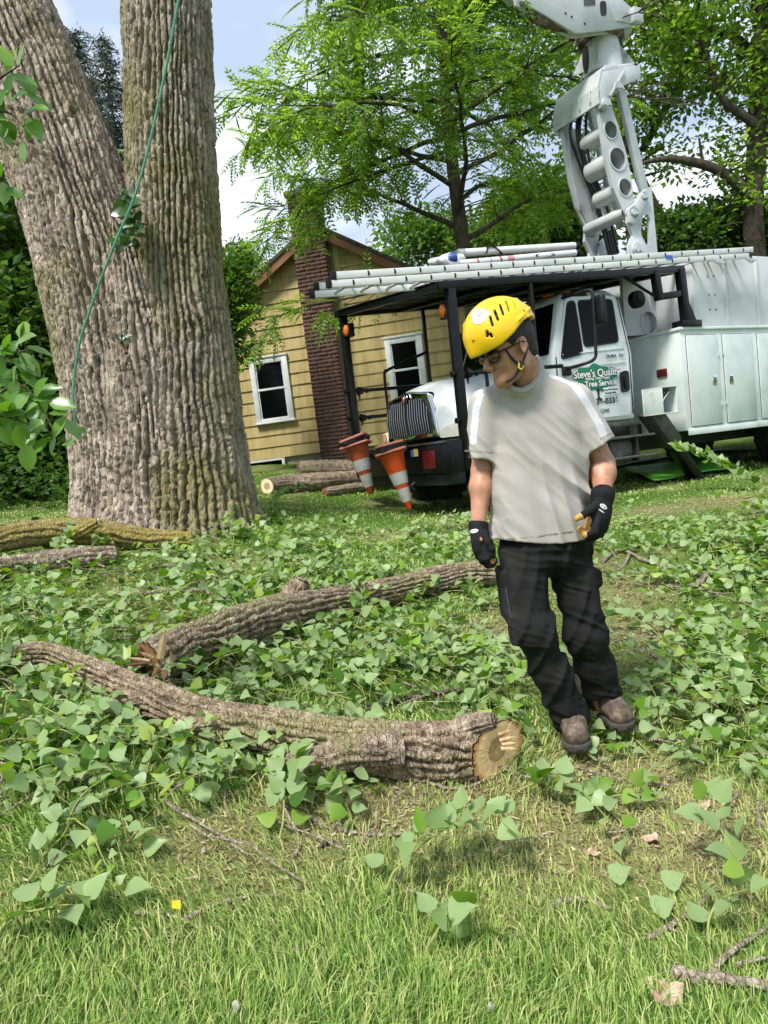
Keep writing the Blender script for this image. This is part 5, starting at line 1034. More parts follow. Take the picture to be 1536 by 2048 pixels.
for i, (x, y, rx, ry, Yq, lab, mt) in enumerate((
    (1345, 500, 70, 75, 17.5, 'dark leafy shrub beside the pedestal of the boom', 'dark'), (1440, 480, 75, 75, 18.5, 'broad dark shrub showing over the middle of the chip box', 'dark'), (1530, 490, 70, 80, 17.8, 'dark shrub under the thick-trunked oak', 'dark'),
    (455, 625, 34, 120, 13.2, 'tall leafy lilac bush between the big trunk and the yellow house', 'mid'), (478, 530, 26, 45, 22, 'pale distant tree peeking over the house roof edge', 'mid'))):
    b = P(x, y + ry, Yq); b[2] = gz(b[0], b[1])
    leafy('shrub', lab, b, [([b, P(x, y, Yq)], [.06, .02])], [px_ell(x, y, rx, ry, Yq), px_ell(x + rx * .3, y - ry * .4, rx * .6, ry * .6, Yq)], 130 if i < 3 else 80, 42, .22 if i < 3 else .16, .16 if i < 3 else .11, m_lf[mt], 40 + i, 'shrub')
# ---- dark wood on the left, shade put into its darker leaf colour
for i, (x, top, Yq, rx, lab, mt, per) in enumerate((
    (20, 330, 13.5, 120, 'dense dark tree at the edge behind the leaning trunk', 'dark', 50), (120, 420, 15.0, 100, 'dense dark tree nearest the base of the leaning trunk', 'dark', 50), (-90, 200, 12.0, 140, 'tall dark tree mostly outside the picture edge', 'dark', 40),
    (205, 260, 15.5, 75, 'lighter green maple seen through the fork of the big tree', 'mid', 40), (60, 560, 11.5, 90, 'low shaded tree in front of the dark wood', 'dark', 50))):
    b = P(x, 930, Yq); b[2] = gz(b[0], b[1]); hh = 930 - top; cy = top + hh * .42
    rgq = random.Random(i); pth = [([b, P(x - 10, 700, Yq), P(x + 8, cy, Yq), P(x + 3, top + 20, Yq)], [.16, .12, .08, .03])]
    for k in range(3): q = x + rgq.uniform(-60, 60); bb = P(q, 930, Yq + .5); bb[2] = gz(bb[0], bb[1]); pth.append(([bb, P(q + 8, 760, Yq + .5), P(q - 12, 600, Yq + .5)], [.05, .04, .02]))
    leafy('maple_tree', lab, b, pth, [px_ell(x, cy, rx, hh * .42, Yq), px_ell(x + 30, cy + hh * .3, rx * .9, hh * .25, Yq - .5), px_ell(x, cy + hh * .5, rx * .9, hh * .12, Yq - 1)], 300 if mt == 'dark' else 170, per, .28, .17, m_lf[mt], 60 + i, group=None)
def spruce(label, x, ytop, Y, wid, seed, lm):
    rg = np.random.default_rng(seed); top = P(x, ytop, Y); base = np.array((top[0], top[1], gz(top[0], top[1]))); H = top[2] - base[2]; wood = [(np.array([base, (base + top) / 2, top]), np.array([.16, .09, .01]))]; pos, X = [], []
    for h in np.arange(.0, H * .75, .16):
        R = wid * (.08 + h / H * 1.25); nb = 7
        for k in range(nb):
            az = rg.uniform(0, 6.28); d = np.array((math.cos(az), math.sin(az), -.25)); L_ = R * rg.uniform(.7, 1.1); p = top + np.array((0, 0, -h)); q = p + d * L_ + np.array((0, 0, .10 * L_)); wood.append((np.array([p, (p + q) / 2 + np.array((0, 0, -.04)), q]), np.array([.018, .012, .004])))
            for u in np.linspace(.2, 1, max(3, int(L_ / .07))):
                for _ in range(5): pos.append(p + (q - p) * u + rg.normal(0, .05, 3)); X.append(d * .5 + rg.normal(0, .6, 3) + np.array((0, 0, -.1)))
    pos, X = np.array(pos), np.array(X); n = len(pos); Tn = (LEAF[0] * np.array((1, .35, .5)), LEAF[1])
    V, F = scatter(*Tn, pos, X, rg.normal(0, 1, (n, 3)) + np.array((0, 0, .7)), rg.uniform(.10, .20, n)); finish_tree('spruce_tree', label, base, wood, V, F, lm)
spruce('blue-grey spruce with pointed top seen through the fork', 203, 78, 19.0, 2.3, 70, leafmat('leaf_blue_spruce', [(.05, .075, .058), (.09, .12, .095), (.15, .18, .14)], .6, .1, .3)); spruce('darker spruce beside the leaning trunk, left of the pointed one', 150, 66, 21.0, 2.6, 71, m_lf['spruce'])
# ---- far tree line and undergrowth
def build_far():
    rg = np.random.default_rng(90); ells = []
    for k in range(46):
        x = -34 + 76 * k / 45; yv = rg.uniform(30, 38); h = rg.uniform(3.0, 5.0) * (1.35 if x < -8 else 1); z = gz(np.clip(x, -30, 30), 38.0); ells.append(((x, yv, z + h * .9), (2.2, 1.5, h)))
    cl, pos, off = cloud(rg, ells, 1500, 24, .5, .6); n = len(pos)
    V, F = scatter(LEAF[0], LEAF[1], pos, unit(off) + rg.normal(0, .4, (n, 3)), np.array((0, 0, 1.0)) + rg.normal(0, .5, (n, 3)), rg.uniform(.28, .5, n))
    tag(obj('far_woods', V, F, m_lf['mid']), 'far belt of trees closing the view behind the yards', 'woods', kind='stuff')
    ells = [((x, y, gz(x, y) + .3), (.7, .5, .45)) for x, y in [(rg.uniform(-9, -3.2), rg.uniform(8.5, 12)) for _ in range(34)]]
    cl, pos, off = cloud(rg, ells, 420, 34, .15, .6); n = len(pos)
    V, F = scatter(LEAF[0], LEAF[1], pos, unit(off) + rg.normal(0, .4, (n, 3)), np.array((0, 0, 1.0)) + rg.normal(0, .4, (n, 3)), rg.uniform(.07, .13, n))
    tag(obj('undergrowth', V, F, m_lf['dark']), 'shaded undergrowth on the floor of the dark wood', 'undergrowth', kind='stuff')
build_far()
# ================================================================== the person
def J(x, y, Y): return P(x, y, Y)
YM = 3.0
HS = 1.04; HC = J(1018, 694, 2.88)
_yaw, _pit = math.radians(70), math.radians(14)
hF = np.array((-math.cos(_pit) * math.sin(_yaw), -math.cos(_pit) * math.cos(_yaw), -math.sin(_pit))); hU = np.array((0, 0, 1.0)) - hF * hF[2]; hU /= np.linalg.norm(hU); hL = np.cross(hU, hF)
HM = np.stack([hF, hL, hU])                                  # world -> head rows (forward, left, up)
def hw(f, l, u): return HC + HS * (f * hF + l * hL + u * hU)
sh_R, el_R, wr_R = J(970, 815, 3.0), J(964, 942, 3.02), J(957, 1050, 2.95)
sh_L, el_L, wr_L = J(1152, 805, 3.0), J(1205, 928, 3.03), J(1206, 988, 2.90)
neck = J(1051, 765, 3.0)
hipR, hipL = J(1044, 1105, 2.98), J(1133, 1100, 3.02); knR, knL = J(1066, 1262, 2.88), J(1172, 1272, 3.0); anR, anL = J(1144, 1444, 2.95), J(1211, 1412, 3.10)
def head_sdf(p):
    q = (p - HC) @ HM.T / HS; qa = q.copy(); qa[:, 1] = np.abs(qa[:, 1])
    d = ell(q, (-.008, 0, .03), (.098, .077, .090)); d = smin(d, ell(q, (.034, 0, -.035), (.058, .058, .085)), .04)
    d = smin(d, rcone(qa, (.076, .0, -.112), (.068, .014, -.108), .019, .018), .03); d = smin(d, rcone(qa, (.070, .016, -.106), (.0, .053, -.075), .016, .018), .035)
    d = smin(d, rcone(qa, (.055, .045, -.03), (.062, .036, -.055), .02, .018), .025)                       # cheeks
    d = smin(d, rcone(q, (.097, 0, .0), (.119, 0, -.043), .008, .0115), .014); d = smin(d, rcone(qa, (.106, .004, -.049), (.104, .013, -.05), .010, .0085), .008)  # nose, nostrils
    d = smin(d, rcone(qa, (.090, .008, .014), (.076, .045, .012), .012, .012), .015)                      # brow
    d = smax(d, -(rcone(qa, (.098, .022, -.006), (.088, .042, -.006), .011, .010)), .012)                  # eye sockets
    d = smin(d, ell(qa, (.083, .030, -.006), (.012, .013, .011)), .006)
    d = smin(d, rcone(qa, (.0955, .0, -.071), (.086, .019, -.074), .0075, .005), .008); d = smin(d, rcone(qa, (.0935, .0, -.085), (.085, .016, -.082), .0075, .005), .007)   # lips
    d = smax(d, -rcone(qa, (.105, 0, -.0782), (.086, .024, -.081), .0022, .002), .004)
    e = ell(qa, (-.012, .080, -.012), (.021, .010, .034), np.array(((.95, .25, .15), (-.30, .94, 0), (-.15, 0, .98)))); e = smax(e, -ell(qa, (-.008, .092, -.008), (.012, .008, .020)), .006)
    d = smin(d, e, .008)
    return d * HS
def body_sdf(p):
    d = head_sdf(p)
    d = smin(d, rcone(p, hw(-.035, 0, -.055), neck + np.array((0, 0, -.03)), .054 * HS, .058), .03)
    d = smin(d, rcone(p, hw(.0, .045, -.085), J(1040, 775, 2.93), .014, .016), .03)                         # neck muscle
    tz = [J(1080, y, YM + .01) for y in (845, 880, 980, 1080)]
    d = smin(d, rcone(p, tz[0], tz[2], .085, .095), .05); d = smin(d, rcone(p, tz[2], tz[3], .095, .105), .05)
    for a in (sh_R, sh_L): d = smin(d, rcone(p, neck + np.array((0, .01, -.06)), a, .05, .048), .04)
    for s, e, w, r in ((sh_R, el_R, wr_R, (.050, .042, .029)), (sh_L, el_L, wr_L, (.052, .047, .033))):
        d = smin(d, rcone(p, s, e, r[0], r[1]), .03); m = e + (w - e) * .3; d = smin(d, rcone(p, e, m, r[1], r[1] * 1.03), .02); d = smin(d, rcone(p, m, w, r[1] * 1.02, r[2]), .03)
        h = w + (w - e) / np.linalg.norm(w - e) * .035; d = smin(d, rcone(p, w, h, r[2] * .9, .018), .006)
    for h, k, a in ((hipR, knR, anR), (hipL, knL, anL)):
        d = smin(d, rcone(p, h, k, .075, .055), .05); d = smin(d, rcone(p, k, a, .052, .042), .03)
    return d
base = np.array((J(1180, 1490, 3.0)[0], 3.0, gz(J(1180, 1490, 3.0)[0], 3.0)))
skin = pmat('skin', [(.3, (.34, .15, .085)), (.5, (.44, .215, .13)), (.68, (.52, .275, .18))], 16, .5, .12, 120, bdist=.002)
skin.node_tree.nodes['Principled BSDF'].inputs['Subsurface Weight'].default_value = .15; skin.node_tree.nodes['Principled BSDF'].inputs['Subsurface Radius'].default_value = (.02, .008, .004)
def pobj(name, fn, lo, hi, h, mat, parent=None):
    V, Fq = sdf_mesh(fn, np.asarray(lo, np.float32), np.asarray(hi, np.float32), h); return obj(name, V - base, Fq, mat, parent, True)
allp = np.array([hw(.12, 0, 0), hw(-.1, 0, .12), sh_R, el_R, wr_R, sh_L, el_L, wr_L, hipR, hipL, anR, anL])
person = pobj('person', body_sdf, allp.min(0) - .13, allp.max(0) + .13, .0048, skin); person.location = base
tag(person, 'worker in yellow helmet, grey t-shirt and black cargo trousers walking across the lawn', 'person')
def hit(px, py, fn, y0=2.4, y1=3.4):
    d = ray(px, py); y = y0; 
    for _ in range(120):
        p = CAM + d * (y / d[1]); s = float(fn(p[None])[0])
        if s < .0008: break
        y += max(.0008, s * .7)
        if y > y1: break
    return p
def ptube(name, pts, r, mat, parent, n=8, k=20): return MB().tube(spline([np.asarray(q) - base for q in pts], k), r, n).build(name, mat, parent, smooth=True)
# ---- t-shirt
rows = [(1092, 988, 1180, .136), (1040, 987, 1177, .134), (990, 990, 1173, .128), (930, 991, 1168, .124), (880, 986, 1163, .122), (840, 978, 1158, .118), (812, 974, 1153, .110), (788, 980, 1142, .097), (765, 1000, 1112, .085), (742, 1022, 1085, .066)]
zz_, cx_, a_, b_ = [], [], [], []
for y, x0, x1, bb in rows: c = J((x0 + x1) / 2, y, YM); zz_.append(c[2]); cx_.append(c[0]); a_.append((x1 - x0) / 2 * YM / FPX); b_.append(bb)
zz_, cx_, a_, b_ = map(np.array, (zz_, cx_, a_, b_))
slR, slL = J(961, 915, 3.0), J(1196, 890, 2.99)
def wr(s, t_, seed, fs, ft): n = vn3(np.stack([s * fs, t_ * ft, np.full_like(s, seed * 3.7)], 1), 1.0, seed); return 1 - np.abs(2 * n - 1) * 1.6
def torso_d(p):
    z = p[:, 2]; cx = np.interp(z, zz_, cx_); a = np.interp(z, zz_, a_); b = np.interp(z, zz_, b_)
    dx = (p[:, 0] - cx) / a; dy = (p[:, 1] - (YM + .01)) / b; e = ((np.abs(dx) ** 2.5 + np.abs(dy) ** 2.5) ** (1 / 2.5) - 1) * np.minimum(a, b); return smax(e, (z - zz_[-2] - .005) * .9, .03)
hem_z = zz_[0] + .03
_col = [J(x, y, Y) for x, y, Y in ((1006, 752, 2.955), (1011, 768, 2.915), (1024, 780, 2.89), (1044, 785, 2.89), (1062, 776, 2.905), (1075, 756, 2.94), (1080, 734, 2.985), (1072, 718, 3.04), (1045, 716, 3.07), (1018, 730, 3.03))]
def shirt_sdf(p):
    d = torso_d(p); rg_ = None
    for i in range(10):
        e = rcone(p, _col[i], _col[(i + 1) % 10], .012, .012); rg_ = e if rg_ is None else np.minimum(rg_, e)
    d = smin(d, rg_, .05)
    for a in (sh_R, sh_L): d = smin(d, rcone(p, neck + np.array((np.sign(a[0] - neck[0]) * .045, .012, -.035)), a + np.array((0, 0, .016)), .060, .056), .05)
    cuts = []
    for s, e, r0, r1 in ((sh_R, slR, .062, .058), (sh_L, slL, .066, .066)):
        ax = (e - s) / np.linalg.norm(e - s); sl = rcone(p, s, e + ax * .1, r0, r1 + .004); t_ = (p - e) @ ax; sl = smax(sl, t_, .004)
        inn = rcone(p, s + ax * .06, e + ax * .1, r0 - .014, r1 - .006); d = smin(d, sl, .028); cuts.append(np.where(t_ > -.05, inn, 1.0))
    x = p[:, 0]; z = p[:, 2]; y = p[:, 1]; lowt = np.clip((zz_[4] - z) / .25, 0, 1)
    # drag folds: slanting towards the hip, hanging ones at the side, small ones at the armpits
    s1 = (x - cx_[2]) * .75 + (z - hem_z) * .66; t1 = -(x - cx_[2]) * .66 + (z - hem_z) * .75
    f = .016 * wr(s1 + .03 * np.sin(t1 * 6), t1, 4, 10.5, 1.8) * (.25 + .75 * lowt) + .012 * wr(x + .03 * np.sin(z * 6), z, 9, 16, 1.8) * lowt + .004 * wr(s1, t1 + y, 14, 30, 5)
    d = d - f * (.35 + .65 * np.clip((zz_[6] - z) / .12, 0, 1))
    hz = hem_z + .02 * np.clip((cx_[0] - x) / .2, 0, 1.2) ** 1.0 - .012 * np.sin((x - cx_[0]) * 9 + .4) + .012 * (y - YM); d = smax(d, hz - z, .004)
    inn = np.where(z < hem_z + .07, torso_d(p) + .014, 1.0); d = np.maximum(d, -inn)
    for c in cuts: d = np.maximum(d, -c)
    cc_ = sum(_col) / 10; d = smax(d, -rcone(p, cc_ + np.array((-.03, -.03, .12)), cc_ + np.array((.0, .0, -.02)), .064, .062), .006)
    return d
mSh = pmat('grey_tshirt_cotton', [(.3, (.335, .31, .275)), (.55, (.405, .38, .35)), (.7, (.44, .42, .395))], 2.2, .9, .25, 260, bdist=.002, spec=.2)
mStripe = pmat('white_tshirt_panel', [(.56, .56, .60), (.64, .64, .68)], 5, .85, .2, 260, spec=.2)
V, Fq = sdf_mesh(shirt_sdf, np.array((J(930, 800, 3)[0], 2.80, hem_z - .05)), np.array((J(1235, 800, 3)[0] + .03, 3.22, neck[2] + .08)), .0048)
shirt = obj('t_shirt', V - base, Fq, [mSh, mStripe], person, True)
cen = V[Fq].mean(1); mi = np.zeros(len(Fq), np.int32)
for pts in ([(1106, 752), (1140, 766), (1166, 792), (1190, 832), (1207, 868)], [(1000, 757), (975, 768), (960, 788), (952, 815), (948, 850), (946, 880)]):
    cl = spline([hit(x, y, shirt_sdf) for x, y in pts], 40); d = np.sqrt(((cen[:, None] - cl[None]) ** 2).sum(-1)).min(1); mi[d < .0175] = 1
shirt.data.polygons.foreach_set('material_index', mi)
mCol = pmat('ribbed_collar_cotton', [(.34, .325, .295), (.40, .385, .355)], 5, .9, .4, 300, bdist=.002, spec=.2)
MB().tube(spline([q + np.array((0, -.010, .004)) - base for q in _col + [_col[0]]], 60), .0125, 8, False).build('collar', mCol, shirt, smooth=True)
def ring_on(fn, c, u, v, r1, n=48):
    a = np.arange(n) * 2 * math.pi / n; r = np.linspace(.02, r1, 90); D = np.cos(a)[:, None] * u + np.sin(a)[:, None] * v; pts = c + r[None, :, None] * D[:, None]; f = fn(pts.reshape(-1, 3).astype(np.float32)).reshape(n, 90)
    ins = f < 0; last = np.where(ins.any(1), 89 - np.argmax(ins[:, ::-1], 1), 40); q = pts[np.arange(n), last]; return np.vstack([q, q[:1]])
mSeam = pmat('shirt_seam', (.27, .245, .21), rough=.9)
for s_, e_ in ((sh_R, slR), (sh_L, slL)):
    ax = unit3 = (e_ - s_) / np.linalg.norm(e_ - s_); u_ = np.cross(ax, (0, 1, 0)); u_ /= np.linalg.norm(u_); v_ = np.cross(ax, u_)
    for k_ in (.020, .024): MB().tube(ring_on(shirt_sdf, e_ - ax * k_, u_, v_, .072) - base, .0013, 4, False).build('sleeve_seam', mSeam, shirt)
for k_ in (.018, .022):
    rr_ = ring_on(shirt_sdf, np.array((cx_[0], YM + .01, hem_z + k_ + .012)), np.array((1.0, 0, 0)), np.array((0, 1.0, 0)), .26); MB().tube(rr_ + np.array((0, -.0015, 0)) - base, .0014, 4, False).build('hem_seam', mSeam, shirt)
# ---- trousers
def trouser_sdf(p):
    c = (hipR + hipL) / 2 + np.array((0, 0, .035)); d = ell(p, c, (.178, .116, .135)); d = np.maximum(d, p[:, 2] - (c[2] + .11))
    x, y, z = p.T
    for h, k, a, r in ((hipR, knR, anR, (.084, .072, .066)), (hipL, knL, anL, (.084, .070, .068))):
        m = k + (a - k) * .45; g = smin(rcone(p, h, k, r[0], r[1]), rcone(p, k, m, r[1], r[2] - .002), .05); g = smin(g, rcone(p, m, a, r[2] - .002, r[2]), .05)
        d = smin(d, g, .035)
    s1 = x * .35 + z * .94; t1 = x * .94 - z * .35
    kz = np.exp(-((z - knR[2]) / .10) ** 2) + np.exp(-((z - hipR[2] + .06) / .07) ** 2) + 1.1 * np.exp(-((z - anR[2] - .05) / .07) ** 2)
    f = .012 * wr(s1 + .02 * np.sin(t1 * 11), t1, 31, 26, 4) * np.clip(kz, .15, 1) + .011 * wr(t1 + .03 * np.sin(z * 6), z, 37, 17, 1.9) + .0035 * wr(s1, t1 + y, 44, 40, 16)
    d = d - f
    for (px, py, Y, sx) in ((1010, 1188, 2.98, -1), (1182, 1188, 3.0, 1)):
        c = J(px, py, Y); q = np.abs(p - c) - np.array((.004, .055, .09)); b = np.linalg.norm(np.maximum(q, 0), axis=1) + np.minimum(q.max(1), 0) - .016; fl = J(px + sx * 3, py - 36, Y); q2 = np.abs(p - fl) - np.array((.006, .057, .020)); b2 = np.linalg.norm(np.maximum(q2, 0), axis=1) + np.minimum(q2.max(1), 0) - .017
        d = smin(d, b, .012); d = smin(d, b2, .004)
    for a, k, r, o in ((anR, knR, .066, 0), (anL, knL, .070, 0)):
        ax = (a - k) / np.linalg.norm(a - k); near = np.linalg.norm(p - a, axis=1) < .2; t_ = (p - a) @ ax; d = np.where(near, smax(d, t_, .004), d); d = np.where(near & (t_ > -.05), np.maximum(d, -rcone(p, k, a + ax * .05, r - .012, r - .012)), d)
    return d
mTr = pmat('black_trouser_cotton', [(.3, (.010, .010, .0105)), (.6, (.017, .0168, .017)), (.75, (.034, .032, .030))], 5, .85, .3, 240, bdist=.002, spec=.12)
lo = np.array((J(970, 1100, 3)[0] - .02, 2.74, anR[2] - .1)); hi = np.array((J(1250, 1400, 3.1)[0] + .04, 3.26, hem_z + .16))
trs = pobj('trousers', trouser_sdf, lo, hi, .0050, mTr, person)
ptube('seam', [hit(x, y, trouser_sdf) + np.array((0, -.001, 0)) for x, y in ((1004, 1128), (1012, 1180), (1022, 1235))], .0025, pmat('dark_thread', (.05, .05, .05), rough=.9), trs, 5, 12)
# ---- boots
mBoot = pmat('brown_boot_leather', [(.3, (.04, .026, .018)), (.5, (.11, .078, .055)), (.7, (.22, .17, .125))], 30, .75, .4, 90, bdist=.004); mSole = pmat('boot_rubber', [(.03, .027, .024), (.07, .062, .052)], 20, .85, .4); mLace = pmat('boot_lace', (.07, .05, .035), rough=.9)
def boot(an, toe_px, Yt, yaw, mirror):
    toe = J(*toe_px, Yt); f = np.array((math.sin(yaw), -math.cos(yaw), 0)); gzv = gz(toe[0], toe[1]); l = np.array((-f[1], f[0], 0)); u = np.array((0, 0, 1.0)); Mb = np.stack([f, l, u])
    o = np.array((an[0], an[1], 0)) - f * .0; o[2] = max(gzv, toe[2]) - .005
    tl_ = float((toe - o) @ f); tl_ = min(max(tl_, .17), .235)
    def up(p):
        q = (p - o) @ Mb.T; d = rcone(q, (tl_ - .055, 0, .055), (.05, 0, .085), .050, .047); d = smin(d, rcone(q, (.05, 0, .085), (-.01, 0, .13), .047, .046), .03); d = smin(d, rcone(q, (-.01, 0, .10), (-.005, 0, .22), .050, .052), .02); d = smin(d, rcone(q, (-.045, 0, .05), (-.03, 0, .10), .044, .044), .03)
        return smax(d, .022 - q[:, 2], .004) + .002 * (vn3(p, 60, 5) - .5)
    def so(p):
        q = (p - o) @ Mb.T; r = np.minimum(rcone(q * np.array((1, 1, 0)), (tl_ - .058, 0, 0), (.03, 0, 0), .058, .046), rcone(q * np.array((1, 1, 0)), (.03, 0, 0), (-.05, 0, 0), .046, .047)); d = smax(r, np.abs(q[:, 2] - .016) - .016, .006)
        g = np.sin(q[:, 0] * 190) > .2; return np.where(g & (q[:, 2] < .010), np.maximum(d, -(.012 - q[:, 2]) * -1 + .0), d)
    b = pobj('boot', up, o - .25, o + .25, .0042, mBoot, person); pobj('sole', so, o - .25, o + .25, .0045, mSole, b)
    for k in range(5):
        ff = tl_ - .085 - .020 * k
        pts = []
        for s in np.linspace(-1, 1, 7):
            w = o + f * (ff + .006 * (k % 2) * s) + l * s * .028; z = .21
            while z > .03 and float(up((w + u * z)[None])[0]) > 0: z -= .003
            pts.append(w + u * (z + .003))
        ptube('lace', pts, .0032, mLace, b, 6, 12)
boot(anR, (1150, 1502), 2.80, math.radians(-8), 1); boot(anL, (1224, 1462), 2.95, math.radians(14), -1)
# ---- gloves
mGv = pmat('black_glove_fabric', [(.007, .007, .008), (.02, .02, .022)], 20, .8, .3, 200, bdist=.002, spec=.15); mGy = pmat('tan_glove_leather', [(.40, .20, .035), (.55, .31, .075)], 14, .6, .3)
def glove(w, e, palm, fingers, thumb, tan, cuff_r, name='glove', cuff_len=.010):
    def fn(p):
        ax = (e - w) / np.linalg.norm(e - w); d = rcone(p, w + ax * .03, w, cuff_r, cuff_r - .001)
        for a, b, r0, r1 in palm: d = smin(d, rcone(p, a, b, r0, r1), .018)
        for fg in fingers:
            g = None
            for i in range(len(fg) - 1):
                s = rcone(p, fg[i], fg[i + 1], .0150 - .0008 * i, .0145 - .0010 * i); g = s if g is None else smin(g, s, .005)
            d = smin(d, g, .010)
        for i in range(len(thumb) - 1): d = smin(d, rcone(p, thumb[i], thumb[i + 1], .0175 - .0022 * i, .0155 - .002 * i), .008)
        return np.maximum(d, (p - w) @ ((e - w) / np.linalg.norm(e - w)) - cuff_len) + .0012 * (vn3(p, 120, 3) - .5)
    pts = np.array([w, e * .3 + w * .7] + [q for fg in fingers for q in fg] + list(thumb)); V, Fq = sdf_mesh(fn, pts.min(0) - .05, pts.max(0) + .05, .0032)
    o = obj(name, V - base, Fq, [mGv, mGy], person, True); cen = V[Fq].mean(1); mi = np.zeros(len(Fq), np.int32)
    for c, r in tan: mi[np.linalg.norm(cen - c, axis=1) < r] = 1
    o.data.polygons.foreach_set('material_index', mi); return o, fn
# his left hand: thumb side towards the viewer, fingers curled
pl = [(J(1205, 992, 2.90), J(1200, 1030, 2.87), .040, .042), (J(1196, 1020, 2.85), J(1192, 1050, 2.84), .030, .030), (J(1207, 1022, 2.90), J(1202, 1052, 2.89), .032, .030), (J(1186, 1024, 2.845), J(1178, 1056, 2.84), .018, .020)]
fgs = [[J(1193, 1042, 2.82), J(1190, 1064, 2.80), J(1172, 1070, 2.81), J(1160, 1058, 2.83)], [J(1198, 1046, 2.855), J(1195, 1068, 2.835), J(1178, 1076, 2.84), J(1165, 1064, 2.86)], [J(1204, 1046, 2.89), J(1201, 1068, 2.87), J(1184, 1077, 2.875), J(1171, 1066, 2.885)], [J(1209, 1042, 2.92), J(1206, 1061, 2.905), J(1191, 1070, 2.905), J(1180, 1062, 2.91)]]
th = [J(1194, 1008, 2.85), J(1178, 1022, 2.81), J(1165, 1031, 2.79), J(1154, 1037, 2.79)]
gl, gfn = glove(wr_L, el_L, pl, fgs, th, [(th[3], .026), (th[2], .012), (fgs[0][3], .020), (fgs[1][3], .020), (fgs[2][3], .02), (J(1166, 1070, 2.81), .018), (J(1172, 1042, 2.83), .022), (J(1170, 1056, 2.82), .022), (J(1166, 1062, 2.82), .02)], .046)
MB().tube([np.asarray(q) - base for q in [wr_L + (el_L - wr_L) / np.linalg.norm(el_L - wr_L) * s for s in (-.012, .009)]], .0455, 18).build('cuff_strap', mGv, gl, .003)
mLg = pmat('glove_logo_print', (.62, .60, .56), rough=.6)
def decal(name, cpx, rpx, fn, mat, parent, n=20, asp=1.0, rot=0.0, off=.0016, hole=0.0):
    ring = [1.0, .66, .33] if not hole else [1.0, hole]; V, F = [], []
    for r in ring:
        for k in range(n):
            a = k / n * 2 * math.pi; x, y = r * rpx * math.cos(a), r * rpx * asp * math.sin(a); q = hit(cpx[0] + x * math.cos(rot) - y * math.sin(rot), cpx[1] + x * math.sin(rot) + y * math.cos(rot), fn); d = q - CAM; V.append(q - d / np.linalg.norm(d) * off - base)
    for i in range(len(ring) - 1): F += [(i * n + k, i * n + (k + 1) % n, (i + 1) * n + (k + 1) % n, (i + 1) * n + k) for k in range(n)]
    if not hole: F.append(tuple((len(ring) - 1) * n + k for k in range(n)))
    return MB().add(V, F).build(name, mat, parent, smooth=True)
decal('logo', (1207, 1013), 8, gfn, mLg, gl, 16, .55, .6, hole=.6); decal('logo', (1207, 1013), 3, gfn, mLg, gl, 8, .8, .6); decal('logo', (1203, 1022), 7, gfn, mLg, gl, 10, .18, .6)

# his right hand: back of the hand towards the viewer, fingers curled against the thigh
pl = [(J(956, 1054, 2.95), J(960, 1080, 2.93), .031, .034), (J(955, 1072, 2.93), J(958, 1098, 2.92), .024, .025), (J(967, 1070, 2.94), J(973, 1096, 2.93), .022, .022)]
fgs = [[J(974, 1094, 2.905), J(982, 1110, 2.90), J(988, 1121, 2.915), J(984, 1126, 2.94)], [J(966, 1100, 2.91), J(974, 1117, 2.90), J(982, 1129, 2.91), J(988, 1126, 2.94)], [J(958, 1101, 2.92), J(965, 1118, 2.91), J(975, 1130, 2.92), J(984, 1130, 2.95)], [J(951, 1095, 2.94), J(957, 1111, 2.93), J(966, 1123, 2.94), J(975, 1126, 2.96)]]
th = [J(966, 1068, 2.915), J(978, 1084, 2.89), J(984, 1098, 2.885), J(986, 1110, 2.89)]
gr, gfr = glove(wr_R, el_R, pl, fgs, th, [(fgs[0][3], .016), (fgs[1][3], .022), (fgs[2][3], .022), (J(966, 1116, 2.91), .010), (J(985, 1120, 2.90), .014)], .041)
decal('cuff_patch', (948, 1062), 9, gfr, mLg, gr, 14, .45, -.2); decal('cuff_opening', (962, 1078), 4, gfr, skin, gr, 12, .6, 1.2)
# ---- hair, helmet, glasses, strap
def hair_sdf(p):
    q = (p - HC) @ HM.T / HS; d = ell(q, (-.012, 0, .028), (.103, .0815, .093)); d = np.minimum(d, ell(q, (-.055, 0, -.03), (.050, .060, .06)))
    d = np.maximum(d, (q[:, 0] - .048) * 1.0 - np.clip(q[:, 2], 0, .1) * .2); ear = ell(q * np.array((1, np.sign(1), 1)), (-.006, .085, -.022), (.030, .05, .042)); d = smax(d, -ear, .006); d = np.maximum(d, -.062 - q[:, 2])
    sb = np.maximum(np.abs(q[:, 0] - .022) - .010, np.abs(q[:, 2] + .01) - .035)
    return (d + .0022 * (vn3(np.stack([q[:, 0] * 3, q[:, 1] * 3, q[:, 2]], 1), 90, 3) - .5)) * HS
mHair = pmat('dark_brown_hair', [(.010, .007, .005), (.03, .02, .014)], 40, .6, .5, 120, stretch=(3, 3, 1))
pobj('hair', hair_sdf, HC - .16, HC + .16, .0036, mHair, person)
cutf, cutu = np.array((-.16, -.12, -.075, -.03, .0, .03, .08, .13, .2)), np.array((.062, .064, .076, .072, .060, .042, .020, .010, .004))
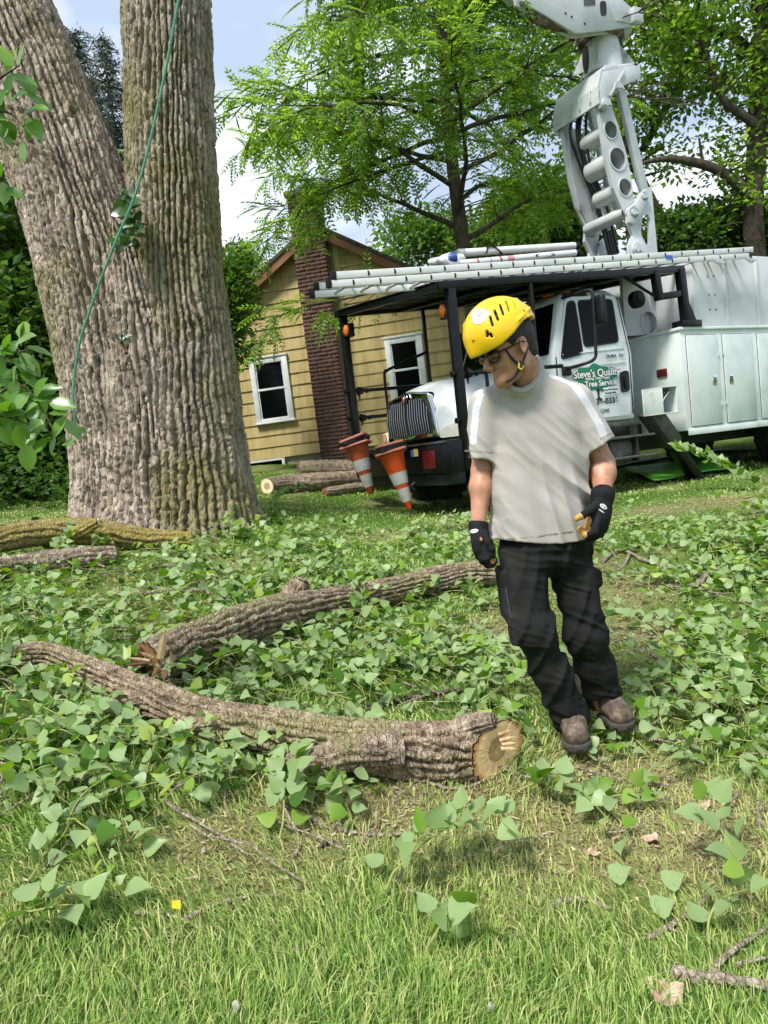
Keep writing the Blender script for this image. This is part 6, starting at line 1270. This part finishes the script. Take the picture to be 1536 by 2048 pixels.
def shell_sdf(q):
    d = ell(q, (.018, 0, .062), (.142, .114, .128)); d = smin(d, rcone(q, (.112, 0, .022), (.128, 0, .016), .033, .024), .04); d = smin(d, rcone(q, (-.10, 0, .095), (-.118, 0, .078), .03, .02), .03)
    ql = np.abs(q[:, 1]); rid = rcone(np.stack([q[:, 0], ql, q[:, 2]], 1), (.085, .086, .040), (-.01, .112, .082), .005, .005); rid2 = rcone(np.stack([q[:, 0], ql, q[:, 2]], 1), (-.01, .112, .082), (-.085, .075, .105), .005, .005)
    d = smin(d, np.minimum(rid, rid2), .006); top = rcone(np.stack([q[:, 0], ql, q[:, 2]], 1), (.12, .045, .130), (-.06, .050, .149), .006, .005); return smin(d, top, .012)
_slots = []
def helmet_sdf(p, full=True):
    q = (p - HC) @ HM.T / HS; d = shell_sdf(q); cu = np.interp(q[:, 0], cutf, cutu); d = smax(d, (cu - q[:, 2]) * .85, .004); d = np.maximum(d, -(ell(q, (.018, 0, .055), (.130, .102, .120))))
    if full:
        for a, b, r in _slots:
            for kk in (1.0, .94, .88): d = np.maximum(d, -np.minimum(rcone(q, a * kk + np.array((.018, 0, .055)) * (1 - kk), b * kk + np.array((.018, 0, .055)) * (1 - kk), r, r), 9))
            m = np.array((1, -1, 1)); d = np.maximum(d, -rcone(q, a * m, b * m, r, r))
    return d * HS
for x0, y0, x1, y1, r in ((980, 633, 985, 651, 2.6), (989, 620, 996, 639, 2.8), (1000, 608, 1007, 628, 2.8), (1012, 600, 1019, 621, 2.4), (1023, 596, 1033, 616, 2.2), (974, 663, 974, 673, 3.0), (980, 668, 983, 673, 3.0), (1050, 621, 1056, 634, 3.0)):
    f0 = lambda p: helmet_sdf(p, False); a, b = hit(x0, y0, f0), hit(x1, y1, f0); _slots.append(((a - HC) @ HM.T / HS, (b - HC) @ HM.T / HS, r * 2.88 / FPX / HS))
mHel = pmat('yellow_helmet_shell', [(.3, (.80, .47, .004)), (.6, (.86, .54, .008))], 6, .33, .03, 200, coat=.25, rvar=.06)
helmet = pobj('helmet', helmet_sdf, HC - np.array((.24, .24, .12)), HC + np.array((.24, .24, .27)), .0030, mHel, person)
mDk = pmat('helmet_liner', (.012, .011, .012), rough=.8)
pobj('helmet_liner', lambda p: np.maximum(HS * ell((p - HC) @ HM.T / HS, (.018, 0, .055), (.128, .100, .118)), -HS * (((p - HC) @ HM.T / HS)[:, 2] - np.interp(((p - HC) @ HM.T / HS)[:, 0], cutf, cutu) - .012)), HC - .2, HC + .26, .006, mDk, helmet)
stk = decal('sticker', (957, 632), 14.5, helmet_sdf, pmat('sticker_white', (.78, .78, .78), rough=.4), helmet, 24, 1.15, .35); bkm = pmat('sticker_print', (.03, .04, .04), rough=.5)
for pts in ([(948, 640), (952, 633), (960, 629), (962, 624)], [(952, 633), (957, 637), (956, 642)], [(955, 630), (962, 632), (964, 629)], [(950, 629), (956, 625), (961, 627)]): ptube('sticker_drawing', [hit(x, y, helmet_sdf) - ray(x, y) * .002 for x, y in pts], .0012, bkm, stk, 4, 10)
for x in (944.0, 946.0, 947.5): ptube('size_mark', [hit(x, 680, helmet_sdf) - ray(x, 680) * .0012, hit(x + .6, 683.5, helmet_sdf) - ray(x, 682) * .0012], .0011, bkm, helmet, 4, 4)
mFr = pmat('glasses_frame', (.012, .010, .010), rough=.35); mLens = pmat('amber_tinted_lens', [(.035, .014, .005), (.10, .035, .01)], 20, .08, coat=.5)
for s in (-1, 1):
    lv, Fq = sdf_mesh(lambda p: HS * smax(ell((p - HC) @ HM.T / HS, (.094, s * .034, -.012), (.016, .031, .021)), -ell((p - HC) @ HM.T / HS, (.086, s * .032, -.012), (.014, .027, .018)), .002), hw(.094, s * .034, -.012) - .06, hw(.094, s * .034, -.012) + .06, .0022)
    gobj = obj('glasses_lens', lv - base, Fq, mLens, person, True)
    rim = [hw(.101 - .012 * (abs(math.cos(a)) if math.cos(a) * 1 > 0 else 0), s * (.034 + .031 * math.cos(a)), -.012 + .021 * math.sin(a)) for a in np.linspace(0, 2 * math.pi, 22)]
    ptube('glasses_frame', rim, .003, mFr, person, 6, 40)
    ptube('glasses_temple', [hw(.092, s * .064, -.004), hw(.05, s * .079, .0), hw(.0, s * .084, .004), hw(-.03, s * .082, -.005)], .0032, mFr, person, 6, 16)
ptube('glasses_bridge', [hw(.108, -.008, -.004), hw(.112, 0, -.002), hw(.108, .008, -.004)], .003, mFr, person, 6, 8)
hs = lambda x, y: hit(x, y, body_sdf) - ray(x, y) * .003
mSp = pmat('black_strap', (.012, .012, .012), rough=.7)
ptube('chin_strap', [hs(1012, 700), hs(1022, 714), hs(1036, 728), hs(1040, 733)], .0045, mSp, helmet); ptube('chin_strap', [hs(1057, 690), hs(1052, 706), hs(1046, 722), hs(1042, 733)], .0042, mSp, helmet); ptube('chin_strap', [hs(1040, 733), hs(1033, 748), hs(1024, 758), hs(1012, 764)], .0055, mSp, helmet)
ptube('chin_strap', [hs(1043, 722), hs(1043, 732), hs(1041, 738)], .010, mSp, helmet); ptube('buckle', [hs(1038, 725) - ray(1038, 725) * .006, hs(1038, 735) - ray(1038, 735) * .008, hs(1043, 738) - ray(1043, 738) * .008, hs(1047, 731) - ray(1047, 731) * .006], .0032, pmat('yellow_buckle', (.75, .55, .05), rough=.4), helmet)
# ================================================================== fallen leaves, twigs, rope, ivy, bush
def cotton_leaf():
    o = [(.03, .22, .03), (.16, .44, .06), (.36, .42, .07), (.60, .27, .05), (.82, .10, .0)]; mid = [(0, 0, 0), (.30, 0, -.02), (.62, 0, -.015), (1.0, 0, -.07)]
    V = mid + o + [(x, -y, z * 1.1) for x, y, z in o] + [(-.45, .010, -.05), (-.45, -.010, -.05)]
    F = []
    for b, s in ((4, 1), (9, -1)):
        q = [(0, 1, b), (1, b + 1, b), (1, b + 2, b + 1), (1, 2, b + 2), (2, b + 3, b + 2), (2, b + 4, b + 3), (2, 3, b + 4)]; F += [t_ if s < 0 else t_[::-1] for t_ in q]
    F.append((0, 14, 15)); return np.array(V, float), [np.array(F)]
CL = cotton_leaf()
m_cl = leafmat('cottonwood_leaf', [(.03, .085, .010), (.07, .17, .018), (.13, .27, .028), (.22, .37, .05), (.42, .51, .15)], .40, .36, .36, back=(.29, .40, .17)); m_cl1 = leafmat('cottonwood_leaf_single', [(.045, .115, .012), (.09, .20, .018), (.15, .28, .03), (.24, .37, .065)], .40, .36, .36, True, back=(.29, .40, .17))
m_tw = barkmat('twig_bark', [(.17, .13, .09), (.33, .27, .20), (.52, .45, .36)], [(.2, .2, .1), (.35, .33, .2)], .1, 12, 90); m_twd = barkmat('dark_twig_bark', [(.05, .04, .03), (.11, .09, .07), (.20, .17, .14)], [(.1, .1, .05), (.2, .2, .1)], .1, 12, 90)
m_stem = pmat('green_stem', [(.16, .20, .04), (.33, .33, .10)], 10, .6)
def spray(c, az, L_, nl, size, rg, upr=0.0, lift=(.02, .10)):
    """a leafy shoot on the ground: path, and leaf places"""
    n = 9; p = [np.array(c, float)]; a = az
    for i in range(n - 1): a += rg.normal(0, .22); q = p[-1] + np.array((math.cos(a), math.sin(a), 0)) * L_ / (n - 1); p.append(q)
    p = np.array(p); h0 = rg.uniform(*lift); p[:, 2] = gz(p[:, 0], p[:, 1]) + .012 + h0 * np.sin(np.linspace(.1, 2.8, n)) + upr * np.linspace(0, 1, n) ** 1.2 * L_
    pos, X, N = [], [], []
    for k in range(nl):
        t_ = .12 + .88 * k / max(1, nl - 1); i = min(n - 2, int(t_ * (n - 1))); f = t_ * (n - 1) - i; q = p[i] + f * (p[i + 1] - p[i]); d = unit(p[i + 1] - p[i]); s = (-1) ** k; sd = np.cross((0, 0, 1), d) * s
        x = unit(d * rg.uniform(.1, .9) + sd * rg.uniform(.5, 1.2) + np.array((0, 0, rg.uniform(-.25, .55) + upr * .4)) + rg.normal(0, .25, 3)); z = rg.uniform(.3, 1.0) * size[1] * .42
        pos.append(q + x * z + np.array((0, 0, .012))); X.append(x); N.append(np.array((rg.normal(0, .75), rg.normal(0, .75) - .25, 1.0)) * (1 if rg.random() > .24 else -1))
    pos = np.array(pos); fl = gz(pos[:, 0], pos[:, 1]) + .015; pos[:, 2] = np.maximum(pos[:, 2], fl)
    return p, pos, np.array(X), np.array(N), rg.uniform(size[0], size[1], nl)
BARE = [(1150, 1500, 95, 55), (1225, 1480, 60, 45), (1030, 1275, 95, 45), (1265, 1250, 80, 45), (350, 1242, 85, 26), (1330, 1010, 130, 32), (880, 1400, 60, 30), (620, 1395, 110, 34), (120, 1395, 60, 20), (1150, 1395, 90, 40), (1440, 1000, 70, 25), (700, 1035, 120, 22), (900, 1010, 120, 28), (1380, 1480, 60, 20)]
def dens(x, y):
    d = 0
    if x < 640 and 1075 < y < 1330: d = 1
    if 330 < x < 1010 and 1050 < y < 1245: d = 1
    if 380 < x < 640 and 1020 < y < 1080: d = .8
    if 520 < x < 1060 and 1240 < y < 1430: d = .85
    if x < 520 and 1330 < y < 1590: d = .95
    if 520 < x < 700 and 1520 < y < 1600: d = .3
    if x > 1170 and 990 < y < 1180: d = .75
    if x > 1210 and 1180 < y < 1480: d = .95 if x > 1290 or y > 1330 else .45
    if 1060 < x < 1300 and 1430 < y < 1560: d = .35
    if 1300 < x and 1480 < y < 1560: d = .3
    if x < 160 and 1600 < y < 1680: d = .3
    d *= min(1.0, max(.10, 2.9 * float(vn2(np.array([x / 95.0]), np.array([y / 42.0]), 7)[0]) - .65))
    for a, b, rx, ry in BARE:
        if ((x - a) / rx) ** 2 + ((y - b) / ry) ** 2 < 1: d *= .12
    return d
def build_litter():
    rg = np.random.default_rng(77); pv, pf, tw_ = [], [], MB(); A = [[], [], [], []]; cnt = 0
    while cnt < 860:
        x, y = rg.uniform(-60, 1600), rg.uniform(985, 1690)
        if rg.random() > dens(x, y): continue
        g = G(x, y); r = g[1]; 
        p, pos, X, N, sc = spray(g, rg.uniform(0, 6.28), rg.uniform(.18, .5), rg.integers(6, 14), (.026, .078), rg, lift=(.01, .13)); tw_.tube(p, np.linspace(.0035, .0012, len(p)), 4, False)
        for a, b in zip(A, (pos, X, N, sc)): a.append(b)
        cnt += 1
    pos, X, N, sc = (np.concatenate(a) for a in A); V, F = scatter(CL[0], CL[1], pos, X, N, sc); print('litter leaves', len(pos))
    o = obj('fallen_leaves', V, F, m_cl, None, True); tag(o, 'green cottonwood leaves and shoots littering the lawn', 'leaves', kind='stuff')
    tw_.build('shoots', m_stem, o); bt = MB(); c2 = 0
    while c2 < 260:
        x, y = rg.uniform(-40, 1580), rg.uniform(1000, 1700)
        if rg.random() > max(dens(x, y), .12): continue
        g = G(x, y); a = rg.uniform(0, 6.28); n = 7; L_ = rg.uniform(.12, .45); q = [g]
        for _ in range(n - 1): a += rg.normal(0, .3); q.append(q[-1] + np.array((math.cos(a), math.sin(a), 0)) * L_ / (n - 1))
        q = np.array(q); q[:, 2] = gz(q[:, 0], q[:, 1]) + rg.uniform(.01, .06); bt.tube(q, np.linspace(1, .5, n) * rg.uniform(.003, .007), 5); c2 += 1
    bt.build('bare_twigs', m_tw, o)
build_litter()
LEAFME = mesh_np('leaf', CL[0], CL[1][0], True); LEAFME.materials.append(m_cl1)
def put_leaf(parent, off, pos, X, N, s, me=LEAFME, name='leaf'):
    X = unit(X); N = unit(N - X * (X @ N)); Y = np.cross(N, X); q = pos - off
    o = bpy.data.objects.new(name, me); col.objects.link(o); o.parent = parent; o.matrix_local = Matrix(((X[0] * s, Y[0] * s, N[0] * s, q[0]), (X[1] * s, Y[1] * s, N[1] * s, q[1]), (X[2] * s, Y[2] * s, N[2] * s, q[2]), (0, 0, 0, 1))); return o
def sprig(label, x, y, az, L_, nl0, size, seed, upr=.35, name='leafy_twig', stem=m_stem, bare=None):
    nl = int(nl0 * 1.7); upr *= .6; rg = np.random.default_rng(seed); g = G(x, y); p, pos, X, N, sc = spray(g, math.radians(az), L_, nl, size, rg, upr); r = empty(name, g, label, 'twig'); MB().tube(p - g, np.linspace(.0042, .0014, len(p)), 6).build('stem', stem, r, smooth=True)
    if bare: MB().tube(spline([G(*q) + np.array((0, 0, .014)) - g for q in bare] + [p[2] - g], 14), np.linspace(.006, .005, 14), 6).build('bare_stem', m_tw, r, smooth=True)
    for k in range(nl): put_leaf(r, g, pos[k], X[k], N[k], sc[k])
    return r
B_ = (.055, .085)
sprig('leafy twig just in front of the forked butt of the mossy log', 560, 1690, 75, .42, 16, B_, 1, .25, bare=[(578, 1735), (600, 1690)])
sprig('leafy twig lying left of the forked log butt, among grass clumps', 520, 1600, 10, .42, 12, B_, 2, .2)
sprig('leafy twig with big upright leaves alone in the middle foreground', 770, 1800, 28, .42, 13, (.06, .095), 3, .55, bare=[(850, 1800), (800, 1775)])
sprig('small flat cluster of serrated leaves in the foreground grass', 850, 1925, 25, .17, 6, (.06, .085), 4, .2)
sprig('leafy shoot hanging into the picture at the lower left corner', 5, 1850, 20, .22, 9, B_, 5, .35)
sprig('wilted pale shoot above the lower left corner shoot', 60, 1770, 60, .25, 8, (.04, .07), 6, .15)
sprig('shoot with broad leaf at the right edge near the forked stick', 1530, 1830, 110, .26, 6, (.07, .10), 7, .8)
sprig('thin shoot with three bright leaves standing by the forked stick', 1420, 1900, 95, .18, 4, (.06, .08), 8, .9)
sprig('leafy twig right of the sawn log end, below the boots', 1140, 1615, 12, .30, 9, (.05, .075), 9, .15)
sprig('leafy twig touching the sawn log end', 1040, 1590, 5, .25, 9, B_, 10, .15)
sprig('leaves lying against the heel of the rear boot', 1262, 1505, 40, .20, 5, (.045, .07), 11, .2)
sprig('green twig resting across the splintered log', 700, 1280, 60, .75, 20, B_, 12, .35)
sprig('small shoot draped over the yellow lichen log', 80, 1150, 70, .6, 16, (.045, .07), 13, .45)
sprig('weedy seedling at the right foot of the big trunk', 545, 1020, 80, .5, 14, (.06, .09), 14, .7)
sprig('large leafy branch raised at the right edge by the green mat', 1545, 985, 155, 1.0, 44, (.08, .12), 15, .75)
sprig('low leafy branch at the right edge below the raised one', 1560, 1060, 200, .8, 26, (.06, .09), 16, .2)
for k, (x, y, lab) in enumerate(((1243, 1775, 'single pale leaf lying in thin grass beside the straw patch'), (1350, 1788, 'single round leaf near the short grey stick'), (1330, 1842, 'single small heart-shaped leaf beside the forked twig'), (310, 1720, 'single leaf standing upright in grass at the left'))):
    g = G(x, y); rg = np.random.default_rng(k + 200); r = empty('leaf', g, lab, 'leaf'); put_leaf(r, g, g + np.array((-.03, 0, .035)), np.array((1, .2, .25)), np.array((.2, -.6, 1)), .075, name='leaf_blade')
# ---- sticks
def stick(label, pts, rpx, mat=m_tw, seed=0, side=(), lift=.006, name='stick'):
    rg = np.random.default_rng(seed + 300); q = [G(*p) for p in pts]; Y = np.mean([a[1] for a in q]); r = rpx * Y / FPX; q = [a + np.array((0, 0, r + lift)) for a in q]; c = q[0]; root = empty(name, c, label, 'stick')
    k = max(14, 5 * len(q)); s = spline(np.array(q) - c, k); s += rg.normal(0, r * .22, s.shape); MB().tube(s, r * np.linspace(1.1, .75, k) * rg.uniform(.85, 1.15, k), 8).build('stick_bark', mat, root, smooth=True)
    for sp in side:
        w = [G(*p) + np.array((0, 0, r + lift)) for p in sp[:-1]]; r2 = sp[-1] * Y / FPX; w = spline(np.array(w) - c, 12); MB().tube(w, r2 * np.linspace(1.1, .6, 12), 7).build('side_twig', mat, root, smooth=True)
    for e, sg in ((0, 1), (-1, -1)): cv = s[e]; 
    return root
S = [('thin grey stick lying in the lower left grass', [(270, 1832), (330, 1836), (405, 1866)], 4.5, m_tw, ()), ('pale curved stick meeting the thin grey one', [(365, 1846), (430, 1818), (490, 1802), (556, 1798)], 4.0, m_tw, ()),
     ('long bent pale stick in front of the mossy log', [(618, 1644), (670, 1664), (750, 1676), (832, 1673)], 4.5, m_tw, ()), ('pale forked branch among leaves left of the mossy log', [(-10, 1530), (110, 1515), (200, 1492), (300, 1488), (350, 1492)], 5.5, m_tw, ([(200, 1492), (180, 1515), (155, 1525), 3], [(30, 1520), (20, 1490), (5, 1480), 3.5])),
     ('short broken stick leaning on the mossy log bark', [(350, 1508), (380, 1485), (408, 1468)], 5.5, m_tw, ()), ('curved root-like stick under the middle of the mossy log', [(440, 1482), (480, 1480), (512, 1492), (532, 1512)], 4.5, m_tw, ()),
     ('arched pale stick in the right foreground', [(1098, 1826), (1135, 1810), (1180, 1812), (1222, 1828)], 6, m_tw, ()), ('grey forked twig in the right foreground', [(1298, 1882), (1340, 1862), (1395, 1820), (1425, 1792)], 6, m_tw, ([(1335, 1865), (1355, 1872), 4],)),
     ('thick broken pale branch at the lower right corner', [(1348, 1958), (1380, 1965), (1450, 1972), (1545, 1985)], 13, m_tw, ([(1420, 1968), (1450, 1930), (1490, 1900), (1545, 1862), 7], [(1475, 1945), (1510, 1935), (1545, 1930), 5])),
     ('small brown curled stick left of the arched one', [(965, 1872), (1000, 1868), (1030, 1880), (1048, 1892)], 4.5, m_twd, ()), ('dark branch lying behind the mossy log', [(690, 1436), (760, 1420), (840, 1400), (940, 1386)], 6, m_twd, ()),
     ('thin pale stick under the sawn log end', [(855, 1572), (905, 1583), (945, 1578), (975, 1562)], 3.5, m_tw, ()), ('grey branch in the leaves below the yellow log', [(215, 1196), (280, 1194), (350, 1188), (412, 1188)], 5, m_tw, ([(290, 1192), (265, 1205), (245, 1218), 4],)),
     ('wavy twig in the leaves in front of the big trunk', [(325, 1135), (365, 1140), (400, 1165), (420, 1195)], 3.5, m_tw, ([(365, 1140), (395, 1110), 3],)), ('looping twig beneath the grey log at the left', [(125, 1102), (160, 1108), (180, 1130), (212, 1138)], 3, m_tw, ()),
     ('long branching twig in the leaves right of the person', [(1205, 1128), (1240, 1105), (1290, 1125), (1360, 1145), (1420, 1160)], 4, m_tw, ([(1260, 1112), (1245, 1140), (1210, 1155), 3],)), ('bent pale stick farther down the right slope', [(1330, 1180), (1395, 1175), (1420, 1150), (1480, 1140)], 4.5, m_tw, ()),
     ('thin stick half hidden in leaves at mid right', [(1300, 1312), (1350, 1340), (1395, 1362)], 3.5, m_tw, ()), ('dark stick under leaves at the right edge', [(1435, 1368), (1480, 1385), (1540, 1400)], 6, m_twd, ([(1440, 1310), (1480, 1290), 3.5],)),
     ('thin twig lying near the rear boot at right', [(1310, 1488), (1350, 1485), (1400, 1480)], 3.5, m_twd, ()), ('short pale twig at the left below the leaf pile', [(158, 1592), (185, 1612), (212, 1640)], 3.5, m_tw, ()), ('twig stub in the shade of the log fork', [(585, 1420), (620, 1418), (640, 1424)], 4, m_twd, ()),
     ('slim twig by the straw patch in front of the log', [(640, 1700), (662, 1690), (690, 1700)], 4, m_twd, ()), ('long thin twig across the left leaf pile', [(20, 1215), (90, 1200), (150, 1210), (190, 1225)], 3, m_tw, ())]
for k, (lab, pts, r, mt, sd_) in enumerate(S): stick(lab, pts, r, mt, k, sd_)
# ---- dead leaves and bits
m_dead = pmat('dead_leaf', [(.20, .12, .075), (.42, .30, .20), (.58, .46, .34)], 30, .8, .3)
def dead(label, x, y, s, seed):
    rg = np.random.default_rng(seed); g = G(x, y); V = CL[0][:14].copy(); V[:, 2] += .35 * rg.random(14) - .1 + .3 * np.abs(V[:, 1]); F = CL[1][0][:-1]; a = rg.uniform(0, 6.28); R_ = np.array(((math.cos(a), -math.sin(a), 0), (math.sin(a), math.cos(a), 0), (0, 0, 1)))
    o = obj('dead_leaf', (V * s) @ R_.T, F, m_dead, None, False); o.location = g + np.array((0, 0, .012)); tag(o, label, 'dead leaf')
dead('large crumpled brown leaf at the lower right under the thick branch', 1352, 2025, .10, 1); dead('dark curled dead leaf on the straw patch at right', 1318, 1690, .06, 2); dead('brown dead leaf above the straw patch behind it', 1400, 1612, .07, 3); dead('small dead leaf right of the middle leafy twig', 1175, 1720, .05, 4)
m_wbit = pmat('white_seed_fluff', [(.30, .28, .24), (.50, .48, .44)], 60, .95)
for k, (x, y, lab) in enumerate(((475, 2030, 'tuft of white seed fluff at the bottom edge left of centre'), (985, 2028, 'tuft of white seed fluff at the bottom edge right of centre'), (590, 1915, 'tiny white fluff in the middle foreground grass'), (410, 1712, 'white chip on the bare patch at the left'))):
    g = G(x, y) + np.array((0, 0, .02)); s = (.010, .009, .004, .007)[k]
    o = sdf_obj('seed_fluff', lambda p: ell(p, g, (s, s * .8, s * 1.2)) + s * .9 * (vn3(p, .9 / s, 3 + k) - .5), g - s * 2.4, g + s * 2.4, s / 6, m_wbit); tag(o, lab, 'seed fluff')
g = G(356, 1836); o = obj('petal', [(g[0] - .012, g[1], g[2] + .03), (g[0] + .012, g[1] - .004, g[2] + .026), (g[0] + .014, g[1], g[2] + .052), (g[0], g[1] + .006, g[2] + .046), (g[0] - .010, g[1], g[2] + .055)], np.array([(0, 1, 3), (1, 2, 3), (0, 3, 4)]), pmat('yellow_leaf', (.78, .60, .02), rough=.6)); tag(o, 'small bright yellow leaf on the thin grey stick', 'leaf')
# ---- rope
rp = [P(x, y, Y) for x, y, Y in ((368, -60, 5.6), (357, 0, 5.6), (333, 130, 5.65), (303, 270, 5.7), (272, 385, 5.75), (235, 475, 5.8), (205, 550, 5.85), (182, 615, 5.9), (162, 675, 5.95), (151, 735, 6.0), (146, 790, 6.02), (150, 840, 6.05), (153, 870, 6.1))]
m_rope = pmat('green_rope', [(.06, .22, .14), (.14, .36, .25)], 60, .8, .5, 200); s = spline(rp, 120); q0 = s[-1].copy()
o = MB().tube(s - q0, .0105, 8).build('rope', m_rope, None, smooth=True); o.location = q0; tag(o, 'green climbing rope running down in front of the forked trunk', 'rope')
# ---- ivy on the trunk
def plant_leaves(root, off, spots, Y, size, rg, me, jit=.05):
    for x, y in spots: p = P(x, y, Y + rg.uniform(-jit, jit)); a = rg.uniform(0, 6.28); put_leaf(root, off, p, np.array((math.cos(a), rg.normal(0, .3) - .2, -.3 + .6 * math.sin(a))), np.array((rg.normal(0, .4), -1.0, rg.normal(.5, .4))), rg.uniform(*size), me)
OV = [(0, 0, 0), (.3, 0, -.02), (.65, 0, -.02), (1, 0, -.08)]; oo = [(.12, .17, .02), (.35, .30, .05), (.62, .27, .05), (.86, .12, 0)]
OV2 = OV + oo + [(x, -y, z) for x, y, z in oo] + [(-.25, .012, -.03), (-.25, -.012, -.03)]; OF = []
for b, s_ in ((4, 1), (8, -1)): q = [(0, 1, b), (1, b + 1, b), (1, 2, b + 2), (1, b + 2, b + 1), (2, b + 3, b + 2), (2, 3, b + 3)]; OF += [t_ if s_ < 0 else t_[::-1] for t_ in q]
OF.append((0, 12, 13))
m_iv = leafmat('ivy_leaf', [(.02, .06, .012), (.04, .10, .02), (.07, .15, .035)], .3, .2, .6, True); m_bu = leafmat('bush_leaf', [(.06, .16, .02), (.10, .23, .03), (.16, .31, .05), (.20, .33, .12)], .3, .4, .6, True)
IVME = mesh_np('leaf', CL[0] * np.array((.85, 1.1, 1)), CL[1][0], True); IVME.materials.append(m_iv); BUME = mesh_np('leaf', OV2, np.array(OF), True); BUME.materials.append(m_bu)
rg = np.random.default_rng(5); off = P(255, 480, 6.25); r = empty('ivy', off, 'clump of dark ivy growing in the fork of the big trunk', 'ivy')
MB().tube(spline([P(250, 500, 6.3) - off, P(262, 440, 6.28) - off, P(240, 380, 6.25) - off, P(228, 350, 6.22) - off], 16), .006, 6).build('stem', m_tw, r, smooth=True)
plant_leaves(r, off, [(rg.normal(256, 13), rg.uniform(385, 492)) for _ in range(44)], 6.16, (.08, .13), rg, IVME)
off = P(252, 690, 6.1); r = empty('ivy', off, 'small ivy shoot on the bark halfway down the big trunk', 'ivy'); MB().tube([P(252, 695, 6.15) - off, P(252, 670, 6.1) - off], .004, 5).build('stem', m_stem, r); plant_leaves(r, off, [(rg.normal(252, 8), rg.normal(680, 8)) for _ in range(10)], 6.06, (.04, .065), rg, IVME, .02)
# ---- bush at the left edge
bb = np.array((-2.05, 2.9, gz(-2.05, 2.9))); r = empty('bush', bb, 'bright round-leaved bush reaching in from the left edge', 'bush')
st = spline([bb, bb + np.array((.05, 0, .9)), bb + np.array((.12, -.05, 1.9)), bb + np.array((.2, -.1, 2.9)), bb + np.array((.3, -.12, 3.4))], 24); MB().tube(st - bb, np.linspace(.035, .012, 24), 8).build('stem', m_twd, r, smooth=True)
def bush_branch(pts, nl, wid, size):
    c = [P(x, y, Y) for x, y, Y in pts]; i = np.argmin(np.linalg.norm(st - c[0], axis=1)); s = spline([st[i]] + c, 30); MB().tube(s - bb, np.linspace(.009, .002, 30), 6).build('branch', m_twd, r, smooth=True)
    for k in range(nl):
        j = int(9 + 20 * k / max(1, nl - 1)); j = min(j, 28); d = unit(s[j + 1] - s[j]); sd = unit(np.cross(d, (0, 1, .3))) * (-1) ** k
        x = unit(d * rg.uniform(.2, .8) + sd * rg.uniform(.4, 1) + rg.normal(0, .35, 3) + np.array((0, -.1, -.15))); put_leaf(r, bb, s[j] + sd * rg.uniform(0, wid) + rg.normal(0, wid * .5, 3) * np.array((1, 1, 1)), x, np.array((rg.normal(0, .5), -.8 + rg.normal(0, .4), .8)), rg.uniform(*size), BUME)
for pts, nl, wid in (([(-90, 760, 2.75), (-20, 790, 2.7), (40, 770, 2.66), (85, 820, 2.64), (118, 885, 2.62)], 36, .05), ([(-90, 720, 2.8), (-20, 725, 2.74), (30, 705, 2.7), (66, 700, 2.68)], 28, .045), ([(-90, 820, 2.7), (-20, 830, 2.64), (20, 835, 2.6), (60, 850, 2.58)], 24, .045),
                     ([(-100, 150, 2.8), (-40, 180, 2.75), (10, 150, 2.7), (40, 130, 2.68)], 20, .045), ([(-100, 230, 2.8), (-40, 230, 2.75), (15, 225, 2.7), (55, 262, 2.68)], 28, .05), ([(-90, 350, 2.8), (-40, 355, 2.75), (0, 352, 2.72), (18, 372, 2.7)], 7, .015)): bush_branch(pts, nl, wid, (.066, .10))
